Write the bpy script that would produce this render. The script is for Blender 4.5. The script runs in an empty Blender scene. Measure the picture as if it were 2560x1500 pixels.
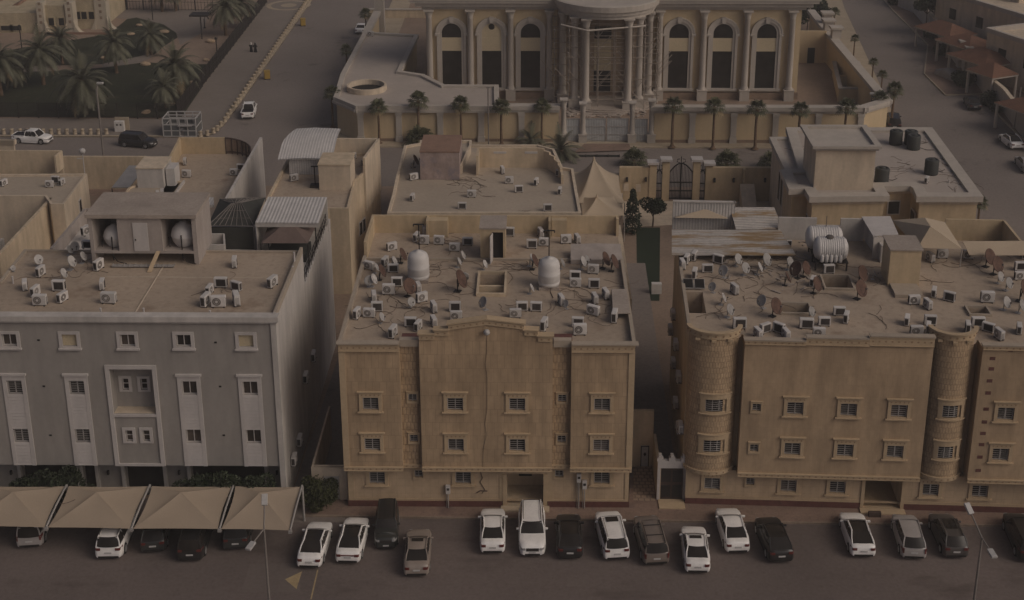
import bpy, math, random
from mathutils import Vector, Matrix
R = math.radians
rnd = random.Random(7)
scene = bpy.context.scene
COL = scene.collection

# ------------------------------------------------------------ camera model
F = 3396.0; TH = R(18.84); YAW = R(0.5); CH = 59.0; PX, PY = 1310, 350
fw = Vector((-math.sin(YAW)*math.cos(TH), math.cos(YAW)*math.cos(TH), -math.sin(TH)))
rt = Vector((math.cos(YAW), math.sin(YAW), 0))
upv = Vector((-math.sin(YAW)*math.sin(TH), math.cos(YAW)*math.sin(TH), math.cos(TH)))
K = 860/2520
RG = {1:(0,0),2:(850,0),3:(1700,0),4:(0,330),5:(850,330),6:(1700,330),7:(0,780),8:(850,780),9:(1700,780),10:(0,1100),11:(850,1100),12:(1700,1100)}
def q(r, x, y): return (RG[r][0]+x*K, RG[r][1]+y*K)
def ray(px, py): return fw + rt*((px-PX)/F) - upv*((py-PY)/F)
def at(p, z=0.0):                       # where a sight line meets the level z
    d = ray(*p); t = (z-CH)/d.z
    return Vector((d.x*t, d.y*t, z))
def onY(p, Y):                          # where a sight line meets the facade plane y = Y
    d = ray(*p); t = Y/d.y
    return Vector((d.x*t, Y, CH+d.z*t))
def A(r, x, y, z=0.0): return at(q(r, x, y), z)
def S(r, x, y, Y): return onY(q(r, x, y), Y)

cam_d = bpy.data.cameras.new('camera'); cam = bpy.data.objects.new('camera', cam_d); COL.objects.link(cam)
cam.location = (0, 0, CH); cam.rotation_euler = (R(90)-TH, 0, YAW)
cam_d.sensor_width = 36; cam_d.lens = 36*F/2560; cam_d.clip_end = 3000; cam_d.clip_start = 1
cam_d.shift_x = (1280-PX)/2560; cam_d.shift_y = (PY-750)/2560
scene.camera = cam

# ------------------------------------------------------------ mesh builder
class MB:
    def __init__(s): s.v=[]; s.f=[]; s.m=[]; s.s=[]
    def face(s, pts, m=0, sm=False):
        n=len(s.v); s.v += [tuple(p) for p in pts]; s.f.append(list(range(n, n+len(pts)))); s.m.append(m); s.s.append(sm); return s
    def grid(s, rows, m=0, sm=True, close=False):      # rows of equal length
        n=len(s.v); w=len(rows[0])
        for r in rows: s.v += [tuple(p) for p in r]
        for i in range(len(rows)-1):
            for j in range(w if close else w-1):
                k=(j+1)%w
                s.f.append([n+i*w+j, n+i*w+k, n+(i+1)*w+k, n+(i+1)*w+j]); s.m.append(m); s.s.append(sm)
        return s
    def ext(s, poly, vec, m=0, caps=True):
        vec=Vector(vec); a=[Vector(p) for p in poly]; b=[p+vec for p in a]; n=len(s.v); k=len(a)
        s.v += [tuple(p) for p in a+b]
        for i in range(k):
            j=(i+1)%k; s.f.append([n+i,n+j,n+k+j,n+k+i]); s.m.append(m); s.s.append(False)
        if caps:
            s.f.append([n+i for i in range(k)][::-1]); s.f.append([n+k+i for i in range(k)]); s.m += [m,m]; s.s += [False,False]
        return s
    def box(s, x0,x1,y0,y1,z0,z1, m=0):
        return s.ext([(x0,y0,z0),(x1,y0,z0),(x1,y1,z0),(x0,y1,z0)], (0,0,z1-z0), m)
    def bx(s, c, sx,sy,sz, rz=0, m=0):                  # base-centred box, turned about z
        ca,sa=math.cos(rz),math.sin(rz); P=[]
        for ux,uy in ((-.5,-.5),(.5,-.5),(.5,.5),(-.5,.5)):
            x,y=ux*sx,uy*sy; P.append((c[0]+x*ca-y*sa, c[1]+x*sa+y*ca, c[2]))
        return s.ext(P,(0,0,sz),m)
    def prism(s, poly, z0, z1, m=0): return s.ext([(p[0],p[1],z0) for p in poly], (0,0,z1-z0), m)
    def wallseg(s, a, b, z0, z1, t=.2, m=0):            # a straight wall of thickness t
        a=Vector((a[0],a[1],0)); b=Vector((b[0],b[1],0)); d=(b-a).normalized(); n=Vector((-d.y,d.x,0))*t/2
        return s.ext([(p.x,p.y,z0) for p in (a-n,b-n,b+n,a+n)], (0,0,z1-z0), m)
    def tube(s, pts, r, n=6, m=0, r1=None, cap=True):
        P=[Vector(p) for p in pts]; rows=[]
        for i,p in enumerate(P):
            d=(P[min(i+1,len(P)-1)]-P[max(i-1,0)])
            d = d.normalized() if d.length>1e-9 else Vector((0,0,1))
            a = Vector((0,0,1)) if abs(d.z)<.9 else Vector((1,0,0))
            u=d.cross(a).normalized(); w=d.cross(u)
            rr = r if r1 is None else r+(r1-r)*i/(len(P)-1)
            rows.append([p+u*rr*math.cos(2*math.pi*k/n)+w*rr*math.sin(2*math.pi*k/n) for k in range(n)])
        s.grid(rows,m,n>4,True)
        if cap: s.face(rows[0][::-1],m); s.face(rows[-1],m)
        return s
    def lathe(s, c, prof, n=16, m=0, sm=True, a0=0, a1=2*math.pi):
        full = abs(a1-a0-2*math.pi)<1e-6; k = n if full else n+1
        rows=[[(c[0]+r*math.cos(a0+(a1-a0)*i/n), c[1]+r*math.sin(a0+(a1-a0)*i/n), c[2]+z) for i in range(k)] for r,z in prof]
        return s.grid(rows,m,sm,full)
    def holes(s, us, vs, rects, fn, depth, m=0, mr=None):    # a sheet with rectangular openings and their reveals
        U=sorted(set(list(us)+[c for r in rects for c in (r[0],r[1])])); V=sorted(set(list(vs)+[c for r in rects for c in (r[2],r[3])]))
        for i in range(len(U)-1):
            for j in range(len(V)-1):
                cu,cv=(U[i]+U[i+1])/2,(V[j]+V[j+1])/2
                if any(r[0]<cu<r[1] and r[2]<cv<r[3] for r in rects): continue
                s.face([fn(U[i],V[j],0),fn(U[i+1],V[j],0),fn(U[i+1],V[j+1],0),fn(U[i],V[j+1],0)],m)
        for r in rects:
            c=[(r[0],r[2]),(r[1],r[2]),(r[1],r[3]),(r[0],r[3])]
            for k in range(4):
                a,b=c[k],c[(k+1)%4]
                s.face([fn(*a,0),fn(*b,0),fn(*b,depth),fn(*a,depth)], m if mr is None else mr)
        return s
    def mesh(s, name, mats):
        me=bpy.data.meshes.new(name); me.from_pydata(s.v,[],s.f)
        for x in (mats if isinstance(mats,(list,tuple)) else [mats]): me.materials.append(x)
        for p,mi,sm in zip(me.polygons,s.m,s.s): p.material_index=mi; p.use_smooth=sm
        return me
    def build(s, name, mats, parent=None, local=False, bevel=0, merge=False, seg=2):
        if s.f == []: return None
        me=s.mesh(name,mats)
        if parent is not None and not local: me.transform(wm(parent).inverted())
        o=bpy.data.objects.new(name,me); COL.objects.link(o)
        if parent is not None: o.parent=parent
        if merge: weld(me)
        if bevel:
            b=o.modifiers.new('bevel','BEVEL'); b.width=bevel; b.segments=seg; b.limit_method='ANGLE'
        return o
def weld(me):
    import bmesh
    b=bmesh.new(); b.from_mesh(me); bmesh.ops.remove_doubles(b,verts=b.verts,dist=.0005); bmesh.ops.recalc_face_normals(b,faces=b.faces); b.to_mesh(me); b.free()
def wm(o):
    m=o.matrix_basis.copy()
    while o.parent: o=o.parent; m=o.matrix_basis @ m
    return m
def tag(o, label, cat, group=None):
    o['label']=label; o['category']=cat
    if group: o['group']=group
    return o
def thing(name, label, cat, loc=(0,0,0), rz=0, group=None):
    o=bpy.data.objects.new(name,None); COL.objects.link(o); o.location=loc; o.rotation_euler=(0,0,rz); o.empty_display_size=.3
    return tag(o,label,cat,group)
def struct(mb, name, mats, kind='structure'):
    o=mb.build(name,mats); o['kind']=kind; return o
def kids(o): return [c for c in COL.objects if c.parent==o]
KID={}
def dup(root, loc, rz=0, label=None, sc=None, group=None, rot=None):
    r=root.copy(); COL.objects.link(r); r.location=loc; r.rotation_euler=rot or (0,0,rz)
    if sc: r.scale=(sc,sc,sc) if not isinstance(sc,tuple) else sc
    if label: r['label']=label
    if group: r['group']=group
    if root.name not in KID:
        KID[root.name]=[(c,kids(c)) for c in kids(root)]
    for c,g in KID[root.name]:
        d=c.copy(); COL.objects.link(d); d.parent=r
        for e in g:
            h=e.copy(); COL.objects.link(h); h.parent=d
    return r
used=set()
def place(root, loc, rz=0, label=None, sc=None, group=None, rot=None):   # the first call moves the original, later calls copy it
    if root.name in used: return dup(root,loc,rz,label,sc,group,rot)
    used.add(root.name); root.location=loc; root.rotation_euler=rot or (0,0,rz)
    if sc: root.scale=(sc,sc,sc) if not isinstance(sc,tuple) else sc
    if label: root['label']=label
    if group: root['group']=group
    return root

# ------------------------------------------------------------ materials
MATS={}
def M(name, col, rough=.85, var=.12, vs=.35, fine=.08, fs=6, bump=.0, bs=20, metal=0, spec=.3, streak=0, stain=None, joints=None, rndm=0, coat=0, corr=None, patch=None, spots=0):
    if name in MATS: return MATS[name]
    m=bpy.data.materials.new(name); m.use_nodes=True; nt=m.node_tree; N=nt.nodes; L=nt.links
    b=N['Principled BSDF']; b.inputs['Roughness'].default_value=rough; b.inputs['Metallic'].default_value=metal
    b.inputs['Specular IOR Level'].default_value=spec
    if coat: b.inputs['Coat Weight'].default_value=coat; b.inputs['Coat Roughness'].default_value=.12
    geo=N.new('ShaderNodeNewGeometry')
    tc=N.new('ShaderNodeTexCoord')
    pos = geo.outputs['Position']
    def noise(scale, det=4, vec=None, ro=.55):
        n=N.new('ShaderNodeTexNoise'); n.inputs['Scale'].default_value=scale; n.inputs['Detail'].default_value=det; n.inputs['Roughness'].default_value=ro
        L.new(vec or pos, n.inputs['Vector']); return n.outputs['Fac']
    def mr(fac,a,b2,lo=.3,hi=.7):
        r=N.new('ShaderNodeMapRange'); r.inputs[1].default_value=lo; r.inputs[2].default_value=hi; r.inputs[3].default_value=a; r.inputs[4].default_value=b2; L.new(fac,r.inputs[0]); return r.outputs[0]
    def mul(x,y):
        k=N.new('ShaderNodeMath'); k.operation='MULTIPLY'
        for i,t in ((0,x),(1,y)):
            if isinstance(t,(int,float)): k.inputs[i].default_value=t
            else: L.new(t,k.inputs[i])
        return k.outputs[0]
    v=mul(mr(noise(vs,5),1-var,1+var), mr(noise(fs,3),1-fine,1+fine))
    if streak:
        mp=N.new('ShaderNodeMapping'); mp.inputs['Scale'].default_value=(1.0,1.0,.22); L.new(pos,mp.inputs['Vector'])
        v=mul(v, mr(noise(1.2,4,mp.outputs[0]),1-streak,1+streak*.4,.35,.65))
    if spots:
        v=mul(v, mr(noise(2.2,6,None,.7),1-spots,1,.36,.47))
    if rndm:
        oi=N.new('ShaderNodeObjectInfo'); v=mul(v, mr(oi.outputs['Random'],1-rndm,1+rndm,0,1))
    hgt=None
    if joints or corr:
        sx=N.new('ShaderNodeSeparateXYZ'); L.new(tc.outputs['Object'],sx.inputs[0])
        ad=N.new('ShaderNodeMath'); ad.operation='ADD'; L.new(sx.outputs['X'],ad.inputs[0])
    if joints:
        L.new(sx.outputs['Y'],ad.inputs[1])
        flat = joints.get('flat',False)
        cb=N.new('ShaderNodeCombineXYZ')
        if flat: L.new(sx.outputs['X'],cb.inputs['X']); L.new(sx.outputs['Y'],cb.inputs['Y'])
        else: L.new(ad.outputs[0],cb.inputs['X']); L.new(sx.outputs['Z'],cb.inputs['Y'])
        bt=N.new('ShaderNodeTexBrick'); L.new(tc.outputs['UV'] if joints.get('uv') else cb.outputs[0],bt.inputs['Vector']); bt.inputs['Scale'].default_value=1
        bt.inputs['Brick Width'].default_value=joints['w']; bt.inputs['Row Height'].default_value=joints['h']; bt.inputs['Mortar Size'].default_value=joints.get('m',.012); bt.offset=joints.get('o',.5)
        bt.inputs['Color1'].default_value=(1,1,1,1); bt.inputs['Color2'].default_value=(joints.get('c2',.94),)*3+(1,); bt.inputs['Mortar'].default_value=(joints.get('d',.72),)*3+(1,)
        bt.inputs['Mortar Smooth'].default_value=.2
        rgb=N.new('ShaderNodeRGBToBW'); L.new(bt.outputs['Color'],rgb.inputs[0]); v=mul(v,rgb.outputs[0])
        if joints.get('b'):
            hgt=(rgb.outputs[0], joints['b'])
    if corr:                                               # ribbed sheet: (axis, spacing)
        w=N.new('ShaderNodeTexWave'); w.wave_type='BANDS'; w.bands_direction=corr[0]; w.inputs['Scale'].default_value=.314/corr[1]; L.new(tc.outputs['Object'],w.inputs['Vector'])
        v=mul(v, mr(w.outputs['Fac'],.80,1.04,0,1)); hgt=(w.outputs['Fac'],.5)
    cm=N.new('ShaderNodeMix'); cm.data_type='RGBA'; cm.blend_type='MULTIPLY'; cm.inputs[0].default_value=1
    cm.inputs[6].default_value=(*col,1)
    L.new(v,cm.inputs[7]); out=cm.outputs[2]
    if stain:                                              # (colour, threshold, scale)
        c2,th,sc=stain[:3]
        mp=N.new('ShaderNodeMapping'); mp.inputs['Scale'].default_value=stain[3] if len(stain)>3 else (1,1,1); L.new(pos,mp.inputs['Vector'])
        mx=N.new('ShaderNodeMix'); mx.data_type='RGBA'; L.new(mr(noise(sc,6,mp.outputs[0],.65),0,1,th,th+.12),mx.inputs[0]); L.new(out,mx.inputs[6]); mx.inputs[7].default_value=(*c2,1); out=mx.outputs[2]
    L.new(out,b.inputs['Base Color'])
    if bump or hgt:
        bp=N.new('ShaderNodeBump'); bp.inputs['Distance'].default_value=.05
        if hgt: L.new(hgt[0],bp.inputs['Height']); bp.inputs['Strength'].default_value=hgt[1]
        if bump:
            b2=N.new('ShaderNodeBump'); b2.inputs['Distance'].default_value=.05; b2.inputs['Strength'].default_value=bump; L.new(noise(bs,4),b2.inputs['Height'])
            if hgt: L.new(bp.outputs[0],b2.inputs['Normal'])
            L.new(b2.outputs[0],b.inputs['Normal'])
        else: L.new(bp.outputs[0],b.inputs['Normal'])
    MATS[name]=m; return m

m_asph=M('dusty_asphalt',(.205,.172,.15),.95,.14,.05,.08,3,.25,14,stain=((.10,.08,.07),.60,.16),spots=.14)
m_lot=M('parking_asphalt',(.15,.12,.107),.95,.16,.09,.1,4,.25,14,stain=((.105,.082,.072),.57,.20,(.5,1.3,1)),spots=.12)
m_patch=M('asphalt_patch',(.15,.122,.108),.95,.1,.2,.08,4,.2,14)
m_pave=M('pink_paving',(.24,.165,.125),.92,.16,.25,.08,5,.2,8,joints=dict(w=.4,h=.2,m=.012,d=.82,flat=True),spots=.2,stain=((.15,.10,.085),.58,.35))
m_plaza=M('plaza_paving',(.215,.18,.152),.92,.1,.08,.06,3,.1,8,joints=dict(w=1.2,h=.6,m=.02,d=.93,flat=True))
m_kerb=M('kerb_stone',(.37,.30,.215),.9,.1,.5,.06,4)
m_kerb2=M('dusty_kerb',(.25,.19,.145),.92,.2,.6,.1,4,spots=.2)
m_sand=M('sandy_ground',(.26,.19,.14),.95,.15,.15,.1,3,.3,6,spots=.12)
m_lawn=M('lawn_green',(.028,.03,.015),.95,.25,.25,.2,4,.6,10,stain=((.10,.075,.045),.60,.18))
m_turf=M('artificial_turf',(.020,.030,.016),.95,.1,.4,.1,6,.4,20)
m_roof=M('roof_screed',(.385,.305,.23),.92,.10,.18,.06,2.5,.15,6,spots=.16,stain=((.27,.20,.145),.57,.30),streak=0)
m_roof2=M('roof_screed_pale',(.38,.315,.245),.92,.09,.15,.05,2.5,.1,6,spots=.08)
m_roofw=M('villa_roof_white',(.39,.335,.29),.9,.08,.2,.05,2,stain=((.3,.25,.2),.63,.5))
m_tan=M('tan_stone_cladding',(.44,.315,.195),.85,.10,.25,.05,3,.1,10,streak=.20,joints=dict(w=.5,h=1.1,m=.016,d=.70,c2=.90,b=.3))
m_tan2=M('tan_stone_ground_floor',(.50,.37,.24),.85,.10,.25,.05,3,.1,10,streak=.10,joints=dict(w=.62,h=.62,m=.012,d=.80,c2=.95,o=0,b=.2))
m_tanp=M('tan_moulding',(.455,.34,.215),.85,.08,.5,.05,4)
m_tandot=M('moulding_dot_stone',(.30,.20,.12),.9,.05)  # darker stone of the small squares on the mouldings
m_rough=M('split_face_stone',(.47,.335,.205),.9,.16,1.5,.12,5,.9,3.2,joints=dict(w=.27,h=.62,m=.035,d=.68,c2=.88,b=1.0))
m_rough2=M('split_face_columns',(.46,.33,.205),.9,.14,1.5,.12,5,.6,5,joints=dict(w=.21,h=.44,m=.035,d=.74,c2=.9,b=1.0,uv=True))
m_tanR=M('tan_stone_cladding_right',(.43,.31,.195),.85,.10,.25,.05,3,.1,10,streak=.18,joints=dict(w=.36,h=.9,m=.01,d=.84,c2=.96,b=.2))
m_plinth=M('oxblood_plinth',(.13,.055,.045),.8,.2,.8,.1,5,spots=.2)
m_grey=M('grey_render',(.312,.284,.255),.9,.06,.2,.03,3,.08,12,streak=.10)
m_white=M('white_trim',(.50,.46,.43),.75,.06,.4,.04,4,streak=.08)
m_whitew=M('white_render',(.50,.46,.42),.85,.07,.3,.04,4,streak=.14)
m_beige=M('beige_render',(.54,.43,.30),.9,.10,.25,.05,3,.1,10,streak=.16)
m_beige2=M('pale_beige_render',(.56,.46,.345),.9,.10,.25,.05,3,.1,10,streak=.14)
m_yel=M('yellow_render',(.50,.385,.245),.9,.09,.25,.05,3,.08,10,streak=.14)
m_pal=M('palace_ochre',(.53,.41,.255),.85,.06,.2,.03,3,streak=.06)
m_palc=M('palace_cream_stone',(.44,.39,.335),.8,.07,.3,.05,4,streak=.06)
m_palin=M('palace_blind_panel',(.50,.41,.27),.8,.05)
m_glass=M('dark_glass',(.026,.022,.019),.22,.3,.8,0,4,spec=.28)
m_glass2=M('curtained_glass',(.07,.055,.045),.25,.5,.8,.1,4,spec=.5,rndm=.5)
m_black=M('black_metal',(.02,.017,.016),.5,.1,1)
m_iron=M('dark_iron',(.03,.025,.022),.6,.1,1)
m_dark=M('dark_opening',(.02,.017,.015),.95,.1,1)
m_glass3=M('reflecting_glass',(.05,.05,.05),.2,.6,.9,.1,4,spec=.4,rndm=.5)
m_cable=M('cable_dark',(.13,.095,.07),.8,.3,3)
m_acw=M('ac_white',(.54,.505,.47),.55,.08,2,.05,9,rndm=.10)
m_acg=M('ac_grille',(.14,.12,.105),.7,.15,3,rndm=.3)
m_acc=M('ac_coil',(.05,.042,.038),.7,.2,3,rndm=.4)
m_tank=M('tank_white',(.56,.53,.50),.5,.05,1,.03,6)
m_tankg=M('tank_dark_grey',(.045,.046,.042),.6,.1,1)
m_rust=M('rusty_dish',(.105,.06,.044),.8,.25,2,.15,8)
m_dishw=M('dish_white',(.42,.395,.37),.55,.08,2,rndm=.15)
m_dishg=M('dish_grey',(.33,.31,.29),.6,.1,2,rndm=.15)
m_steel=M('galvanised_steel',(.38,.355,.33),.5,.1,1,metal=.3)
m_gatew=M('gate_sheet_steel',(.42,.42,.41),.6,.12,.6,.06,5,corr=('X',.22),streak=.15)
m_corrw=M('white_corrugated',(.56,.53,.50),.55,.08,.8,corr=('X',.30),)
m_corry=M('white_shed_ribs',(.50,.47,.44),.6,.08,.8,corr=('X',.25))
m_rustsheet=M('rusty_sheet',(.46,.42,.38),.7,.1,.6,.1,5,corr=('Y',.33),stain=((.27,.18,.09),.47,.9,(.22,1.3,1)),spots=.15)
m_fabric=M('canopy_fabric',(.365,.29,.215),.9,.05,.3,.04,10,streak=.0)
m_tent=M('tent_fabric',(.43,.345,.25),.9,.08,.3,.04,8)
m_concrete=M('raw_concrete',(.34,.285,.24),.92,.14,.5,.1,5,.3,8)
m_conc_w=M('painted_concrete',(.36,.31,.275),.9,.08,.4,.05,4,streak=.12)
m_tile=M('terracotta_tile',(.19,.095,.06),.8,.15,1,.1,5,joints=dict(w=.3,h=.35,m=.03,d=.65,flat=True,b=.6))
m_redbrick=M('painted_brick_side',(.35,.27,.24),.9,.2,.8,.1,5,stain=((.24,.20,.21),.5,.6),streak=.15)
m_redtop=M('red_oxide',(.25,.155,.11),.9,.15,.8)
m_brown=M('weathered_brown',(.24,.17,.12),.9,.2,.8)
m_wood=M('dark_wood',(.07,.045,.035),.7,.2,2)
m_leaf=M('shrub_leaf',(.055,.06,.022),.6,.35,1.5,.2,6,rndm=.15)
m_leafd=M('dark_shrub_leaf',(.024,.032,.014),.6,.35,1.5,.2,6,rndm=.15)
m_palm=M('date_palm_frond',(.105,.102,.066),.6,.3,.8,.2,5,rndm=.15)
m_palmdry=M('dry_palm_frond',(.24,.18,.10),.8,.2,1)
m_fan=M('fan_palm_leaf',(.080,.082,.040),.55,.3,1.2,.2,5,rndm=.12)
m_trunk=M('palm_trunk',(.14,.09,.055),.95,.25,2,.2,8,.6,12)
m_bark=M('tree_bark',(.10,.07,.05),.95,.2,2)
m_tyre=M('tyre_rubber',(.022,.02,.019),.85,.1,3)
m_rim=M('alloy_rim',(.32,.31,.30),.35,.05,1,metal=.6)
m_red=M('tail_lamp_red',(.12,.02,.016),.3,.05,2,spec=.5)
m_lamp=M('head_lamp_clear',(.36,.35,.34),.2,.05,2,spec=.6)
m_plate=M('number_plate',(.5,.48,.46),.5,.03,2)
m_chrome=M('chrome_trim',(.5,.49,.48),.2,.05,2,metal=.9)
m_yellow=M('bin_yellow',(.34,.22,.045),.6,.08,1)
m_paint_y=M('faded_yellow_paint',(.36,.27,.15),.9,.15,1.5,.1,6)
m_cloth=M('abaya_black',(.014,.012,.012),.9,.1,3)
m_clothw=M('headscarf_white',(.55,.5,.46),.9,.05,3)
m_skin=M('skin',(.30,.18,.12),.6,.05,3)
m_pole=M('lamp_post_grey',(.20,.175,.155),.6,.1,1)
m_polew=M('lamp_head_white',(.41,.39,.37),.5,.04,1)
m_gazebo=M('gazebo_brown',(.14,.10,.085),.8,.12,.8)
m_mesh=M('shade_net_dark',(.045,.045,.04),.9,.15,1)
m_boulder=M('boulder_stone',(.40,.29,.19),.95,.2,1.5,.1,5,.4,6)
m_cover=M('car_cover_grey',(.27,.25,.235),.7,.12,1,.06,6)
m_checker=M('checker_tiles',(.30,.22,.16),.8,.1,1,joints=dict(w=.45,h=.45,m=.06,d=.6,flat=True,o=.5))

# ------------------------------------------------------------ light
w=bpy.data.worlds.new('World'); scene.world=w; w.use_nodes=True
nt=w.node_tree; bg=nt.nodes['Background']; sky=nt.nodes.new('ShaderNodeTexSky'); sky.sky_type='NISHITA'
SUN_EL=R(39); LD=Vector((-math.cos(R(28)), math.sin(R(28)),0))      # light travels to the left and a little away
sky.sun_disc=False; sky.sun_elevation=SUN_EL; sky.air_density=.35; sky.dust_density=8.0; sky.ozone_density=.1; sky.altitude=600
src=-LD; sky.sun_rotation=math.atan2(src.x,src.y)
nt.links.new(sky.outputs[0],bg.inputs[0]); bg.inputs[1].default_value=.15
sl=bpy.data.lights.new('sun','SUN'); so=bpy.data.objects.new('sun',sl); COL.objects.link(so)
sl.energy=1.05; sl.angle=R(38); sl.color=(1,.90,.77)
d=Vector((LD.x*math.cos(SUN_EL),LD.y*math.cos(SUN_EL),-math.sin(SUN_EL)))
so.rotation_euler=d.to_track_quat('-Z','Y').to_euler(); so.location=(60,-40,80)
scene.view_settings.view_transform='Standard'; scene.view_settings.look='None'; scene.view_settings.gamma=1
scene.view_settings.exposure=-1.30
# ------------------------------------------------------------ windows
WM={}
def cached(key, mb, mats, merge=False):
    if key not in WM: WM[key]=mb().mesh(key.split('|')[0], mats)
    return WM[key]
def put(name, me, parent, loc=(0,0,0), rz=0):
    o=bpy.data.objects.new(name,me); COL.objects.link(o); o.parent=parent; o.location=loc; o.rotation_euler=(0,0,rz); return o
def frm(w,h,t,y0,y1,mid=True,horiz=False):
    def f():
        b=MB(); a=w/2; c=h/2
        b.box(-a,-a+t,y0,y1,-c,c); b.box(a-t,a,y0,y1,-c,c); b.box(-a+t,a-t,y0,y1,c-t,c); b.box(-a+t,a-t,y0,y1,-c,-c+t)
        if mid: b.box(-t/2,t/2,y0+.004,y1-.004,-c+t,c-t)
        if horiz: b.box(-a+t,a-t,y0+.006,y1-.006,-t/2,t/2)
        return b
    return f
def pane(w,h,y):
    return lambda: MB().box(-w/2,w/2,y,y+.02,-h/2,h/2)
def tan_surround(W,Hh,w,h,small):
    def f():
        b=MB(); a=w/2; c=h/2; A2=W/2; d=-.09
        if small:
            b.box(-A2,-a,d,0.01,-c-.18,c+.16); b.box(a,A2,d,.01,-c-.18,c+.16); b.box(-a,a,d,.01,c,c+.16); b.box(-a,a,d,.01,-c-.18,-c); b.box(-A2-.03,A2+.03,d-.06,.01,c+.16,c+.2)
            return b
        top=c+.42; bot=-c-.14
        b.box(-A2+.10,-a,d,.01,bot,c); b.box(a,A2-.10,d,.01,bot,c)
        b.box(-A2+.10,A2-.10,d,.01,c,top)
        b.box(-A2-.03,A2+.03,d-.10,.01,top,top+.07); b.box(-A2+.04,A2-.04,d-.05,.01,top-.06,top)
        b.box(-A2-.02,A2+.02,d-.10,.01,bot-.08,bot)
        b.box(-a,a,d+.02,.01,bot,-c)
        n=5
        for i in range(n):
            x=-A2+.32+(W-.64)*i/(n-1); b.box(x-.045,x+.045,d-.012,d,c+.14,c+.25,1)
        return b
    return f
def grille(w,h,n,vert=1):
    def f():
        b=MB()
        for i in range(n):
            z=-h/2+h*(i+.5)/n; b.box(-w/2,w/2,.02,.045,z-.014,z+.014)
        for i in range(vert):
            x=-w/2+w*(i+1)/(vert+1); b.box(x-.02,x+.02,.012,.02,-h/2,h/2)
        return b
    return f
wrnd=random.Random(77)
def tan_window(parent, x,y,z, small=False, curtain=False, rz=0):
    curtain=wrnd.choice((0,0,0,1,2))
    w,h,W = (.62,.62,.86) if small else (1.16,1.02,1.86)
    k='s' if small else 'l'
    o=put('window', cached('window|'+k, tan_surround(W,0,w,h,small),[m_tanp,m_tandot]), parent,(x,y,z),rz)
    put('pane', cached('pane|%s%d'%(k,curtain), pane(w-.04,h-.04,.2), (m_glass,m_glass2,m_glass3)[curtain]), o)
    put('frame', cached('frame|'+k, frm(w,h,.055,.13,.19,not small), m_white), o)
    put('grille', cached('grille|'+k, grille(w,h,4 if small else 6), m_steel), o)
    return o
def band(mb, x0,x1,y,z0,z1,step=.45,proud=.12,lip=True):
    mb.box(x0,x1,y-proud,y-.002,z0,z1)
    if lip:
        mb.box(x0-.02,x1+.02,y-proud-.05,y-proud,z1-.09,z1); mb.box(x0-.02,x1+.02,y-proud-.03,y-proud,z0,z0+.06)
    n=max(1,int((x1-x0)/step)); zm=(z0+z1)/2
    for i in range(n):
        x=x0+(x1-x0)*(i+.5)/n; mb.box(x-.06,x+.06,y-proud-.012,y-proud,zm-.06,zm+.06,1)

# ------------------------------------------------------------ setting: ground sheets
def sheet(name, pts, z, mat, kind='structure'):
    mb=MB(); mb.face([(p[0],p[1],z) for p in pts]); return struct(mb,name,mat,kind)
def slab(name, pts, z0,z1, mat):
    mb=MB(); mb.prism(pts,z0,z1); return struct(mb,name,mat)
g=MB(); g.face([(-900,-60,-.02),(900,-60,-.02),(900,1500,-.02),(-900,1500,-.02)]); struct(g,'ground',m_sand)
YG=at((1200,1265),.15).y; YU=YG-.75
sheet('parking_lot',[(-120,YG-40),(120,YG-40),(120,YG+1),(-120,YG+1)],0,m_lot)
kf=A(11,900,562,.0).y
slab('pavement',[(-17.0,kf),(60,kf-1.2),(60,YG+4),(-17.0,YG+4)],.0,.13,m_pave)
bm_=MB(); bm_.prism([(-17.0,kf-.16),(60,kf-1.36),(60,kf-1.203),(-17.0,kf-.003)],0,.15); struct(bm_,'kerb',m_kerb2)
for i,(pts) in enumerate([[(1835,905),(2200,900),(2200,1115),(1765,1115)]]):
    sheet('asphalt_patch',[A(10,*p) for p in pts],.004,m_patch)
sheet('drain_cover_marking',[A(11,1665,1020),A(11,1820,1020),A(11,1825,1072),A(11,1660,1072)],.004,m_patch)
mk=MB(); mk.face([A(10,2088,1020,.008),A(10,2213,962,.008),A(10,2172,1092,.008)]); o=mk.build('road_arrow',m_paint_y); tag(o,'faded yellow triangle painted on the parking asphalt','road marking')
mk=MB()
for i in range(9):
    a=A(10,2325-5.5*i,962+24*i,.004); mk.bx((a.x,a.y,a.z),.10,.35,.004)
o=mk.build('dashed_line',m_paint_y); tag(o,'dashed yellow line painted on the parking asphalt beside the triangle','road marking')

# ------------------------------------------------------------ tan apartment block in the middle
def Xc(zx,zy,r=8): return S(r,zx,zy,YU).x
XL=Xc(8,650); XR=Xc(2150,650)
zb=S(8,1000,1163,YU).z; zt=S(8,200,222,YU).z; ZR=zt-.44
ybk=A(5,1000,742,ZR).y; ystep=A(5,1000,942,ZR).y
cb=thing('apartment_building','tan stone apartment block with stepped gable parapet, in the middle of the front row','building',((XL+XR)/2,YG,0))
xs=[XL,Xc(445,650),Xc(590,650),Xc(1556,650),Xc(1692,650),XR]
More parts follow.
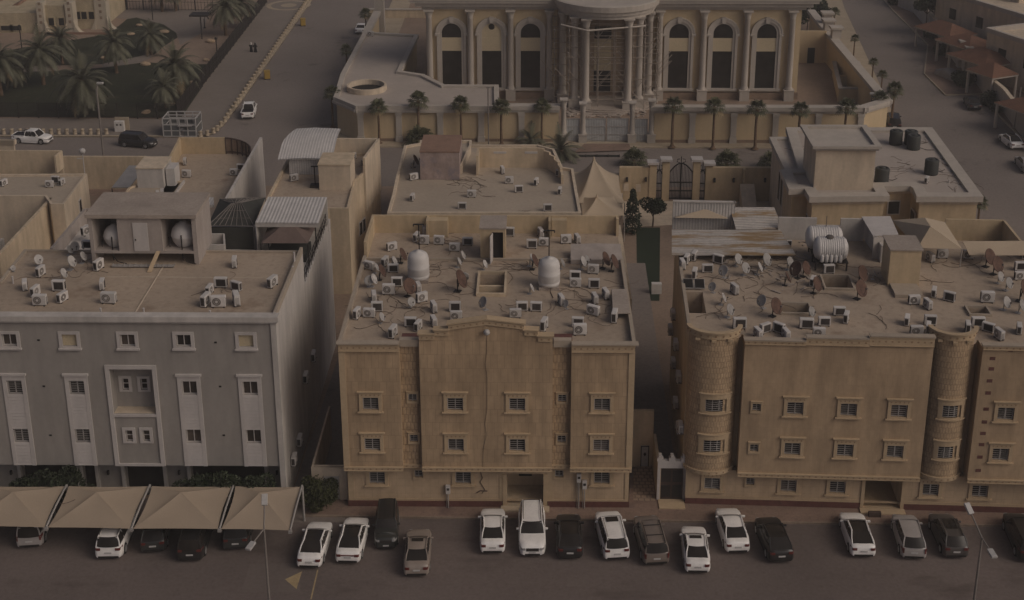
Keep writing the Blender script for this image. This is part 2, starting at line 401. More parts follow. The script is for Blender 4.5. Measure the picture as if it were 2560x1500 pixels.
# windows
cols=[Xc(224,660),Xc(843,660),Xc(1298,660),Xc(1920,660)]
zrow=[S(8,900,672,YU).z, S(8,900,970,YU).z]
zsm=[S(8,520,624,YU+.45).z, S(8,520,922,YU+.45).z]
xsm=[Xc(522,624)+.05,Xc(1623,624)+.05]
wins=[]; 
def rect(x,z,w,h): return (x-w/2,x+w/2,z-h/2,z+h/2)
W=MB()
def fnY(Y): return lambda u,v,d: (u,Y+d,v)
hl=[rect(x,z,1.16,1.02) for x in cols for z in zrow]
for a,b in ((0,1),(2,3),(4,5)):
    W.holes([xs[a],xs[b]],[zb,ZR-.2 if a==2 else ZR],[h for h in hl if xs[a]<h[0]<xs[b]],fnY(YU),.3)
    W.face([(xs[a],YU,zb),(xs[b],YU,zb),(xs[b],YG+.3,zb),(xs[a],YG+.3,zb)])
    W.face([(xs[a],YU,zb),(xs[a],YU,ZR),(xs[a],YU+.9,ZR),(xs[a],YU+.9,zb)]); W.face([(xs[b],YU,zb),(xs[b],YU,ZR),(xs[b],YU+.9,ZR),(xs[b],YU+.9,zb)])
W.build('upper_wall',m_tan,cb)
RW=MB(); RS=MB()
for i,(a,b) in enumerate(((1,2),(3,4))):
    sp=xs[a]+(xs[b]-xs[a])*.78
    RW.holes([xs[a],sp],[zb,ZR-.1],[rect(xsm[i],z,.62,.62) for z in zsm],fnY(YU+.45),.3)
    RS.holes([sp,xs[b]],[zb,ZR-.1],[],fnY(YU+.55),.2)
    RS.face([(xs[a],YU+.45,zb),(xs[b],YU+.45,zb),(xs[b],YG+.3,zb),(xs[a],YG+.3,zb)])
    RS.face([(sp,YU+.45,zb),(sp,YU+.45,ZR-.1),(sp,YU+.55,ZR-.1),(sp,YU+.55,zb)])
RW.build('split_stone_strip',m_rough,cb); RS.build('recess_wall',m_tan,cb)
# body side and back walls
B=MB(); 
xa,xb=XL+.05,XR-.05; zz=ZR+.35
for X in (xa,xb):
    B.face([(X,YU+.3,0 if 0 else zb),(X,ystep,zb),(X,ystep,zz),(X,YU+.3,zz)]); B.face([(X,YG,0),(X,ystep,0),(X,ystep,zb),(X,YG,zb)])
B.face([(xa,ybk+.2,0),(xb,ybk+.2,0),(xb,ybk+.2,ZR),(xa,ybk+.2,ZR)])
for X in (xa,xb): B.face([(X,ystep,0),(X,ybk+.2,0),(X,ybk+.2,ZR),(X,ystep,ZR)])
B.build('side_wall',m_tan,cb)
# roof with light shaft
p0=A(5,1012,1200,ZR); p1=A(5,1208,1045,ZR)
rr=(p0.x,A(5,1200,1200,ZR).x,p0.y,p1.y)
RF=MB(); RF.holes([xa,xb],[YU+.25,ybk+.2],[rr],lambda u,v,d:(u,v,ZR-d),2.6)
RF.face([(rr[0],rr[2],ZR-2.6),(rr[1],rr[2],ZR-2.6),(rr[1],rr[3],ZR-2.6),(rr[0],rr[3],ZR-2.6)])
RF.build('roof',m_roof,cb)
cu=MB(); t=.16
cu.box(rr[0]-t,rr[1]+t,rr[2]-t,rr[2],ZR+.004,ZR+.28); cu.box(rr[0]-t,rr[1]+t,rr[3],rr[3]+t,ZR+.004,ZR+.28); cu.box(rr[0]-t,rr[0],rr[2],rr[3],ZR+.004,ZR+.28); cu.box(rr[1],rr[1]+t,rr[2],rr[3],ZR+.004,ZR+.28)
ym=(rr[2]+rr[3])/2+.1; cu.box(rr[0],rr[1],ym-.12,ym+.12,ZR-.9,ZR-.1)
cu.build('light_shaft_curb',m_beige,cb)
# parapets
P=MB()
P.box(xa-.12,xa+.14,YU+.3,ystep,ZR+.004,zt); P.box(xb-.14,xb+.12,YU+.3,ystep,ZR+.004,zt)
P.box(XL-.15,xs[1],YU-.25,YU+.3,zt-.08,zt+.02); P.box(xs[4],XR+.25,YU-.25,YU+.3,zt-.08,zt+.02)
P.box(xs[1],xs[2]-.06,YU+.2,YU+.7,ZR+.0,zt+.1); P.box(xs[3]+.06,xs[4],YU+.2,YU+.7,ZR,zt+.1)
P.box(xa+.14,xb-.14,ystep-.1,ystep+.1,ZR+.004,ZR+.22)
P.build('parapet',m_roof2,cb)
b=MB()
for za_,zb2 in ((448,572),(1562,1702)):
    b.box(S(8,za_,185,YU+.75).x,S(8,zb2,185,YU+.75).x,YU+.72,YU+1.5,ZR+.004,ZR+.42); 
    b.build('maroon_box',m_plinth,cb); b=MB()  # low dark red boxes behind the recessed parapet stretches
# gable parapet
prof=[(578,250),(578,165),(692,162),(692,135),(792,132),(792,92),(1072,54),(1350,88),(1350,132),(1450,138),(1450,176),(1558,180),(1558,250)]
PP=[S(8,x,y,YU-.05) for x,y in prof]; PP[0].z=PP[-1].z=ZR-.2
for i in (1,3,5,7,9,11): pass
Gb=MB(); Gb.ext([(p.x,YU,p.z) for p in PP],(0,.38,0)); Gb.build('gable_parapet',m_tan,cb)
gc=MB()
def capseg(a,b,th=.10):
    a=Vector(a); b=Vector(b); d=(b-a).normalized(); n=Vector((-d.z,0,d.x)); n = n if n.z>0 or abs(n.z)<1e-3 else -n
    gc.ext([a,b,b+n*th,a+n*th],(0,.66,0))
for i in range(1,len(PP)-2):
    a,b=PP[i],PP[i+1]
    if abs(a.x-b.x)>.3: capseg((a.x-(.1 if i!=6 else 0),YU-.2,a.z),(b.x+(.1 if i!=5 else 0),YU-.2,b.z))
zc=13.02
gc.build('gable_cap',m_tanp,cb)
# lower mouldings of the gable, following its steps
gm=MB()
def mould(i0,i1,dz,h):
    a,b=PP[i0],PP[i1]; n=max(1,round(abs(b.x-a.x)/.42))
    gm.ext([(a.x,YU-.1,a.z-dz-h),(b.x,YU-.1,b.z-dz-h),(b.x,YU-.1,b.z-dz),(a.x,YU-.1,a.z-dz)],(0,.098,0))
    for k in range(n):
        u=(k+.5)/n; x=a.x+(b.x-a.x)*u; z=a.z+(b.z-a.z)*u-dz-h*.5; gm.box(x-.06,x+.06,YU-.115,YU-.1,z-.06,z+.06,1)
for a,b in ((1,2),(3,4),(5,6),(6,7),(8,9),(10,11)): mould(a,b,.06,.36)
gm.build('gable_moulding',[m_tanp,m_tandot],cb)
bd=MB()
band(bd,xs[0],xs[1],YU,ZR-.25,zt-.09,.42); band(bd,xs[4],xs[5],YU,ZR-.25,zt-.09,.42)
for a,b in ((0,1),(2,3),(4,5)): band(bd,xs[a],xs[b],YU,zb,zb+.34,.42)
for a,b in ((1,2),(3,4)): band(bd,xs[a],xs[b],YU+.45,zb,zb+.3,.42,.1)
bd.box(XL-.02,XL+.42,YU-.06,YU-.002,zb+.34,ZR-.26); bd.box(XR-.42,XR+.02,YU-.06,YU-.002,zb+.34,ZR-.26)
bd.build('cornice',[m_tanp,m_tandot],cb)
for i,x in enumerate(cols):
    for j,z in enumerate(zrow): tan_window(cb,x-cb.location.x,YU-YG,z,False,(i,j) in ((0,1),(2,1)))
for i,x in enumerate(xsm):
    for z in zsm: tan_window(cb,x-cb.location.x,YU+.45-YG,z,True)
# ground floor
def Xg(zx): return S(8,zx,1210,YG).x
gz=[(Xg(272),S(8,272,1212,YG).z),(Xg(902),S(8,902,1212,YG).z),(Xg(1918),S(8,1918,1212,YG).z)]
gs=[(Xg(577),S(8,577,1182,YG).z),(Xg(1605),S(8,1605,1182,YG).z)]
ex0,ex1=Xg(1222),Xg(1490)
hl=[rect(x,z,1.16,1.02) for x,z in gz]+[rect(x,z,.62,.62) for x,z in gs]+[(ex0,ex1,.15,2.95)]
G=MB(); G.holes([XL+.1,XR-.1],[.62,zb],[r for r in hl[:-1]]+[(ex0,ex1,.62,2.95)],fnY(YG),.3)
G.build('ground_floor_wall',m_tan2,cb)
pl=MB()
for a,b in ((XL+.05,ex0-.35),(ex1+.35,XR-.05)):
    pl.box(a,b,YG-.07,YG+.2,.13,.62)
pl.build('plinth',m_plinth,cb)
tr=MB()
for a,b in ((XL+.1,ex0-.25),(ex1+.25,XR-.1)):
    tr.box(a,b,YG-.05,YG-.002,.625,.80); tr.box(a,a+.45,YG-.05,YG-.002,.80,zb-.01); tr.box(b-.3,b,YG-.05,YG-.002,.80,zb-.01)
tr.box(ex0-.3,ex0-.004,YG-.1,YG+.3,.13,2.95); tr.box(ex1+.004,ex1+.3,YG-.1,YG+.3,.13,2.95)
tr.build('ground_floor_moulding',m_tanp,cb)
pc=MB(); pc.box(ex0+.004,ex1-.004,YG+.0,YG+2.6,.10,.30); pc.box(ex0-.02,ex0,YG+.3,YG+2.6,.3,zb); pc.box(ex1,ex1+.02,YG+.3,YG+2.6,.3,zb); pc.box(ex0,ex1,YG+2.6,YG+2.7,.3,zb)
pc.box(ex0-.45,ex1+.45,YG-.75,YG-.11,.13,.27)
pc.build('entrance_porch',m_beige,cb)
dr=MB(); xm=(ex0+ex1)/2; dr.box(xm-.5,xm+.5,YG+2.52,YG+2.6,1.15,1.75); dr.build('porch_vent',m_dark,cb)
for x,z in gz: tan_window(cb,x-cb.location.x,0,z)
for x,z in gs: tan_window(cb,x-cb.location.x,0,z,True)
# rear terrace walls, rising behind the roof
T=MB(); zt2=ZR+1.62
T.box(xa-.05,xb+.05,ybk,ybk+.22,ZR+.004,zt2)
xi=A(5,325,742,ZR).x; xj=A(5,2012,742,ZR).x; 
T.box(xa-.05,xa+.17,ystep+.1,ybk,ZR+.004,zt2-.02); T.box(xb-.17,xb+.05,ystep+5.2,ybk,ZR+.004,zt2-.02)
for zx in (648,1535):
    x=A(5,zx,742,ZR).x; T.box(x-.1,x+.1,ybk-1.1,ybk,ZR+.004,zt2-.04)
x0,x1=A(5,648,742,ZR).x,A(5,795,742,ZR).x; T.box(x0,x1,ybk-.9,ybk-.003,ZR+.004,zt2-.1)
x0,x1=A(5,1540,742,ZR).x,A(5,1660,742,ZR).x; T.box(x0+.1,x1,ybk-.7,ybk-.003,ZR+.004,zt2-.12)
T.build('terrace_wall',m_yel,cb)
# stair hut
h0=A(5,1030,940,ZR); h1=A(5,1213,940,ZR); zh=S(5,1120,712,h0.y).z
H=MB(); dw0=S(5,1112,800,h0.y).x; dw1=S(5,1195,800,h0.y).x; dz=S(5,1150,735,h0.y).z
H.holes([h0.x,h1.x],[ZR,zh],[(dw0,dw1,ZR,dz)],fnY(h0.y),.35)
yb2=h0.y+2.6
H.face([(h0.x,h0.y,ZR),(h0.x,yb2,ZR),(h0.x,yb2,zh),(h0.x,h0.y,zh)]); H.face([(h1.x,h0.y,ZR),(h1.x,yb2,ZR),(h1.x,yb2,zh),(h1.x,h0.y,zh)]); H.face([(h0.x,yb2,ZR),(h1.x,yb2,ZR),(h1.x,yb2,zh),(h0.x,yb2,zh)])
H.build('stair_hut',m_yel,cb)
H2=MB(); H2.box(h0.x-.08,h1.x+.08,h0.y-.08,yb2+.08,zh+.003,zh+.14); hr=H2.build('hut_roof',m_concrete,cb)
H3=MB(); H3.box(dw0,dw1,h0.y+.36,h0.y+.4,ZR,dz); H3.build('doorway',m_dark,cb)
H4=MB(); H4.bx((dw0-.02,h0.y-.42,ZR+.05),.06,.86,dz-ZR-.1,R(-12)); H4.build('door',m_white,cb)
# grey lean-to cover and grey slab on the terrace
LC=MB(); a=A(5,1690,820,ZR+.9); b=A(5,2055,820,ZR+.9); c=A(5,2070,935,ZR+.4); e=A(5,1690,935,ZR+.4); mid1=A(5,1880,815,ZR+1.0)
LC.face([a,mid1,(c+e)/2,e]); LC.face([mid1,b,c,(c+e)/2]); LC.face([e,c,(c.x,c.y,ZR),(e.x,e.y,ZR)]); LC.face([b,c,(c.x,c.y,ZR),(b.x,b.y,ZR)]); LC.face([a,e,(e.x,e.y,ZR),(a.x,a.y,ZR)])
o=LC.build('canvas_cover',m_conc_w); tag(o,'pale grey lean-to cover in the right corner of the middle block terrace','cover')
LC=MB(); a=A(5,1990,1155,ZR+.5); b=A(5,2100,1155,ZR+.5); c=A(5,2125,1330,ZR+.5); e=A(5,2000,1335,ZR+.5); LC.ext([a,b,c,e],(0,0,.06))
for p in (a,b,c,e): LC.bx((p.x,p.y,ZR),.06,.06,.5)
o=LC.build('metal_shelf',m_concrete); tag(o,'low grey sheet cover by the right parapet of the middle roof','cover')
# big upright roof tanks with a tee pipe
def roof_tank(zx,zy,lab):
    c=A(5,zx,zy,ZR); t=thing('water_tank',lab,'water tank',c)
    b=MB(); r=.84
    b.lathe((0,0,.25),[(0,0),(r*.96,0),(r,.15),(r*1.03,.3),(r*.985,.34),(r*1.03,.4),(r*1.02,.9),(r*1.05,.96),(r*1.01,1.02),(r*1.0,1.5),(r*.96,1.8),(r*.84,2.02),(r*.6,2.17),(r*.25,2.24),(r*.22,2.3),(0,2.31)],28)
    b.build('shell',m_tank,t,True)
    b=MB(); b.box(-.8,.8,-.7,.7,0,.25); b.build('base',m_concrete,t,True)
    b=MB(); b.tube([(0,1.15,0),(0,1.15,4.3)],.05); b.tube([(-.42,1.15,4.3),(.42,1.15,4.3)],.06); b.tube([(-.42,1.15,4.3),(-.42,1.15,4.12)],.05); b.tube([(.42,1.15,4.3),(.42,1.15,4.12)],.05)
    b.build('vent_pipe',m_black,t,True)
    b=MB(); b.tube([(.1,-.75,.3),(.1,-.95,.3),(.1,-.95,.02),(.3,-2,.02)],.04); b.build('outlet_pipe',m_cable,t,True)
roof_tank(577,1085,'white upright water tank with black tee pipe, left one on the middle roof')
roof_tank(1531,1135,'white upright water tank with black tee pipe, right one on the middle roof')
# facade fittings
lamp=S(8,1075,135,YU); t=thing('flood_light','round white flood light under the apex of the tan gable','light',(lamp.x,YU-.05,lamp.z))
b=MB(); b.lathe((0,0,0),[(0,-.10),(.2,-.1),(.24,0),(.16,.12),(0,.16)],14); o=b.build('lamp_head',m_polew,t,True); o.rotation_euler=(R(70),0,0); o.location=(0,-.25,0)
b=MB(); b.box(-.05,.05,-.2,.05,-.05,.05); b.build('bracket',m_pole,t,True)
b=MB(); pts=[(1076,150),(1074,300),(1064,380),(1078,480),(1076,720),(1060,820),(1074,900),(1050,1000),(1047,1140)]
b.tube([S(8,x,y,YU-.03) for x,y in pts],.013,5); o=b.build('cable',m_cable); tag(o,'dark cable hanging down the tan facade from the gable lamp','cable')
b=MB(); b.tube([S(8,x,y,YG-.04) for x,y in ((1030,1175),(1045,1215),(1025,1245),(1060,1300),(1040,1330))],.03,5); b.tube([S(8,x,y,YG-.05) for x,y in ((1000,1325),(1030,1308),(1080,1312))],.05,5)
o=b.build('cable',m_cable); tag(o,'loose dark wiring on the ground floor wall left of the entrance','cable')
def meter(zx,zy0,zy1,lab):
    p=S(8,zx,zy1,YG-.25); t=thing('meter_cabinet',lab,'utility box',(p.x,YG-.2,.13)); z=S(8,zx,zy0,YG-.25).z
    b=MB(); b.box(-.16,.16,-.1,.12,z-.85,z-.15); b.build('cabinet',m_acw,t,True)
    b=MB(); b.box(-.1,.1,-.112,-.1,z-.55,z-.35); b.build('meter_window',m_acc,t,True)
    b=MB(); b.tube([(0,0,0),(0,0,z-.85)],.05); b.tube([(-.12,0.05,0),(-.12,.05,z-.6)],.03); b.build('conduit',m_steel,t,True)
meter(793,1270,1400,'slim grey meter box on a conduit, left part of the tan ground floor')
meter(1748,1185,1400,'slim grey meter box on a long conduit right of the tan entrance')
meter(1790,1235,1400,'square grey meter box right of the long conduit on the tan wall')
p=A(8,940,1395,.13); t=thing('armchair','worn brown armchair on the pavement against the tan wall','chair',(p.x,p.y,.13))
b=MB(); b.box(-.4,.4,-.35,.35,.12,.42); b.build('seat',m_wood,t,True,bevel=.05); b=MB(); b.box(-.4,.4,.2,.4,.43,.95); b.build('backrest',m_wood,t,True,bevel=.06)
b=MB(); b.box(-.55,-.41,-.35,.35,.1,.62); b.build('armrest',m_wood,t,True,bevel=.05); b=MB(); b.box(.41,.55,-.35,.35,.1,.62); b.build('armrest',m_wood,t,True,bevel=.05)
p=A(8,1697,1395,.13); t=thing('water_pump','small whitewashed water pump on the pavement right of the entrance','pump',(p.x,p.y,.13))
b=MB(); b.tube([(-.3,0,.25),(.2,0,.25)],.2,12); b.build('motor',m_acw,t,True); b=MB(); b.lathe((.3,0,.05),[(0,0),(.18,0),(.2,.4),(.1,.6),(0,.62)],12); b.build('vessel',m_dishg,t,True); b=MB(); b.box(-.4,.5,-.2,.2,0,.05); b.build('base',m_concrete,t,True)

# ------------------------------------------------------------ grey apartment block on the left
YA=YG-.1
gb=thing('apartment_building','grey rendered apartment block with white window frames, left end of the front row','building',(-29,YA,0))
gx1=S(7,2050,600,YA).x; gx0=-47.5
gzb=S(7,1000,1123,YA).z; gzt=S(7,1000,62,YA).z; ZA=gzt+.02
def Xa(zx,zy): return S(7,zx,zy,YA).x
def Za(zy,zx=1000): return S(7,zx,zy,YA).z
tops=[Xa(70,207),Xa(510,207),Xa(935,207),Xa(1345,207),Xa(1803,207)]; tops=[tops[0]-4.35]+tops
ztop=Za(207); sq=(1.06,.95)
talls=[Xa(110,553),Xa(565,553),Xa(1388,553),Xa(1833,553)]; talls=[talls[0]-4.35]+talls
zt0,zt1=Za(553),Za(907); tw=(1.1,1.12)
bx0=(Xa(770,388)+Xa(845,1122))/2; bx1=(Xa(1145,388)+Xa(1212,1122))/2; bz1=Za(388); bzm=Za(755)
hl=[rect(S(7,zx,905,YA).x,S(7,zx,905,YA).z,.52,.95) for zx in (948,1073)]+[rect(x,ztop,*sq) for x in tops]+[rect(x,z,*tw) for x in talls for z in (zt0,zt1)]+[(bx0+.3,bx1-.3,bzm+.12,bz1-.3)]
W=MB(); W.holes([gx0,gx1],[gzb,gzt+.02],hl,fnY(YA),.3)
W.face([(gx0,YA,gzb),(gx1,YA,gzb),(gx1,YA+1.6,gzb),(gx0,YA+1.6,gzb)])
nb=MB(); 
# niche (recessed balcony)
n0,n1,nz0,nz1=bx0+.3,bx1-.3,bzm+.12,bz1-.3
W.face([(n0,YA+.3,nz0),(n0,YA+1.0,nz0),(n0,YA+1.0,nz1),(n0,YA+.3,nz1)]); W.face([(n1,YA+.3,nz0),(n1,YA+1.0,nz0),(n1,YA+1.0,nz1),(n1,YA+.3,nz1)])
W.face([(n0,YA+.3,nz1),(n1,YA+.3,nz1),(n1,YA+1,nz1),(n0,YA+1,nz1)])
def Xn(zx,zy,Y): return S(7,zx,zy,Y)
nw=[S(7,920,527,YA+1.0),S(7,1055,527,YA+1.0)]
W.holes([n0,n1],[nz0,nz1],[rect(p.x,p.z,.5,.95) for p in nw],fnY(YA+1.0),.2)
W.build('front_wall',m_grey,gb)
nb.box(n0,n1,YA+.05,YA+1.0,nz0-.02,nz0+.03); nb.build('balcony_floor',m_beige2,gb)
def white_window(parent,x,y,z,w,h,f,kind='two',sill=True,cur=False):
    def sur():
        b=MB(); a=w/2; c=h/2; d=-.08
        b.box(-a-f,-a,d,.01,-c-f*.6,c+f*.9); b.box(a,a+f,d,.01,-c-f*.6,c+f*.9); b.box(-a,a,d,.01,c,c+f*.9)
        if sill: b.box(-a-f-.06,a+f+.06,d-.1,.01,-c-f*.6-.13,-c-f*.6); b.box(-a,a,d,.01,-c-f*.6,-c)
        else: b.box(-a,a,d,.01,-c-f*.6,-c)
        return b
    key='%.2f%.2f%.2f%d'%(w,h,f,sill)
    o=put('window',cached('window|'+key,sur,m_white),parent,(x,y,z))
    if kind=='blind':
        put('roller_blind',cached('roller_blind|'+key,pane(w,h,.12),m_palin),o)
    else:
        put('pane',cached('pane|%s%d'%(key,cur),pane(w,h,.2),m_glass2 if cur else m_glass),o)
        put('frame',cached('frame|%s%s'%(key,kind),frm(w,h,.06,.12,.18,kind in('two',),kind=='stack'),m_white),o)
        if kind=='shut':
            def sl():
                b=MB()
                for i in range(7): b.box(-w/2+.06,w/2-.06,.08,.11,-h/2+h*(i+.5)/7-.035,-h/2+h*(i+.5)/7+.02)
                b.box(-.03,.03,.07,.08,-h/2,h/2); return b
            put('louvre',cached('louvre|'+key,sl,m_steel),o)
    return o
gl=gb.location
for i,x in enumerate(tops): white_window(gb,x-gl.x,0,ztop,sq[0],sq[1],.24,'blind' if i in (2,5) else 'two',True,i in(1,3))
lw=[S(7,zx,905,YA) for zx in (948,1073)]
for p in nw: white_window(gb,p.x-gl.x,1.0,p.z,.5,.95,.22,'stack',False)
for zx in (948,1073):
    p=S(7,zx,905,YA); white_window(gb,p.x-gl.x,-.0,p.z,.52,.95,.22,'stack',False,True)
TF=MB(); SL=MB()
for x in talls:
    a,b=x-.84,x+.84; z0=gzb+.0; z1=zt0+.56+.42; d=YA-.08
    TF.box(a,x-.55,d,YA-.002,z0,z1); TF.box(x+.55,b,d,YA-.002,z0,z1); TF.box(x-.55,x+.55,d,YA-.002,zt0+.56,z1); TF.box(a-.1,b+.1,d-.1,YA-.002,z1,z1+.16)
    for lo,hi in ((zt1+.56,zt0-.56),(z0,zt1-.56)):
        n=max(2,round((hi-lo)/.27)); SL.box(x-.55,x+.55,YA-.03,YA-.002,lo,hi)
        for k in range(n):
            zz0=lo+(hi-lo)*k/n; SL.ext([(x-.55,YA-.035,zz0+.02),(x-.55,YA-.085,zz0+.03),(x-.55,YA-.04,zz0+(hi-lo)/n-.01),(x-.55,YA-.033,zz0+(hi-lo)/n-.01)],(1.1,0,0))
TF.box(bx0,bx0+.3,YA-.12,YA-.002,gzb,bz1); TF.box(bx1-.3,bx1,YA-.12,YA-.002,gzb,bz1); TF.box(bx0+.3,bx1-.3,YA-.12,YA-.002,bz1-.3,bz1); TF.box(bx0+.3,bx1-.3,YA-.12,YA-.002,bzm-.1,bzm+.1); TF.box(bx0+.3,bx1-.3,YA-.12,YA-.002,gzb,gzb+.2)
TF.build('white_surround',m_white,gb); SL.build('slatted_panel',m_white,gb)
for j,x in enumerate(talls):
    for k,z in enumerate((zt0,zt1)):
        o=put('window',cached('window|tall',frm(1.1,1.12,.05,.10,.2,True),m_white),gb,(x-gl.x,0,z))
        cur=(j>2)
        put('pane',cached('pane|tall%d'%cur,pane(1.1,1.12,.22),m_glass2 if cur else m_glass),o)
        if j<3: put('louvre',cached('louvre|tall',grille(1.0,1.04,7,0),m_dishg),o)
for zx,zy in ((283,205),(1580,222),(322,543),(1613,545),(371,902),(1640,902)):
    p=S(7,zx,zy,YA); b=MB(); b.box(p.x-.09,p.x+.09,YA-.03,YA-.002,p.z-.06,p.z+.06); b.build('vent_hole',m_dark,gb)
b=MB(); b.box(gx0-.1,gx1+.25,YA-.3,YA+.5,gzt+.02,gzt+.42); b.box(gx0-.1,gx1+.15,YA-.2,YA-.002,gzt-.12,gzt+.02); b.build('cornice',m_whitew,gb)
b=MB(); b.box(gx1-.34,gx1+.06,YA-.1,YA+.4,.2,gzt-.12); b.build('corner_pilaster',m_whitew,gb)
yga=A(4,1500,880,ZA).y
# right flank: a tall pale wall running back past the terraces
yfl=A(4,2390,485,ZA-1.5).y
b=MB(); b.box(gx1-.2,gx1,YA+.4,yga,.05,ZA+.45); b.build('side_wall',m_whitew,gb)
# ground floor, set back
b=MB(); YS=YA+1.6
dr_=[( -45,-43.2),(S(10,160,300,YS).x,S(10,590,300,YS).x),(S(10,605,300,YS).x,S(10,725,300,YS).x),(S(10,915,300,YS).x,S(10,1220,300,YS).x),(S(10,1395,300,YS).x,S(10,1960,300,YS).x)]
b.holes([gx0,gx1],[0,gzb],[(a+.1,c-.1,.3,gzb-.25) for a,c in dr_],fnY(YS),.6); b.build('ground_floor_wall',m_grey,gb)
b=MB(); b.box(gx0,gx1,YS+.6,YS+.7,0,gzb); b.build('opening_back',m_glass,gb)
b=MB()
for a,c in dr_:
    for x in (a-.12,c-.12): b.box(x,x+.24,YS-.25,YS+.02,0,gzb-.01)
    b.box(a+.12,c-.12,YS-.2,YS+.02,gzb-.24,gzb-.01)
b.build('column',m_whitew,gb)
for zx in (85,795,1315,2030):
    p=S(10,zx,232,YS); b=MB(); b.box(p.x-.07,p.x+.07,YS-.2,YS-.002,p.z-.16,p.z+.16); b.build('wall_lamp',m_iron,gb)
b=MB(); b.box(gx0,gx1+.0,YA+1.6,YA+3,-.0,.12); b.build('threshold',m_conc_w,gb)
# roof
pa=A(4,205,858,ZA); b=MB(); b.face([(gx0,YA+.45,ZA),(gx1-.15,YA+.45,ZA),(gx1-.15,yga,ZA),(pa.x,yga,ZA),(pa.x,yga,ZA),(A(4,0,1120,ZA).x,A(4,0,1120,ZA).y,ZA),(gx0,A(4,0,1120,ZA).y,ZA)]); b.build('roof',m_roof,gb)
b=MB(); b.box(gx1-.2,gx1+.02,YA+.5,yga,ZA+.004,ZA+.47); 
b.wallseg(A(4,0,1115,ZA),(pa.x,yga),ZA+.004,ZA+.2,.25); b.box(pa.x,gx1-.2,yga-.2,yga,ZA+.004,ZA+.18); b.build('parapet',m_roof2,gb)
b=MB(); s0=A(4,985,1330,ZA); s1=A(4,1195,985,ZA); b.tube([(s0.x,s0.y,ZA+.0),(s1.x,s1.y,ZA+.0)],.07,4)
s0=A(4,770,1060,ZA); s1=A(4,2050,1070,ZA); b.tube([(s0.x,s0.y,ZA),(s1.x,s1.y,ZA)],.05,4); b.build('roof_joint',m_roof2,gb)
# twin-tank roof house
yt=A(4,1430,972,ZA).y; t0=S(4,660,800,yt).x; t1=S(4,1445,800,yt).x; ztp=S(4,1100,628,yt).z; td=4.6
fz=S(4,1000,872,yt).z
th=thing('tank_house','pale concrete roof house with a door between two open tank bays, on the grey block','roof house',((t0+t1)/2,yt,ZA))
c1,c2=S(4,868,800,yt).x,S(4,1190,800,yt).x
b=MB(); b.box(t0,t0+.28,yt,yt+td,ZA+.004,ztp); b.box(t1-.34,t1,yt,yt+td,ZA+.004,ztp); b.box(c1,c2,yt+.0,yt+td-.5,fz,ztp); b.box(t0+.28,t1-.34,yt+td-.2,yt+td,ZA+.004,ztp); b.box(t0+.28,t1-.34,yt,yt+td-.2,fz-.2,fz)
b.build('wall',m_conc_w,th)
b=MB(); b.box(t0-.15,t1+.1,yt-.2,yt+td+.1,ztp,ztp+.3); b.build('roof',m_concrete,th)
d0,d1=S(4,978,760,yt),S(4,1085,760,yt); b=MB(); b.box(d0.x,d1.x,yt-.06,yt-.002,fz+.02,S(4,1030,665,yt).z); dd=b.build('door',m_white,th)
b=MB(); b.box(d0.x+.12,d0.x+.2,yt-.11,yt-.06,fz+.9,fz+1.05); b.build('handle',m_iron,dd)
for zx,zyc,rr_,lab in ((805,785,.86,'left'),(1315,772,.98,'right')):
    c=S(4,zx,zyc,yt); t=thing('water_tank','rounded white water tank in the %s bay of the roof house'%lab,'water tank',(c.x,yt+.6,fz))
    b=MB(); hh=rr_*2.0
    b.lathe((0,rr_*.7,0.02),[(0,0),(rr_*.62,0),(rr_*.72,.12),(rr_*.9,.45),(rr_,hh*.42),(rr_*1.03,hh*.46),(rr_,hh*.5),(rr_*.9,hh*.7),(rr_*.62,hh*.88),(rr_*.3,hh*.96),(rr_*.25,hh*1.02),(0,hh*1.03)],24); b.build('shell',m_tank,t,True)
    b=MB(); b.tube([(.05,-.32,-.9),(.05,-.36,.3),(.05,-.30,hh*.62)],.05); b.tube([(-rr_*1.0,0,.1),(-rr_*1.0,-.1,1.0)],.03); b.tube([(.05,-.36,-.5),(.4,-.5,-.95),(1.2,-.9,-.95)],.04); b.build('pipe',m_black,t,True)
b=MB(); p=A(4,1093,1030,ZA); p2=S(4,1160,868,yt-.05); e=.16
b.ext([(p.x-e,p.y,ZA+.02),(p.x+e,p.y,ZA+.02),(p2.x+e,yt-.1,fz),(p2.x-e,yt-.1,fz)],(0,0,.05)); o=b.build('plank',m_tanp); tag(o,'timber plank leaning from the grey roof up to the tank house door','plank')
b=MB(); a=S(4,830,955,yt-.3); c=S(4,1280,955,yt-.3)
for k in range(4): b.tube([(a.x,yt-.35-.1*k,ZA+.12),(c.x,yt-.35-.1*k,ZA+.12)],.05)
for k in range(12): x=a.x+(c.x-a.x)*k/11; b.box(x-.03,x+.03,yt-.75,yt-.28,ZA+.18,ZA+.22)
o=b.build('pipe_rack',m_steel); tag(o,'grey pipe rack lying under the tank house on the grey roof','pipes')
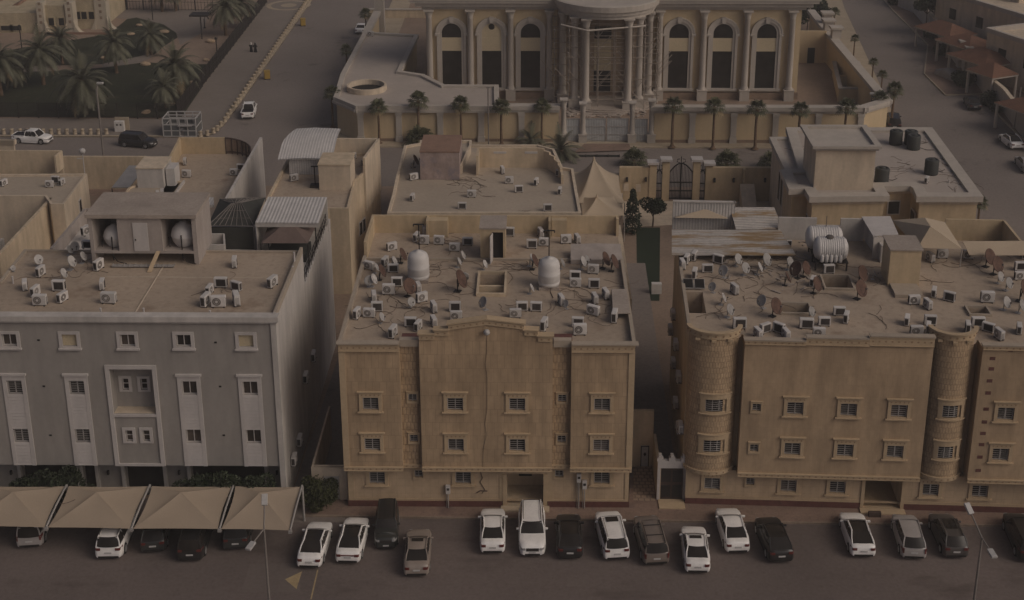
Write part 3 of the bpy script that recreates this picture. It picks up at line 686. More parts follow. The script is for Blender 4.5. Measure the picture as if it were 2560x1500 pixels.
# ------------------------------------------------------------ right tan block (its own slightly turned frame)
class Fr:
    def __init__(s, root): s.m=wm(root); s.i=s.m.inverted(); s.o=s.i@Vector((0,0,CH)); s.r=s.i.to_3x3()
    def S(s,r,x,y,Y):
        d=s.r@ray(*q(r,x,y)); t=(Y-s.o.y)/d.y; return s.o+d*t
    def A(s,r,x,y,z):
        d=s.r@ray(*q(r,x,y)); t=(z-s.o.z)/d.z; return s.o+d*t
b0=at((1753,1258),.15)
rb=thing('apartment_building','tan stone apartment block with two round split-stone bays, right end of the front row','building',(b0.x,b0.y,0),math.atan2(-.81,19.35))
f=Fr(rb); yu=-.7
rzb=f.S(9,1000,1215,yu).z; rt1=f.S(9,700,200,yu).z; rt2=f.S(9,1150,183,yu).z; rt3=f.S(9,1600,172,yu).z
mx0=f.S(9,470,600,yu).x-.15; ma=f.S(9,925,190,yu).x; mb_=f.S(9,1390,180,yu).x; mx1=f.S(9,1822,600,yu).x
bx_0=f.S(9,2180,600,yu).x; bx_1=bx_0+12
RZ=rt1-.35
wc=[f.S(9,843,710,yu),f.S(9,1235,713,yu),f.S(9,1605,718,yu)]; wr2=f.S(9,1190,1010,yu).z; wr1=wc[1].z
ws=f.S(9,560,706,yu); wt=[f.S(9,2388,725,yu)]
hl=[rect(p.x,z,1.16,1.02) for p in wc for z in (wr1,wr2)]+[rect(ws.x,z,.62,.62) for z in (wr1,wr2)]
W=MB(); W.holes([mx0,mx1],[rzb,RZ-.05],hl,fnY(yu),.3)
W.face([(mx0,yu,rzb),(mx1,yu,rzb),(mx1,.4,rzb),(mx0,.4,rzb)]); W.face([(mx0,yu,rzb),(mx0,yu,RZ),(mx0,1,RZ),(mx0,1,rzb)])
W.build('upper_wall',m_tanR,rb,True)
W=MB(); W.holes([bx_0,bx_1],[rzb,RZ-.05],[rect(x,z,1.16,1.02) for x in (wt[0].x,wt[0].x+4.4) for z in (wr1,wr2)],fnY(yu),.3)
W.face([(bx_0,yu,rzb),(bx_1,yu,rzb),(bx_1,.4,rzb),(bx_0,.4,rzb)]); W.face([(bx_0,yu,rzb),(bx_0,yu,RZ),(bx_0,1.4,RZ),(bx_0,1.4,rzb)]); W.build('end_wall',m_tanR,rb,True)
for p in wc:
    for z in (wr1,wr2): tan_window(rb,p.x,yu,z)
for z in (wr1,wr2): tan_window(rb,ws.x,yu,z,True)
for x in (wt[0].x,wt[0].x+4.4):
    for z in (wr1,wr2): tan_window(rb,x,yu,z)
bd=MB()
band(bd,mx0,ma,yu,RZ-.05,rt1-.08); band(bd,ma+.01,mb_,yu,RZ+.0,rt2-.08); band(bd,mb_+.01,mx1,yu,RZ+.06,rt3-.08); band(bd,mx0,mx1,yu,rzb,rzb+.32); band(bd,bx_0,bx_1,yu,rzb,rzb+.32); band(bd,bx_0,bx_1,yu,RZ-.05,rt1-.08)
bd.build('cornice',[m_tanp,m_tandot],rb,True)
P=MB(); P.box(mx0-.1,ma,yu-.2,yu+.3,rt1-.08,rt1+.02); P.box(ma,mb_,yu-.2,yu+.3,rt2-.08,rt2+.02); P.box(mb_,mx1+.05,yu-.2,yu+.3,rt3-.08,rt3+.02); P.box(bx_0-.1,bx_1,yu-.2,yu+.3,rt1-.08,rt1+.02)
P.box(mx0,mx1,yu+.005,yu+.3,RZ,rt1-.08); P.box(bx_0,bx_1,yu+.005,yu+.3,RZ,rt1-.08); 
P.build('parapet',m_roof2,rb,True)
# vertical run of small square openings
for k in range(12):
    zy=[265,340,416,504,593,711,805,889,971,1062,1160,1160][k]; zx=[2299,2290,2281,2268,2257,2243,2230,2220,2209,2197,2185,2185][k]
    if k==11: continue
    p=f.S(9,zx,zy,yu); b=MB(); b.box(p.x-.19,p.x+.19,yu-.02,yu-.002,p.z-.13,p.z+.13); b.build('brown_tile',m_plinth,rb,True)
p=f.S(9,2423,272,yu); b=MB(); b.box(p.x-.16,p.x+.16,yu-.02,yu-.002,p.z-.19,p.z+.19); b.build('brown_tile',m_plinth,rb,True)
# round bays
def bay(x0,x1,ztop,name_i):
    cx=(x0+x1)/2; a=(x1-x0)/2; dep=1.35; cyb=yu+dep+.05; n=22
    def pt(i,s=0): th=math.pi+math.pi*i/n; return (cx+(a+s)*math.cos(th), cyb+(dep+s)*math.sin(th))
    wa=[9.2,14.4]                                     # window gap in arc steps
    b=MB(); zs=[rzb]+[z for w_ in (wr2,wr1) for z in (w_-.51,w_+.51)]+[ztop-.55]
    per=[0]
    for i in range(n): per.append(per[-1]+(Vector(pt(i+1))-Vector(pt(i))).length)
    for j in range(len(zs)-1):
        for i in range(n):
            if j in (1,3) and wa[0]<=i+.5<=wa[1]: continue
            b.face([(*pt(i),zs[j]),(*pt(i+1),zs[j]),(*pt(i+1),zs[j+1]),(*pt(i),zs[j+1])],0,True)
    b.face([(*pt(i),rzb) for i in range(n+1)])
    o=b.build('round_bay',m_rough2,rb,True)
    uv=o.data.uv_layers.new(name='arc')
    for pl_ in o.data.polygons:
        for li in pl_.loop_indices:
            v_=o.data.vertices[o.data.loops[li].vertex_index].co; bi=min(range(n+1),key=lambda i_:(pt(i_)[0]-v_.x)**2+(pt(i_)[1]-v_.y)**2); uv.data[li].uv=(per[bi],v_.z)
    c=MB()
    c.grid([[(*pt(i,s),z) for i in range(n+1)] for s,z in ((.0,ztop-.56),(.10,ztop-.56),(.10,ztop-.12),(.22,ztop-.10),(.22,ztop),(-.12,ztop),(-.12,ztop-.8))],0,False)
    c.grid([[(*pt(i,s),z) for i in range(n+1)] for s,z in ((.0,rzb+.3),(.12,rzb+.3),(.12,rzb),(.0,rzb))],0,False)
    for i in range(1,n,2):
        for z in (ztop-.33,rzb+.15):
            x,y=pt(i,.115); c.bx((x,y,z-.06),.12,.03,.12,math.atan2(math.cos(math.pi+math.pi*i/n)*dep*-1,-math.sin(math.pi+math.pi*i/n)*a)*0,1)
    c.build('bay_cornice',[m_tanp,m_tandot],rb,True)
    for z in (wr1,wr2):
        w0,w1=9,15; 
        s=MB(); 
        def arc(i0,i1,s0,z0,z1,m=0):
            K2=8; s.grid([[(*pt(i0+(i1-i0)*k/K2,s_),zz_) for k in range(K2+1)] for s_,zz_ in ((0,z0),(s0,z0),(s0,z1),(0,z1))],m,False)
        arc(w0-1.6,w1+1.6,.10,z+.51,z+.92); arc(w0-1.8,w1+1.8,.18,z+.92,z+1.0); arc(w0-1.8,w1+1.8,.18,z-.72,z-.64); arc(w0-1.4,w0,.10,z-.64,z+.51); arc(w1,w1+1.4,.10,z-.64,z+.51); arc(w0,w1,.06,z-.64,z-.51)
        wo=s.build('window',[m_tanp,m_tandot],rb,True)
        g=MB(); g.grid([[(*pt(w0+.01+(w1-w0-.02)*k/6,-.16),zz_) for k in range(7)] for zz_ in (z-.51,z+.51)],0,False); g.build('pane',m_glass,wo,True)
        g=MB()
        for k in range(6): zz_=z-.51+1.02*(k+.5)/6; g.tube([(*pt(w0+(w1-w0)*u/6,-.03),zz_) for u in range(7)],.016,4)
        for u in (0,.33,.66,1): x,y=pt(w0+(w1-w0)*u,-.06); g.box(x-.025,x+.025,y-.02,y+.02,z-.51,z+.51)
        g.build('grille',m_steel,wo,True)
    for k in (6,10.5,15): 
        x,y=pt(k,.12); b=MB(); b.bx((x,y,ztop-.75),.34,.16,.17); b.build('corbel',m_tanp,rb,True)
tz=f.S(9,270,150,yu).z
bay(f.S(9,50,600,yu+1.2).x,mx0-.28,tz,0)
bay(mx1+.02,bx_0-.3,f.S(9,2000,160,yu).z,1)
b=MB()
for x0,x1 in ((mx0-.28,mx0),(bx_0-.3,bx_0)): b.box(x0,x1,.65,.95,rzb,RZ-.02)
b.build('recess_wall',m_tanR,rb,True)
# ground floor
LX=f.S(9,40,1300,0).x; gw=[(235,1255),(795,1265),(1155,1268),(1838,1277),(2200,1283)]
gp=[f.S(9,x,y,0) for x,y in gw]; gsp=f.S(9,515,1238,0)
e0,e1=f.S(9,1350,1330,0).x,f.S(9,1620,1330,0).x
hl=[rect(p.x,gp[0].z,1.16,1.02) for p in gp]+[rect(gsp.x,gsp.z,.62,.62),(e0,e1,.62,2.75)]
W=MB(); W.holes([LX,bx_1],[.62,rzb],hl,fnY(0),.3); W.build('ground_floor_wall',m_tan2,rb,True)
for p in gp: tan_window(rb,p.x,0,gp[0].z)
tan_window(rb,gsp.x,0,gsp.z,True)
b=MB(); b.box(LX,e0-.25,-.06,.2,.13,.62); b.box(e1+.25,bx_1,-.06,.2,.13,.62); b.build('plinth',m_plinth,rb,True)
b=MB(); b.box(LX,e0-.25,-.05,-.002,.625,.85); b.box(e1+.25,bx_1,-.05,-.002,.625,.85); b.box(e0-.25,e0-.003,-.1,.3,.13,2.75); b.box(e1+.003,e1+.25,-.1,.3,.13,2.75); b.box(LX-.02,LX+.4,-.06,-.002,.85,rzb-.01); b.build('ground_floor_moulding',m_tanp,rb,True)
b=MB(); b.box(e0,e1,.0,4.5,.0,.2); b.box(e0-.3,e1+.3,-.8,-.11,.0,.24); b.build('entrance_floor',m_tanp,rb,True)
b=MB(); b.box(e0-.02,e0-.003,.3,4.5,.2,rzb); b.box(e1+.003,e1+.02,.3,4.5,.2,rzb); b.box(e0,e1,4.5,4.6,.2,rzb); b.build('entrance_passage',m_beige,rb,True)
p=f.S(12,1425,530,-.9); b=MB(); b.box(p.x-.45,p.x+.45,-1.15,-.85,.13,.5); o=b.build('flower_trough',m_wood,None,True); o.matrix_world=wm(rb); tag(o,'dark low trough on the pavement by the entrance of the right tan block','trough')
# sides, roof
lx=f.S(9,20,700,3).x; rbk=f.A(6,1100,790,RZ).y; rbk2=rbk
yL=f.A(6,40,1000,RZ).y
b=MB(); b.face([(lx,.65,0),(lx,rbk,0),(lx,rbk,RZ+.35),(lx,.65,RZ+.35)]); b.face([(lx,.65,0),(LX+.1,.65,0),(LX+.1,.65,RZ),(lx,.65,RZ)]); b.face([(lx,rbk,0),(bx_1,rbk,0),(bx_1,rbk,RZ),(lx,rbk,RZ)]); b.face([(bx_1,.4,0),(bx_1,rbk,0),(bx_1,rbk,RZ),(bx_1,.4,RZ)])
b.build('side_wall',m_yel,rb,True)
def shaft(x0,y0,x1,y1):
    a=f.A(6,x0,y1,RZ); c=f.A(6,x1,y0,RZ); return (a.x,c.x,a.y,f.A(6,x0,y0,RZ).y)
shs=[shaft(45,1170,165,1325),shaft(1070,1062,1230,1155),shaft(750,1265,935,1335),shaft(2130,1290,2235,1345)]
b=MB(); b.holes([lx,bx_1],[.65,rbk],shs,lambda u,v,d:(u,v,RZ-d),2.2)
for s_ in shs: b.face([(s_[0],s_[2],RZ-2.2),(s_[1],s_[2],RZ-2.2),(s_[1],s_[3],RZ-2.2),(s_[0],s_[3],RZ-2.2)])
b.face([(mx0,yu+.3,RZ),(mx1,yu+.3,RZ),(mx1,.65,RZ),(mx0,.65,RZ)]); b.face([(bx_0,yu+.3,RZ),(bx_1,yu+.3,RZ),(bx_1,.65,RZ),(bx_0,.65,RZ)])
for xx0,xx1 in ((lx,mx0),(mx1,bx_0)):
    cx=(xx0+xx1)/2; a=(xx1-xx0)/2
    b.face([(cx+a*.93*math.cos(math.pi+math.pi*i/14), .65+1.15*math.sin(math.pi+math.pi*i/14),RZ) for i in range(15)])
b.build('roof',m_roof,rb,True)
b=MB(); b.box(lx-.05,lx+.2,.9,rbk-6,RZ+.004,RZ+.36)
for s_ in shs[1:]:
    for x0,x1,y0,y1 in ((s_[0]-.14,s_[0],s_[2]-.14,s_[3]+.14),(s_[1],s_[1]+.14,s_[2]-.14,s_[3]+.14),(s_[0],s_[1],s_[2]-.14,s_[2]),(s_[0],s_[1],s_[3],s_[3]+.14)): b.box(x0,x1,y0,y1,RZ+.004,RZ+.2)
b.build('roof_curb',m_roof2,rb,True)
# yellow stair tower
s0=f.A(6,1520,1130,RZ); s1=f.A(6,1745,1130,RZ); szt=f.S(6,1620,868,s0.y).z
b=MB(); b.box(s0.x,s1.x,s0.y,s0.y+2.7,RZ+.004,szt); b.build('stair_tower',m_yel,rb,True)
b=MB(); b.box(s0.x-.1,s1.x+.1,s0.y-.1,s0.y+2.8,szt,szt+.12); b.build('tower_roof',m_concrete,rb,True)
b=MB(); a=f.A(6,1560,1215,RZ); b.box(s0.x+.15,s1.x-.15,a.y,s0.y-.003,RZ+.004,RZ+.28); b.build('tower_step',m_roof2,rb,True)
# rear roof structures: each a thing, placed in the block's frame
def inframe(o): o.matrix_basis=wm(rb)@o.matrix_basis; return o
def rthing(name,label,cat,loc=(0,0,0)): o=thing(name,label,cat,(0,0,0)); o.matrix_basis=wm(rb)@Matrix.Translation(Vector(loc)); return o
z1=RZ+.55; z2=RZ+.8
b=MB(); P4=[f.A(6,-60,905,z1),f.A(6,850,905,z1),f.A(6,735,722,z2),f.A(6,-60,720,z2)]; b.ext(P4,(0,0,.06)); o=b.build('rusty_roof_sheet',m_rustsheet,None,True); inframe(o); tag(o,'long low rusty orange and white sheet roof behind the roof dishes','roof sheet')
b=MB(); P4=[f.A(6,410,716,z2+.1),f.A(6,752,712,z2+.1),f.A(6,690,556,z2+.9),f.A(6,365,555,z2+.9)]; b.ext(P4,(0,0,.06)); o=b.build('rusty_roof_sheet',m_rustsheet,None,True); inframe(o); tag(o,'smaller rusty orange sheet roof beside the white ribbed pen','roof sheet')
pen0=f.A(6,385,716,RZ); yb_=f.A(6,370,560,RZ+2.0).y
t=rthing('roof_pen','white ribbed metal pen with beige shade inside, behind the right roof dishes','shed',(f.A(6,-40,716,RZ).x,pen0.y,RZ))
def relp(p,o=t): return p-Vector((f.A(6,-40,716,RZ).x,pen0.y,RZ))
xa_=f.A(6,-60,700,RZ).x-f.A(6,-40,716,RZ).x; xb_=pen0.x-f.A(6,-40,716,RZ).x; dp=yb_-pen0.y
b=MB(); b.box(xa_,xb_,dp,dp+.1,0,2.5); b.box(xb_,xb_+.1,0,dp,0,2.5); b.build('ribbed_wall',m_corry,t,True)
b=MB(); b.box(xa_,xb_+.1,dp-.1,dp+.2,2.5,2.62); b.box(xb_-.05,xb_+.15,0,dp-.1,2.5,2.62); b.build('top_rail',m_whitew,t,True)
b=MB(); cx=(xa_+xb_)/2; pk=(cx+.2,dp*.55,1.9); cs=[(xa_+.2,.3,1.0),(xb_-.5,.3,1.0),(xb_-.5,dp-.6,1.3),(xa_+.2,dp-.6,1.3)]
for i in range(4): b.face([cs[i],cs[(i+1)%4],pk])
b.build('shade',m_tent,t,True)
# white parapets
b=MB(); yw=f.A(6,1000,790,RZ).y-.1
def wseg(za,zb_,y,h,th=.2,bb=b): bb.box(f.S(6,za,760,y).x,f.S(6,zb_,760,y).x,y,y+th,RZ+.004,RZ+h)
wseg(715,995,yw,2.0); wseg(995,1170,yw,1.35); wseg(1170,1345,yw,2.0)
b.build('white_parapet',m_whitew,rb,True)
b=MB(); a=f.A(6,1475,958,RZ); c=f.A(6,1345,770,RZ); b.wallseg(a,c,RZ+.004,RZ+1.5,.22); b.build('white_parapet',m_whitew,rb,True)
wz=RZ+1.9
b=MB(); P4=[f.A(6,1415,768,wz),f.A(6,1600,756,wz),f.A(6,1540,622,wz+.1),f.A(6,1330,626,wz+.1)]; b.ext(P4,(0,0,.08)); 
o=b.build('shed_roof',m_white,None,True); inframe(o); tag(o,'white sheet shed roof left of the beige hip tent on the right tan roof','shed roof')
b=MB(); P4=[f.A(6,1510,748,wz+.12),f.A(6,1572,742,wz+.12),f.A(6,1545,660,wz+.2),f.A(6,1495,660,wz+.2)]; b.ext(P4,(0,0,.05)); b.build('brown_hatch',m_concrete,o)
b=MB(); a=f.A(6,1420,775,wz); c=f.A(6,1600,762,wz); b.ext([(a.x,a.y,RZ),(c.x,c.y,RZ),(c.x,c.y,wz),(a.x,a.y,wz)],(0,.1,0)); o2=b.build('front_wall',m_whitew,None,True); o2.matrix_basis=wm(rb); o2.parent=o; o2.matrix_basis=Matrix()
# hip tent
t=rthing('hip_tent','beige hip-roofed shade tent on the right tan roof behind the stair tower','tent')
zt_=RZ+1.6; A1=f.A(6,1740,850,zt_); A2=f.A(6,2065,855,zt_); A3=f.A(6,1940,660,zt_+.2); A4=f.A(6,1550,645,zt_+.2); Ap=f.A(6,1835,690,zt_+1.6); Ap2=f.A(6,1795,628,zt_+1.2)
b=MB(); b.face([A1,A2,Ap]); b.face([A2,A3,Ap2,Ap]); b.face([A4,A1,Ap,Ap2]); b.face([A3,A4,Ap2]); b.build('canopy',m_tent,t,True)
b=MB()
for p in (A1,A2,A3,A4): b.tube([(p.x,p.y,RZ),(p.x,p.y,p.z)],.05)
b.build('pole',m_steel,t,True)
b=MB(); za=RZ+1.3; P1=f.A(6,2070,805,za+.2); P2=f.A(6,2600,800,za+.2); P3=f.A(6,2600,905,za-.5); P4_=f.A(6,2120,905,za-.5); b.ext([P4_,P3,P2,P1],(0,0,.05)); o=b.build('shade_sheet',m_tent,None,True); inframe(o); tag(o,'long beige shade sheet along the back edge of the right tan roof','shade sheet')
# yellow court behind
t=rthing('yard_wall','yellow walled court open to the sky behind the beige tents','wall'); Yc=f.A(6,2350,800,RZ-.6).y; yz=RZ-.6; yh=f.S(6,2200,645,Yc+.0).z
b=MB(); x0=f.S(6,1945,700,Yc).x; x1=f.S(6,2370,700,Yc).x; b.box(x0,x1,Yc,Yc+.2,0,yh); 
pE=f.A(6,2500,800,yh); b.wallseg((x1,Yc),(pE.x,pE.y),0,yh,.2); b.build('wall',m_yel,t,True)
b=MB(); b.face([(x0,Yc,yz),(x1,Yc,yz),(pE.x+1,pE.y,yz),(x0,pE.y,yz)]); b.build('floor',m_roof,t,True)
# ribbed horizontal tanks on a stand
tc_=f.A(6,1130,985,RZ); t=rthing('water_tank','ribbed white horizontal water tanks on a steel stand on the right tan roof','water tank',tc_)
def barrel(x0,x1,y,z,r,name,ribs=True):
    b=MB(); prof=[(x0,.02),(x0,.55),(x0+.12,.85),(x0+.3,1)]; n=12
    for i in range(n): 
        u=x0+.3+(x1-x0-.6)*i/n; w_=(x1-x0-.6)/n; prof += [(u+w_*.1,1.0),(u+w_*.35,1.045 if ribs else 1),(u+w_*.65,1.045 if ribs else 1),(u+w_*.9,1.0)]
    prof += [(x1-.3,1),(x1-.12,.85),(x1,.55),(x1,.02)]
    b.grid([[(x,y+r*k*math.cos(2*math.pi*j/22),z+r*k*math.sin(2*math.pi*j/22)) for j in range(22)] for x,k in prof],0,True,True); b.build(name,m_tank,t,True)
sc_=f.S(6,985,800,tc_.y).x-tc_.x; sd_=f.S(6,1230,800,tc_.y).x-tc_.x
barrel(sc_,sd_,0,1.6,.92,'front_barrel'); barrel(sc_-.35,sd_-.1,1.95,1.7,.92,'rear_barrel')
b=MB()
for k in range(5): x=sc_+.55+.36*k; b.lathe((x,-.85,.75),[(0,0),(.14,0),(.16,.1),(.16,.5),(.1,.66),(0,.7)],10)
b.build('foot_ribs',m_tank,t,True)
b=MB(); b.lathe((sc_+1.2,0,2.48),[(.32,0),(.32,.12),(.25,.2),(0,.2)],14); b.tube([(sc_+1.2,1.95,2.6),(sc_+1.2,1.95,3.6)],.03); b.build('lid',m_acg,t,True)
b=MB()
for x in (sc_+.1,sd_-.1):
    for y in (-.8,.9,2.9): b.box(x-.06,x+.06,y-.06,y+.06,0,.7)
b.box(sc_,sd_,-.9,3.0,.66,.74); b.build('stand',m_iron,t,True)
# solar panels
t=rthing('solar_panel','pair of small tilted dark solar panels at the left edge of the right tan roof','solar panel',f.A(6,100,1140,RZ))
for k in (-1,1):
    b=MB(); cx=k*.44; b.ext([(cx-.4,-.5,.15),(cx+.4,-.5,.15),(cx+.4,.5,.5),(cx-.4,.5,.5)],(0,0,.04)); p_=b.build('panel',m_dishg,t,True)
    b=MB(); b.ext([(cx-.36,-.46,.205),(cx+.36,-.46,.205),(cx+.36,.46,.527),(cx-.36,.46,.527)],(0,0,.004)); b.build('cells',m_glass,p_,True)

# ------------------------------------------------------------ air conditioners
proto=thing('air_conditioner','white air conditioner outdoor unit','air conditioner')
b=MB(); b.box(-.44,.44,-.17,.17,.07,.74); b.build('casing',m_acw,proto,True,bevel=.025)
b=MB(); c=-.10
b.face([(c+.27*math.cos(2*math.pi*i/20),-.176,.41+.27*math.sin(2*math.pi*i/20)) for i in range(20)]); 
for r_ in (.27,.18,.09): b.tube([(c+r_*math.cos(2*math.pi*i/16),-.183,.41+r_*math.sin(2*math.pi*i/16)) for i in range(17)],.008,4,1,cap=False)
b.lathe((0,0,0),[(.0,0),(.0,0)],3); o=b.build('fan_grille',[m_acg,m_acw],proto,True)
b=MB(); b.face([(c+.07*math.cos(2*math.pi*i/10),-.19,.41+.07*math.sin(2*math.pi*i/10)) for i in range(10)]); b.build('fan_hub',m_acw,o,True)
b=MB(); b.box(-.36,.28,.172,.18,.15,.66); b.box(-.448,-.442,-.11,.12,.15,.66); b.build('coil_grille',m_acc,proto,True)
b=MB()
for k in range(6): b.box(.442,.452,-.12,.10,.2+.07*k,.225+.07*k)
b.box(.442,.49,-.06,.12,.10,.18); b.build('side_louvre',m_acg,proto,True)
b=MB(); b.box(-.36,-.28,-.2,.2,0,.07); b.box(.28,.36,-.2,.2,0,.07); b.build('foot',m_acc,proto,True)
# facing: how the unit is turned; words for its label
WORD={'f':('fan to street',0),'b':('coil to street',180),'l':('fan turned left',-75),'r':('fan turned right',75),
      'fl':('fan half left',-35),'fr':('fan half right',35),'bl':('coil half right',145),'br':('coil half left',215)}
ORD=['first from left','second from left','third from left','fourth from left','fifth from left','sixth from left','seventh from left']
labels_seen={}
def where(p, marks):
    best=min(marks, key=lambda m:(Vector(m[0])-Vector((p.x,p.y))).length)
    d=Vector((p.x,p.y))-Vector(best[0])
    if abs(d.x)>abs(d.y)*1.2: w_='right of' if d.x>0 else 'left of'
    else: w_='behind' if d.y>0 else 'in front of'
    return '%s the %s'%(w_,best[1])
def place_units(items, pos, marks, roofname, group):
    L_=[]
    for it in items:
        r_,x,y,k=it[:4]; p=pos(r_,x,y); L_.append((p,k,where(p,marks),it[4] if len(it)>4 else 1.0))
    cnt={}
    for p,k,w_,s_ in L_: cnt.setdefault((k,w_),[]).append(p)
    for p,k,w_,s_ in L_:
        same=sorted(cnt[(k,w_)],key=lambda v:(v.x))
        i=same.index(p); num='' if len(same)==1 else (', '+ORD[i])
        lab='air conditioner, %s, %s, %s%s'%(WORD[k][0],w_,roofname,num)
        place(proto,p,R(WORD[k][1]+rnd.uniform(-7,7)),lab,(1.0*s_,1.0*s_,s_*rnd.choice((.94,1,1.06))),group)
def mk_marks(fn, lst): return [((fn(*q_).x,fn(*q_).y),n_) for q_,n_ in lst]
AC_C=[(5,380,865,'fr'),(5,560,795,'r'),(5,620,748,'l'),(5,616,820,'f'),(5,726,822,'f'),(5,840,870,'f'),(5,935,828,'b'),(5,1240,760,'b'),(5,1405,850,'b'),(5,1495,832,'f'),(5,1470,768,'l'),(5,1655,815,'f'),(5,1738,808,'l'),
(5,215,1005,'fl'),(5,390,1025,'b'),(5,330,975,'r'),(5,417,1130,'b'),(5,358,1188,'f',1.1),(5,250,1240,'l'),(5,575,1165,'l'),(5,600,1243,'fr'),(5,272,1312,'b'),(5,215,1354,'f'),(5,125,1362,'r'),(8,388,178,'r',1.1),(8,517,105,'b'),(8,572,130,'r'),
(5,687,1315,'l'),(5,687,1415,'l'),(5,842,1312,'b'),(5,852,1378,'f'),(5,1332,1308,'b'),(5,1285,1357,'f'),(5,1437,1310,'b'),(5,1722,1080,'b'),(5,1725,1134,'f'),(5,1860,1142,'b'),(5,1855,1036,'f'),(5,1945,1215,'l'),(5,1866,1250,'l'),(5,1620,1262,'l'),(5,1855,1338,'fl',1.1),(5,2010,1384,'r',1.15),(8,1495,128,'r',1.1),(8,1742,108,'b'),(8,1757,165,'f',1.1)]
MK_C=mk_marks(lambda x,y:A(5,x,y,ZR),[((577,1085),'left water tank'),((1531,1135),'right water tank'),((1110,1120),'light shaft'),((1120,940),'stair hut'),((1072,1440),'gable parapet'),((150,1440),'front left'),((2080,1440),'front right'),((330,760),'back left'),((1990,760),'back right'),((2060,1250),'grey sheet cover'),((160,1180),'left parapet')])
place_units(AC_C,lambda r_,x,y:A(r_,x,y,ZR+.003),MK_C,'middle roof','air conditioners on the middle tan roof')
AC_L=[(4,300,1052,'r'),(4,186,1152,'l'),(4,262,1200,'r'),(4,296,1268,'f',1.15),(4,435,1162,'b',1.1),(4,460,1240,'r',1.05),(4,752,1147,'l'),(4,800,1252,'f',1.25),(4,725,1006,'r',1.1),(4,1720,985,'l',1.05),(4,1620,1137,'b',1.1),(4,1732,1160,'bl'),(4,1734,1262,'l',1.25),(4,1605,1280,'f',1.2),(4,1510,1268,'r',1.2),(4,1537,1185,'r'),(4,1997,1130,'r',1.15),(4,645,852,'b')]
MK_L=mk_marks(lambda x,y:A(4,x,y,ZA),[((1060,960),'tank house'),((1620,1210),'right cluster'),((370,1190),'left cluster'),((100,1000),'left parapet'),((2050,1100),'right parapet'),((1055,1320),'street edge')])
place_units(AC_L,lambda r_,x,y:A(r_,x,y,ZA+.003),MK_L,'grey roof','air conditioners on the grey block roof')
AC_R=[(6,16,1000,'l'),(6,48,960,'r'),(6,105,935,'r'),(6,105,1068,'r'),(6,200,1027,'b'),(6,280,962,'bl'),(6,397,1182,'l'),(6,790,832,'b',.7),(6,435,1438,'b',1.1),(9,570,188,'l'),(9,622,150,'br'),(9,722,150,'bl'),(9,775,190,'l'),(6,925,1437,'b',1.15),(6,1055,1417,'b'),(6,1165,1342,'b'),(6,1215,1392,'r'),(9,1016,178,'f'),(6,1088,1036,'b'),(6,970,1122,'r'),(6,1278,792,'f',.8),(6,1832,947,'l'),(6,1920,922,'f'),(6,2110,927,'f'),(6,1712,1260,'f'),(6,1812,1292,'l'),(6,1857,1202,'r'),(6,1970,1238,'bl'),(6,2247,1247,'f',1.15),(6,1660,1408,'r'),(6,1830,1412,'b'),(9,1815,152,'r'),(9,1730,167,'f',1.05),(6,2487,1012,'b'),(6,2487,1080,'f'),(9,2105,142,'r'),(6,2180,1425,'b',1.1),(9,2255,142,'bl'),(9,2335,197,'l'),(9,2480,152,'r'),(6,2515,922,'r')]
rp=lambda r_,x,y: wm(rb)@(f.A(r_,x,y,RZ+.003))
MK_R=mk_marks(lambda x,y:rp(6,x,y),[((100,1140),'solar panels'),((1130,985),'ribbed water tanks'),((1150,1110),'middle light shaft'),((840,1300),'white light shaft'),((1630,1150),'yellow stair tower'),((2190,1310),'right light shaft'),((2250,990),'brown dishes'),((1900,860),'beige hip tent'),((400,820),'rusty sheet roof'),((250,1440),'left round bay'),((2040,1460),'right round bay'),((1200,1470),'street parapet'),((2490,1240),'right edge')])
place_units(AC_R,rp,MK_R,'right roof','air conditioners on the right tan roof')

# ------------------------------------------------------------ satellite dishes
def dish_proto(name,label,m,r_):
    t=thing(name,label,'satellite dish')
    b=MB(); n=20; rows=[]
    for i in range(6):
        u=i/5; rows.append([(r_*u*math.cos(2*math.pi*k/n), -.05+ .22*r_*u*u*-1, r_*1.08*u*math.sin(2*math.pi*k/n)) for k in range(n)])
    rows=[[Vector((x,y,z)) for x,y,z in rw] for rw in rows]; rows += [[p+Vector((0,.03,0)) for p in rw] for rw in rows[::-1]]
    tl=Matrix.Rotation(R(-28),3,'X'); rows=[[tl@p+Vector((0,0,r_*1.0+.25)) for p in rw] for rw in rows]
    b.grid(rows,0,True,True); d_=b.build('dish',m,t,True)
    b=MB(); b.tube([(0,.14,0),(0,.14,r_+.25)],.035); b.box(-.2,.2,-.06,.34,0,.03); b.tube([(0,.1,r_*.6),(0,.02,r_+.25)],.03); b.build('mast',m_steel if m is not m_rust else m_iron,t,True)
    b=MB(); e=tl@Vector((0,-r_*.95,-.1)); b.tube([tl@Vector((0,-.1,-r_*.98))+Vector((0,0,r_+.25)), e+Vector((0,0,r_+.25))],.02); b.box(e.x-.05,e.x+.05,e.y-.06,e.y+.05,e.z+r_+.2,e.z+r_+.32); b.build('feed_arm',m_acg,t,True)
    return t
dW=dish_proto('satellite_dish','white satellite dish',m_dishw,.40); dG=dish_proto('satellite_dish','grey satellite dish',m_dishg,.42); dB=dish_proto('satellite_dish','brown rusty satellite dish',m_rust,.52)
DW={'w':(dW,'white'),'g':(dG,'grey'),'b':(dB,'rusty')}
FACE={'e':('seen edge on',78),'t':('turned right',45),'a':('turned left',-50),'o':('facing the street',8),'k':('seen from behind',170)}
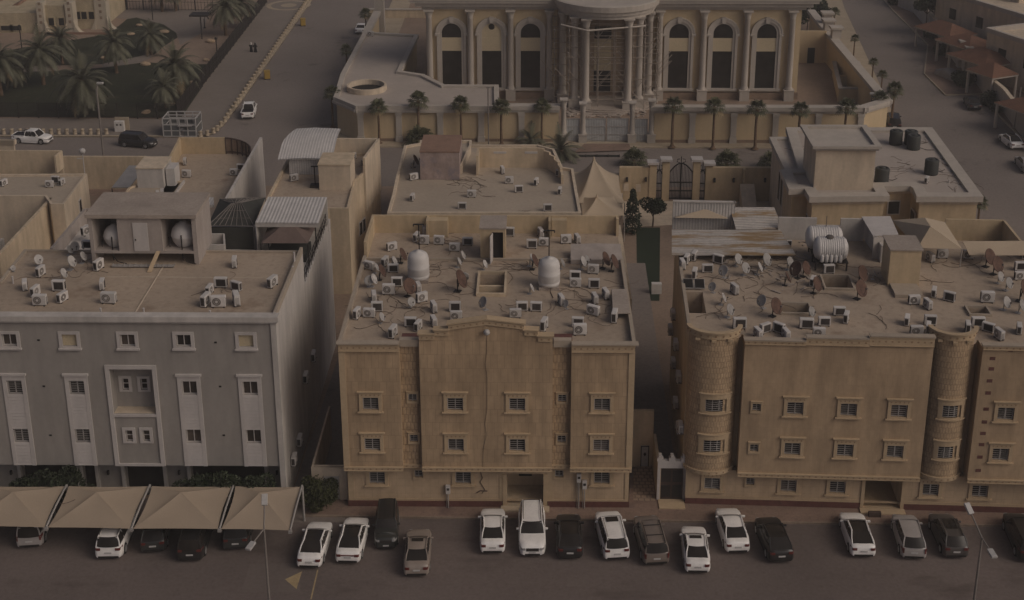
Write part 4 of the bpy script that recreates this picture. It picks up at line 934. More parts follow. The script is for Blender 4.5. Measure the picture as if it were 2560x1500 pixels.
def place_dishes(items,pos,marks,roofname,group):
    L_=[]; cnt={}
    for it in items:
        r_,x,y,c,k=it[:5]; p=pos(r_,x,y); L_.append((p,c,k,where(p,marks),it[5] if len(it)>5 else 1))
    for p,c,k,w_,s_ in L_: cnt.setdefault((c,k,w_),[]).append(p)
    for p,c,k,w_,s_ in L_:
        same=sorted(cnt[(c,k,w_)],key=lambda v:v.x); i=same.index(p)
        num='' if len(same)==1 else (', '+ORD[i])
        place(DW[c][0],p,R(FACE[k][1]+rnd.uniform(-8,8)),'%s dish %s, %s, %s%s'%(DW[c][1],FACE[k][0],w_,roofname,num),s_,group)
D_C=[(5,455,962,'b','e'),(5,395,1003,'w','e'),(5,505,1207,'b','t',1.15),(5,878,1170,'b','e',1.35),(5,1420,1008,'b','e'),(5,1402,985,'w','e'),(5,1776,1012,'w','e',1.1),(5,1938,1002,'b','e',1.1),(5,2000,1022,'b','e',1.1),(5,1058,1012,'w','e',.8),(5,897,952,'w','e',.9),(5,870,992,'w','e',.8),(5,245,1135,'w','e'),(5,302,1085,'b','e'),(5,265,1035,'w','e',.8),(5,1400,1187,'w','e',.8),(5,1055,1307,'g','a'),(5,520,1292,'g','t',.8),(5,303,1402,'w','e',.8),(5,215,1140,'g','o',.9),(5,1805,980,'g','e',.8),(5,1625,1005,'g','e',.8),(5,910,1110,'g','k',.9),(5,1655,1300,'g','a',.7)]
place_dishes(D_C,lambda r_,x,y:A(r_,x,y,ZR+.003),MK_C,'middle roof','dishes on the middle tan roof')
D_L=[(4,525,1012,'w','e',1.1),(4,467,1087,'w','e',.9),(4,610,962,'w','e',.9),(4,513,905,'w','e',.8),(4,285,985,'w','t',.9),(4,100,1025,'w','o',.5),(4,550,890,'g','t',.9)]
place_dishes(D_L,lambda r_,x,y:A(r_,x,y,ZA+.003),MK_L,'grey roof','dishes on the grey block roof')
D_R=[(6,625,1003,'g','t',1.2),(6,418,987,'g','t'),(6,472,1053,'g','t'),(6,320,1072,'g','a'),(6,577,1047,'w','e'),(6,797,1012,'g','t'),(6,238,1180,'g','a',.8),(6,312,1267,'w','e',.9),(6,600,1295,'g','a'),(6,357,1362,'g','t'),(6,955,1372,'g','t',.9),(6,2337,1112,'g','t',.9),(6,2397,1165,'g','t'),(6,2380,1308,'g','t'),(6,2492,1330,'g','t'),(6,912,1062,'b','t'),(6,850,1075,'b','a',1.1),(6,778,1125,'b','e',.9),(6,990,1185,'b','t',1.05),(6,1322,1112,'b','t',1.15),(6,1310,1228,'b','t',1.2),(6,690,1355,'b','t',1.15),(6,2252,992,'b','t',1.2),(6,2307,1048,'b','t',1.2),(6,2505,1245,'b','t',1.35),(6,1420,1080,'g','e',.7)]
place_dishes(D_R,rp,MK_R,'right roof','dishes on the right tan roof')

# ------------------------------------------------------------ roof clutter
def clutter(name,items,z,frame=None,seed=1):
    rr_=random.Random(seed); b=MB()
    for (r_,x0,y0,x1,y1,n) in items:
        for k in range(n):
            x=rr_.uniform(x0,x1); y=rr_.uniform(y0,y1); a=rr_.uniform(0,6.28); pts=[]
            p=(A(r_,x,y,z) if frame is None else rp(r_,x,y)); px,py=p.x,p.y; st=rr_.uniform(.2,.4)
            for i in range(rr_.randint(5,12)):
                pts.append((px,py,z+.03+rr_.uniform(0,.02))); a+=rr_.uniform(-.7,.7); px+=st*math.cos(a); py+=st*math.sin(a)
            b.tube(pts,rr_.uniform(.012,.022),4)
    o=b.build('cables',m_cable); o['kind']='stuff'; return tag(o,name,'cables')
clutter('tangle of dark cables lying about the middle tan roof',[(5,680,950,880,1030,10),(5,1220,970,1380,1030,14),(5,480,1270,600,1320,8),(5,250,1330,420,1400,7),(5,700,1050,950,1200,7),(5,180,1050,420,1300,8),(5,1560,1030,1960,1250,14),(5,1740,1260,1960,1390,7),(5,780,760,880,830,10),(5,1200,1230,1600,1330,5)],ZR,None,3)
clutter('tangle of dark cables lying about the right tan roof',[(6,300,900,950,1080,26),(6,450,1130,1150,1260,14),(6,200,1170,620,1420,10),(6,650,880,1000,1100,14),(6,1300,960,1500,1120,6),(6,1700,980,1900,1080,5),(6,1900,880,2350,1100,7),(6,1380,1300,1480,1350,3)],RZ,1,5)
clutter('few dark cables lying on the grey block roof',[(4,470,900,680,1070,8),(4,1520,1120,1700,1230,5),(4,300,1000,380,1190,3)],ZA,None,9)
for (x,y,h) in ((740,1335,.45),(1055,1335,.45),(97,1110,.55),(2160,988,1.2),(2146,1030,.5),(1540,1335,.25)):
    p=A(4,x,y,ZA); b=MB(); b.tube([(0,0,0),(0,0,h)],.07,8); b.tube([(0,0,h),(0,0,h+.04)],.09,8); o=b.build('vent_pipe',m_white); o.location=p
    tag(o,{740:'short white vent pipe at the street edge of the grey roof, left of centre',1055:'short white vent pipe at the street edge of the grey roof, near the roof joint',97:'short white vent pipe by the left parapet of the grey roof',2160:'tall white vent pipe at the right back corner of the grey roof',2146:'stubby white vent pipe on the right parapet of the grey roof',1540:'very short vent cap at the right street edge of the grey roof'}[x],'vent pipe','vent pipes on the grey roof')
rr_=random.Random(4); b=MB()
for (x0,y0,x1,y1,n) in ((880,770,980,830,6),(330,900,960,1080,40),(700,1050,1000,1180,20)):
    for k in range(n):
        p=rp(6,rr_.uniform(x0,x1),rr_.uniform(y0,y1)); s_=rr_.uniform(.05,.22); b.bx((p.x,p.y,RZ+.003),s_*rr_.uniform(1,5),s_,s_*.4,rr_.uniform(0,3))
o=b.build('rubble',m_concrete); o['kind']='stuff'; tag(o,'scattered rubble and timber scraps on the right tan roof','rubble')
# ------------------------------------------------------------ cars
def paint(name,col,rough=.35,coat=.25): return M('paint_'+name,col,rough,.09,.9,.05,7,coat=coat,spec=.4)
pW=paint('white',(.80,.77,.73)); pK=paint('black',(.022,.020,.019)); pG=paint('graphite',(.075,.066,.06)); pT=paint('taupe',(.19,.155,.13)); pC=paint('champagne',(.27,.225,.19)); pS=paint('silver',(.36,.33,.31)); pGr=paint('green_black',(.035,.036,.033))
CARS={
 'sedan':dict(L=4.85,W=1.84,H=1.45,top=[(0,.58),(.012,.80),(.03,.98),(.10,1.04),(.2,1.05),(.45,1.0),(.68,1.0),(.74,.98),(.85,.90),(.94,.79),(.985,.66),(1,.52)],gh=(.12,.30,.56,.73,1.0),wr=.335),
 'coupe':dict(L=4.8,W=1.85,H=1.42,top=[(0,.58),(.012,.82),(.03,1.0),(.08,1.05),(.2,1.04),(.45,1.0),(.68,1.0),(.74,.97),(.85,.88),(.94,.76),(.985,.64),(1,.5)],gh=(.06,.30,.55,.72,1.0),wr=.34),
 'suv':dict(L=4.95,W=1.96,H=1.80,top=[(0,.62),(.01,.9),(.02,1.12),(.1,1.16),(.45,1.14),(.68,1.15),(.74,1.13),(.85,1.08),(.94,1.0),(.985,.86),(1,.66)],gh=(.025,.075,.60,.72,1.12),wr=.38),
 'cross':dict(L=4.6,W=1.86,H=1.62,top=[(0,.6),(.01,.85),(.025,1.06),(.1,1.10),(.45,1.06),(.68,1.06),(.74,1.04),(.85,.97),(.94,.88),(.985,.74),(1,.58)],gh=(.03,.14,.58,.73,1.05),wr=.35),
 'fastback':dict(L=4.65,W=1.88,H=1.58,top=[(0,.6),(.01,.85),(.03,1.08),(.1,1.12),(.45,1.06),(.68,1.06),(.74,1.04),(.85,.97),(.94,.88),(.985,.74),(1,.58)],gh=(.04,.24,.56,.72,1.06),wr=.36),
 'boxy':dict(L=4.7,W=1.94,H=1.92,top=[(0,.62),(.008,.9),(.015,1.18),(.1,1.2),(.45,1.2),(.68,1.2),(.74,1.18),(.85,1.16),(.96,1.12),(.99,1.0),(1,.7)],gh=(.012,.03,.62,.69,1.18),wr=.40),
 'pickup':dict(L=5.25,W=1.85,H=1.76,top=[(0,.62),(.008,.9),(.012,1.05),(.35,1.06),(.5,1.06),(.70,1.08),(.76,1.06),(.85,1.02),(.94,.94),(.985,.8),(1,.62)],gh=(.36,.40,.64,.755,1.06),wr=.37),
}
def lerp(tab,t):
    for (a,u),(b_,v) in zip(tab,tab[1:]):
        if a<=t<=b_: return u+(v-u)*(t-a)/(b_-a) if b_>a else v
    return tab[-1][1]
def make_car(kind,label,col,rear,front,group,name='parked_car',roof=None,rails=False,sunroof=False,trim=None,front_view=False,cat='car',dz=0,tail='wide',bars=False,bedcover=False,gate_plate=True,sc=1):
    c=CARS[kind]; L,Wd,H=c['L'],c['W'],c['H']; hw=Wd/2; wr=c['wr']
    pr=A(*rear,.35); pf=A(*front,.75)
    d=Vector((pf.x-pr.x,pf.y-pr.y)).normalized(); rz=math.atan2(-d.x,d.y)
    if front_view:                                     # the nearer end is the nose
        org=Vector((pr.x+d.x*L/2,pr.y+d.y*L/2,0)); rz+=math.pi
    else: org=Vector((pr.x+d.x*L/2,pr.y+d.y*L/2,0))
    t=thing(name,label,cat,(org.x,org.y,dz),rz,group)
    if sc!=1: t.scale=(sc,sc,sc)
    wf=[(0,.80),(.012,.90),(.05,.965),(.2,1),(.7,1),(.88,.97),(.95,.91),(.985,.82),(1,.70)]
    yr,yf=.195,.805
    ts=sorted(set([0,.006,.012,.03,.06,.32,.42,.5,.6,.68,.9,.94,.965,.985,1]+[w_+k*(wr+.07)/L for w_ in (yr,yf) for k in (-1.0,-.99,-.8,-.45,0,.45,.8,.99,1.0)]+[p[0] for p in c['top']]))
    rows=[]
    for tt in ts:
        y=-L/2+L*tt; w_=hw*lerp(wf,tt); zt=lerp(c['top'],tt)
        zb=.23 if .03<tt<.97 else .30
        for wc_ in (yr,yf):
            dd=abs(tt-wc_)*L; ra=wr+.065
            if dd<ra: zb=max(zb, wr+math.sqrt(ra*ra-dd*dd))
        zb=min(zb,zt-.12); h=zt-zb
        half=[(0,zb),(w_*.86,zb),(w_*.965,zb+.05*h),(w_,zb+.32*h),(w_*.985,zb+.62*h),(w_*.95,zb+.88*h),(w_*.88,zt-.012),(w_*.5,zt+.015),(0,zt+.022)]
        ring=[(x,y,z) for x,z in half]+[(-x,y,z) for x,z in half[-2:0:-1]]
        rows.append(ring)
    b=MB(); b.grid(rows,0,True,True); b.face(rows[0]); b.face(rows[-1]); body=b.build('body',col,t,True)
    g0,g1,g2,g3,zb_=c['gh']; Y=lambda u:-L/2+L*u
    bw,tw_=hw*.915,hw*.72
    zr0=lerp(c['top'],g0)-.02; zr3=lerp(c['top'],g3)-.03
    lo=[(-bw*.9,Y(g0),zr0),(bw*.9,Y(g0),zr0),(bw*.97,Y(g3),zr3),(-bw*.97,Y(g3),zr3)]
    up=[(-tw_*.93,Y(g1),H-.035),(tw_*.93,Y(g1),H-.035),(tw_,Y(g2),H-.03),(-tw_,Y(g2),H-.03)]
    # glasshouse, with mid stations so that sides bulge
    b=MB()
    def P3(s,u,v): # s side sign, u along 0..1, v up 0..1
        a=Vector(lo[1] if s>0 else lo[0])*(1-u)+Vector(lo[2] if s>0 else lo[3])*u; e=Vector(up[1] if s>0 else up[0])*(1-u)+Vector(up[2] if s>0 else up[3])*u
        p=a*(1-v)+e*v; p.x += s*.035*math.sin(math.pi*v)+s*.05*math.sin(math.pi*u)*(1-v); return p
    for s in (1,-1): b.grid([[P3(s,u/6,v/3) for u in range(7)] for v in range(4)],0,True)
    for e_ in (0,1):
        n=6; rws=[]
        for v in range(4):
            l_=P3(-1,e_,v/3); r_=P3(1,e_,v/3); rws.append([l_.lerp(r_,k/n)+Vector((0,(1 if e_ else -1)*.10*(1-(2*k/n-1)**2),0.0)) for k in range(n+1)])
        b.grid(rws,0,True)
    b.build('window_glass',m_glass,t,True)
    b=MB(); n=6; rws=[]
    for i in range(n+1):
        u=i/n; y=Y(g1)-.06+(Y(g2)+.10-Y(g1)+.06)*u; w_=(tw_*.93*(1-u)+tw_*u)+.015
        rws.append([(w_*s_, y, H-.03-.05*abs(s_)**3-.05*(2*u-1)**4+.012) for s_ in (-1,-.85,-.5,0,.5,.85,1)])
    b.grid(rws,0,True); b.grid([[Vector(p)-Vector((0,0,.05)) for p in rw] for rw in rws],0,True)
    rim=rws[0]+[r_[-1] for r_ in rws[1:]]+rws[-1][-2::-1]+[r_[0] for r_ in rws[-2:0:-1]]
    b.grid([rim,[Vector(p)-Vector((0,0,.05)) for p in rim]],0,False,True)
    b.build('roof',roof or col,t,True)
    b=MB()
    for s in (1,-1):
        for u in (0,1): b.tube([P3(s,u,0)+Vector((s*.0,0,-.03)),P3(s,u,.5),P3(s,u,1)],.048,6)
        for u in ((.52,) if kind in('coupe',) else (.30,.58)): b.tube([P3(s,u,0),P3(s,u,1)],.03,5)
        b.tube([P3(s,u/8,1)+Vector((s*.0,0,0.0)) for u in range(9)],.042,6)
        b.tube([P3(s,u/8,0)+Vector((0,0,.01)) for u in range(9)],.035,6)
    b.build('pillar',col,t,True)
    if roof is not None and kind in('sedan','coupe'):   # body-coloured side rails beside a glass roof
        b=MB()
        for s in (1,-1): b.tube([P3(s,u/8,1)+Vector((-s*.02,0,.02)) for u in range(9)],.06,6)
        b.build('roof_rail',col,t,True)
    # wheels
    for s in (1,-1):
        for w_ in (yr,yf):
            y=Y(w_); b=MB(); x0=s*(hw-.23); x1=s*(hw-.01)
            prof=[(x0,wr*.6),(x0,wr*.96),(x0+s*.03,wr),(x1-s*.03,wr),(x1,wr*.95),(x1+s*.003,wr*.66)]
            b.grid([[(x,y+r_*math.cos(2*math.pi*k/18),wr+r_*math.sin(2*math.pi*k/18)) for k in range(18)] for x,r_ in prof],0,True,True); wo=b.build('wheel',m_tyre,t,True)
            b=MB(); b.face([(x1-s*.02,y+wr*.67*math.cos(2*math.pi*k/18),wr+wr*.67*math.sin(2*math.pi*k/18)) for k in range(18)],1)
            for k in range(5):
                a=2*math.pi*k/5; b.tube([(x1-s*.005,y,wr),(x1-s*.005,y+wr*.64*math.cos(a),wr+wr*.64*math.sin(a))],.035,4,0)
            b.tube([(x1-s*.008,y+wr*.64*math.cos(2*math.pi*k/14),wr+wr*.64*math.sin(2*math.pi*k/14)) for k in range(15)],.025,4,0,cap=False)
            b.build('rim',[m_rim,m_acc],wo,True)
    # lamps, plates, mirrors, trim
    tr=lambda u: lerp(c['top'],u); yrear=-L/2; yfr=L/2
    def strip(y0,y1,xa,xb,z0,z1,nm,mt,par=None):   # patch following the plan curve of the end
        b=MB(); n=5; rws=[]
        for z in (z0,z1):
            row=[]
            for k in range(n+1):
                x=xa+(xb-xa)*k/n; ax=min(abs(x)/hw,.999)
                # invert width table near that end
                tt=0
                for j in range(60):
                    tt=j*.002; 
                    if lerp(wf,tt if y0<0 else 1-tt)>=ax*1.02: break
                zoff= 0
                y=(-L/2+tt*L-.012) if y0<0 else (L/2-tt*L+.012)
                row.append((x,y,z))
            rws.append(row)
        b.grid(rws,0,False); b.grid([[ (x,y+(.06 if y0<0 else -.06),z) for x,y,z in rw] for rw in rws],0,False); b.grid([rws[1],[(x,y+(.06 if y0<0 else -.06),z) for x,y,z in rws[1]]],0,False)
        return b.build(nm,mt,par or t,True)
    zt_=tr(.03)
    tz0,tz1=(zt_-.26,zt_-.09) if tail=='wide' else (zt_-.42,zt_-.04)
    for s in (1,-1): strip(-1,0,s*hw*(.52 if tail=='wide' else .76),s*hw*.955,tz0,tz1,'tail_light',m_red)
    if trim=='bar': strip(-1,0,-hw*.5,hw*.5,zt_-.18,zt_-.13,'tail_bar',m_red)
    for s in (1,-1): strip(1,0,s*hw*.52,s*hw*.92,tr(.96)-.26,tr(.96)-.10,'headlight',m_lamp)
    strip(1,0,-hw*.46,hw*.46,tr(.96)-.34,tr(.96)-.12,'front_grille',m_acc)
    strip(-1,0,-hw*.72,hw*.72,.27,.42,'bumper_trim',m_black)
    strip(1,0,-hw*.72,hw*.72,.25,.40,'bumper_trim',m_black)
    b=MB(); b.box(-.24,.24,yrear-.035,yrear-.01,.62,.74) if gate_plate else b.box(-.24,.24,yrear-.035,yrear-.01,.48,.60); b.build('number_plate',m_plate,t,True)
    b=MB(); b.box(-.24,.24,yfr+.01,yfr+.035,.45,.57); b.build('number_plate',m_plate,t,True)
    for s in (1,-1):
        p=P3(s,.90,.12); b=MB(); b.bx((p.x+s*.14,p.y,p.z-.02),.24,.12,.15); b.build('mirror',col,t,True,bevel=.03)
        p=P3(s,.45,0); b=MB(); b.box(s*hw*.985-.012,s*hw*.985+.012,p.y-.35,p.y-.2,.86,.89); b.box(s*hw*.985-.012,s*hw*.985+.012,p.y+.55,p.y+.7,.86,.89); b.build('door_handle',col,t,True)
    if rails:
        for s in (1,-1):
            b=MB(); x=s*tw_*.86; b.tube([(x,Y(g1)+.1,H-.02),(x,Y(g1)+.2,H+.05),(x,Y(g2)-.3,H+.05),(x,Y(g2)-.2,H-.02)],.025,5); b.build('roof_rail',m_black if bars else m_chrome,t,True)
    if bars:
        for u in (.3,.75):
            b=MB(); y=Y(g1)+(Y(g2)-Y(g1))*u; b.tube([(-tw_*.86,y,H+.06),(tw_*.86,y,H+.06)],.03,5); b.build('cross_bar',m_black,t,True)
    if sunroof:
        b=MB(); y1=Y(g2)-.08; y0=y1-.62*(1 if sunroof==True else sunroof); b.ext([(-tw_*.62,y0,H+.0),(tw_*.62,y0,H+.0),(tw_*.62,y1,H-.008),(-tw_*.62,y1,H-.008)],(0,0,.008)); b.build('sunroof',m_glass,t,True)
    if kind=='pickup':
        b=MB(); ya,yb=Y(.03),Y(.345); b.box(-hw*.84,hw*.84,ya,yb,1.085,1.10); b.build('bed_cover' if bedcover else 'load_bed',m_black,t,True)
        b=MB()
        for s in (1,-1): b.box(s*hw*.92-.04,s*hw*.92+.04,Y(.015),Y(.35),1.06,1.13)
        b.box(-hw*.9,hw*.9,Y(.012),Y(.02),1.06,1.13); b.build('bed_rail',col,t,True)
        if bedcover:
            b=MB()
            for s in (1,-1): b.tube([(s*hw*.8,Y(.2),1.1),(s*hw*.7,Y(.26),1.5),(s*hw*.7,Y(.32),1.5)],.04,5)
            b.tube([(-hw*.7,Y(.27),1.5),(hw*.7,Y(.27),1.5)],.04,5); b.build('sports_bar',m_black,t,True)
    for s in (1,-1):
        b=MB(); b.box(s*hw*.955-.03,s*hw*.955+.03,Y(.285),Y(.715),.20,.32); b.build('sill',m_black if kind in('suv','cross','boxy','fastback') else col,t,True)
    return t
GC='cars parked along the kerb in front of the blocks'
make_car('sedan','white sedan with a full black glass roof, leftmost of the open parking spaces',pW,(10,2262,925),(10,2350,610),GC,roof=m_glass)
make_car('sedan','white black-roofed sedan with thin red lamp line, left of the green-black off-roader',pW,(11,55,890),(11,128,575),GC,roof=m_glass,trim='bar')
make_car('boxy','dark green-black off-roader parked nose out towards the street',pGr,(11,335,800),(11,352,470),GC,front_view=True,roof=pK,sc=.88)
make_car('sedan','champagne sedan with small sunroof, parked furthest out from the kerb',pC,(11,560,985),(11,580,655),GC,sunroof=.6)
make_car('sedan','white sedan with plain white roof, left of the white nose-out off-roader',pW,(11,1118,818),(11,1120,515),GC)
make_car('suv','white sport utility car parked nose out below the tan entrance',pW,(11,1410,838),(11,1402,470),GC,front_view=True,rails=True)
make_car('fastback','black hatchback car with black glass roof, right of the white nose-out car',pK,(11,1685,858),(11,1672,550),GC,roof=m_glass)
make_car('suv','white sport utility car with sunroof and roof rails, tail to the street',pW,(11,2030,865),(11,1952,530),GC,rails=True,sunroof=True,tail='wide')
make_car('suv','taupe sport utility car with black roof bars',pT,(11,2322,900),(11,2232,560),GC,rails=True,bars=True,tail='tall')
make_car('sedan','white sedan with small dark sunroof, standing out beyond its neighbours',pW,(12,130,962),(12,95,640),GC,sunroof=.6)
make_car('sedan','white sedan with plain roof, right of the sunroof sedan that stands out',pW,(12,425,815),(12,352,540),GC)
make_car('fastback','black sloping-back sport utility car with a white number plate',pK,(12,745,882),(12,640,595),GC,roof=m_glass)
make_car('coupe','white two-door car with black glass roof, right of the wide empty space',pW,(12,1345,845),(12,1252,540),GC,roof=m_glass)
make_car('cross','silver compact sport utility car with red tail lamps',pS,(12,1715,858),(12,1632,550),GC,tail='tall')
make_car('cross','dark grey crossover with silver roof rails and long glass roof',pG,(12,2025,850),(12,1902,545),GC,rails=True,sunroof=1.9)
make_car('suv','black sport utility car cut off by the right edge of the picture',pK,(12,2580,880),(12,2455,560),GC)
GU='cars parked under the shade canopies'
make_car('suv','white sport utility car half out of the shade canopy',pW,(10,795,855),(10,905,560),GU,rails=True,tail='wide',sc=1.02)
make_car('cross','small black car under the canopy, right of the white one',pGr,(10,1120,808),(10,1165,560),GU,rails=True)
make_car('boxy','black boxy off-roader half under the canopy with a white plate',pK,(10,1390,872),(10,1460,600),GU,tail='wide')
make_car('suv','dark sport utility car deep under the canopy behind the street lamp',pGr,(10,1725,790),(10,1760,560),GU,tail='wide')
make_car('boxy','pale silver off-roader under the leftmost canopy',pS,(10,215,775),(10,265,600),GU,tail='tall')
GS='vehicles on the back streets'
make_car('pickup','white double-cab pickup with black cargo bed on the back street',pW,(1,105,1015),(1,405,1010),GS,'pickup_truck',cat='pickup truck',bedcover=True)
make_car('suv','black sport utility car on the back street by the glass kiosk',pK,(1,890,1040),(1,1190,1045),GS,rails=True,cat='car')
make_car('pickup','white pickup truck driving up the left side street',pW,(1,1812,862),(1,1835,770),GS,'pickup_truck',cat='pickup truck')
make_car('sedan','white car half hidden behind the palace wall on the left side street',pW,(2,145,240),(2,165,190),GS)
make_car('suv','dark sport utility car by the palm at the right corner of the palace wall',pK,(3,1572,945),(3,1555,860),GS,rails=True)
make_car('sedan','black sedan parked near the shrubs on the right street',pK,(3,2165,800),(3,2125,720),GS)
make_car('sedan','white sedan at the right edge of the picture on the right street',pW,(3,2475,1085),(3,2400,1000),GS,roof=m_glass)
make_car('sedan','silver sedan at the right edge of the picture, nearest of the right street cars',pS,(3,2570,1260),(3,2500,1150),GS)
# car under a dust cover
p=A(3,1980,590); t=thing('covered_car','car under a pale grey dust cover on a paved bay of the right street','car',(p.x,p.y+1.6,0),R(22),GS)
b=MB(); rows=[]
for i,(y,w_,h) in enumerate([(-2.3,.1,.1),(-2.3,.75,.55),(-2.2,.86,.95),(-1.5,.92,1.2),(-.9,.92,1.52),(.3,.9,1.55),(1.0,.92,1.12),(2.0,.88,.95),(2.3,.7,.6),(2.32,.1,.1)]):
    rows.append([(w_*1.06,y,.05),(w_*1.05,y,h*.45),(w_*.98,y,h*.75),(w_*.75,y,h*.97),(0,y,h),(-w_*.75,y,h*.97),(-w_*.98,y,h*.75),(-w_*1.05,y,h*.45),(-w_*1.06,y,.05)])
b.grid(rows,0,True); b.build('dust_cover',m_cover,t,True)
b=MB()
for s in (-.75,.75):
    for y in (-1.4,1.4): b.tube([(s-.1,y,.3),(s+.1,y,.3)],.3,12)
b.build('wheels',m_tyre,t,True)

# ------------------------------------------------------------ shade canopies
CG='shade canopies along the grey block'
arms=[((485,338),(338,640)),((1095,338),(963,650)),((1710,338),(1608,652)),((2212,342),(2126,662))]
zb_,zf_=3.0,2.45
LB=[A(10,*a,zb_) for a,c in arms]; LF=[A(10,*c,zf_) for a,c in arms]
LB=[LB[0]-(LB[1]-LB[0])*2,LB[0]-(LB[1]-LB[0])]+LB; LF=[LF[0]-(LF[1]-LF[0])*2,LF[0]-(LF[1]-LF[0])]+LF
cl_=['leftmost beige shade canopy, cut off by the left edge','beige shade canopy at the left edge over the silver off-roader','beige shade canopy with a torn seam, over the white car','beige shade canopy over the two black cars','beige shade canopy at the right end, behind the street lamp']
for i in range(5):
    B0,B1,F0,F1=LB[i],LB[i+1],LF[i],LF[i+1]
    t=thing('shade_canopy',cl_[i],'canopy',((B0.x+B1.x)/2,(B0.y+F0.y)/2,0),0,CG)
    u=.03; b0_=B0.lerp(B1,u if i else 0); b1_=B0.lerp(B1,1-u*.3); f0_=F0.lerp(F1,u*.7); f1_=F0.lerp(F1,1-u*.6)
    if i==4: b1_=B1.copy(); f1_=F1.copy()
    pk=b0_.lerp(b1_,.42).lerp(f0_.lerp(f1_,.42),.26); pk.z=3.25
    n=8; b=MB()
    for a,c,sag in ((b0_,b1_,.12),(b1_,f1_,.16),(f1_,f0_,.05),(f0_,b0_,.16)):
        ed=[]; mid=(a+c)/2; inw=(pk-mid); inw.z=0; inw.normalize()
        for k in range(n+1):
            p_=a.lerp(c,k/n); s_=4*(k/n)*(1-k/n); ed.append(p_+inw*sag*s_)
        rows=[]
        for j in range(6):
            v=j/5; rows.append([ e.lerp(pk,v)-Vector((0,0,.12*math.sin(math.pi*v)*(.35+.65*4*(k/n)*(1-k/n)))) for k,e in enumerate(ed)])
        b.grid(rows,0,True)
    o=b.build('fabric',m_fabric,t)
    b=MB(); b.tube([B1+Vector((0,0,.05)),B1.lerp(F1,.5)+Vector((0,0,.12)),F1+Vector((0,0,.02))],.075,8); b.build('arm',m_steel,t)
    b=MB(); b.tube([(B1.x,B1.y+.1,0),(B1.x,B1.y+.1,zb_+.05)],.09,8); b.build('post',m_steel,t)
    b=MB(); b.box(F1.x-.12,F1.x+.12,F1.y-.12,F1.y+.12,zf_-.2,zf_); b.build('arm_end',m_steel,t)
    if i==2:
        b=MB(); b.tube([A(10,445,470,3.05),A(10,500,458,3.12),A(10,552,436,3.2)],.03,4); b.build('torn_seam',m_cable,t)

# ------------------------------------------------------------ lamp posts
def double_lamp(base_r,base,armL,armR,jn,lab,sc_h):
    # base pixel on the ground, junction on top
    bp=A(*base_r,*base); t=thing('street_lamp',lab,'street lamp',(bp.x,bp.y,0))
    top=S(*base_r,*jn,bp.y); b=MB(); b.tube([(0,0,0),(0,0,top.z)],.09,10,0,.06); b.build('post',m_pole,t,True)
    b=MB(); b.lathe((0,0,0),[(.22,0),(.22,.3),(.12,.4),(0,.4)],10); b.build('base',m_pole,t,True)
    for k,(ax,ay,dy) in enumerate(armL+armR):
        e=S(*base_r,ax,ay,bp.y+dy)-Vector((bp.x,bp.y,0)); b=MB(); b.tube([(0,0,top.z),e],.05,6); a=b.build('arm',m_pole,t,True)
        b=MB(); dv=(e-Vector((0,0,top.z))).normalized(); h=Matrix.Translation(e+dv*.25)@dv.to_track_quat('Y','Z').to_matrix().to_4x4()
        b2=MB(); b2.box(-.2,.2,-.35,.4,-.07,.08); 
        b2.v=[tuple(h@Vector(v)) for v in b2.v]; b2.build('lamp_head',m_polew,t,True,bevel=.03)
# posts stand just below the frame: continue their lines down to the road
def post_line(r_,top,bot,base):
    return base
def lamp_world(lab, foot_px, junction_px, heads, r_):
    # foot on the ground; the junction lies on the vertical above it
    fp=A(r_,*foot_px); t=thing('street_lamp',lab,'street lamp',(fp.x,fp.y,0)); jz=S(r_,*junction_px,fp.y).z
    b=MB(); b.tube([(0,0,0),(0,0,jz)],.10,10,0,.06); b.build('post',m_pole,t,True)
    b=MB(); b.box(-.22,.22,-.22,.22,0,.35); b.build('base',m_pole,t,True,bevel=.03)
    for hx,hy,dy in heads:
        e=S(r_,hx,hy,fp.y+dy)-fp; e.z=S(r_,hx,hy,fp.y+dy).z
        b=MB(); b.tube([(0,0,jz-.05),e],.05,6); b.build('arm',m_pole,t,True)
        dv=(e-Vector((0,0,jz))).normalized(); h=Matrix.Translation(e)@dv.to_track_quat('Y','Z').to_matrix().to_4x4()
        b=MB(); b.box(-.19,.19,-.3,.45,-.08,.08); b.v=[tuple(h@Vector(v)) for v in b.v]; b.build('lamp_head',m_polew,t,True,bevel=.03)
lamp_world('grey street lamp with two white heads, in front of the canopies at the left',(1990,1420),(1893,645),[(1938,445,1.4),(1840,770,-1.6)],10)
lamp_world('grey street lamp with two white heads, by the dark grey crossover',(2110,1520),(2198,712),[(2120,510,1.4),(2283,825,-1.4)],12)
# ------------------------------------------------------------ back streets and plots
def far(a,b,k): return b+(b-a)*k
yk=A(1,500,1008).y
sheet('back_street',[(-260,YG+40),(300,YG+40),(300,900),(-260,900)],0,m_asph)
kp=[A(1,1440,1008),A(1,1560,985),A(1,1640,920),A(1,1760,760)]; ke=A(1,2285,5); kf_=far(A(1,1760,760),ke,1.2)
kp=kp+[ke,kf_]
slab('plaza',[(-200,yk)]+[(p.x,p.y) for p in kp]+[(-200,kf_.y)],.0,.14,m_plaza)
b=MB()
line=[Vector((-200,yk,0))]+kp
for a,c in zip(line,line[1:]):
    d_=(c-a).normalized(); n_=Vector((-d_.y,d_.x,0))*.38; o_=n_*.02/.38
    b.ext([a+o_*0+Vector((0,0,.0)),c,c+n_,a+n_],(0,0,.19))
struct(b,'plaza_kerb',m_kerb)
b=MB(); b.lathe(tuple(A(1,2115,38,.144)),[(3.3,0),(4.2,0)],28,0,False); b.lathe(tuple(A(1,2115,38,.144)),[(0,0),(1.5,0)],28,0,False); struct(b,'paving_roundel',m_kerb)
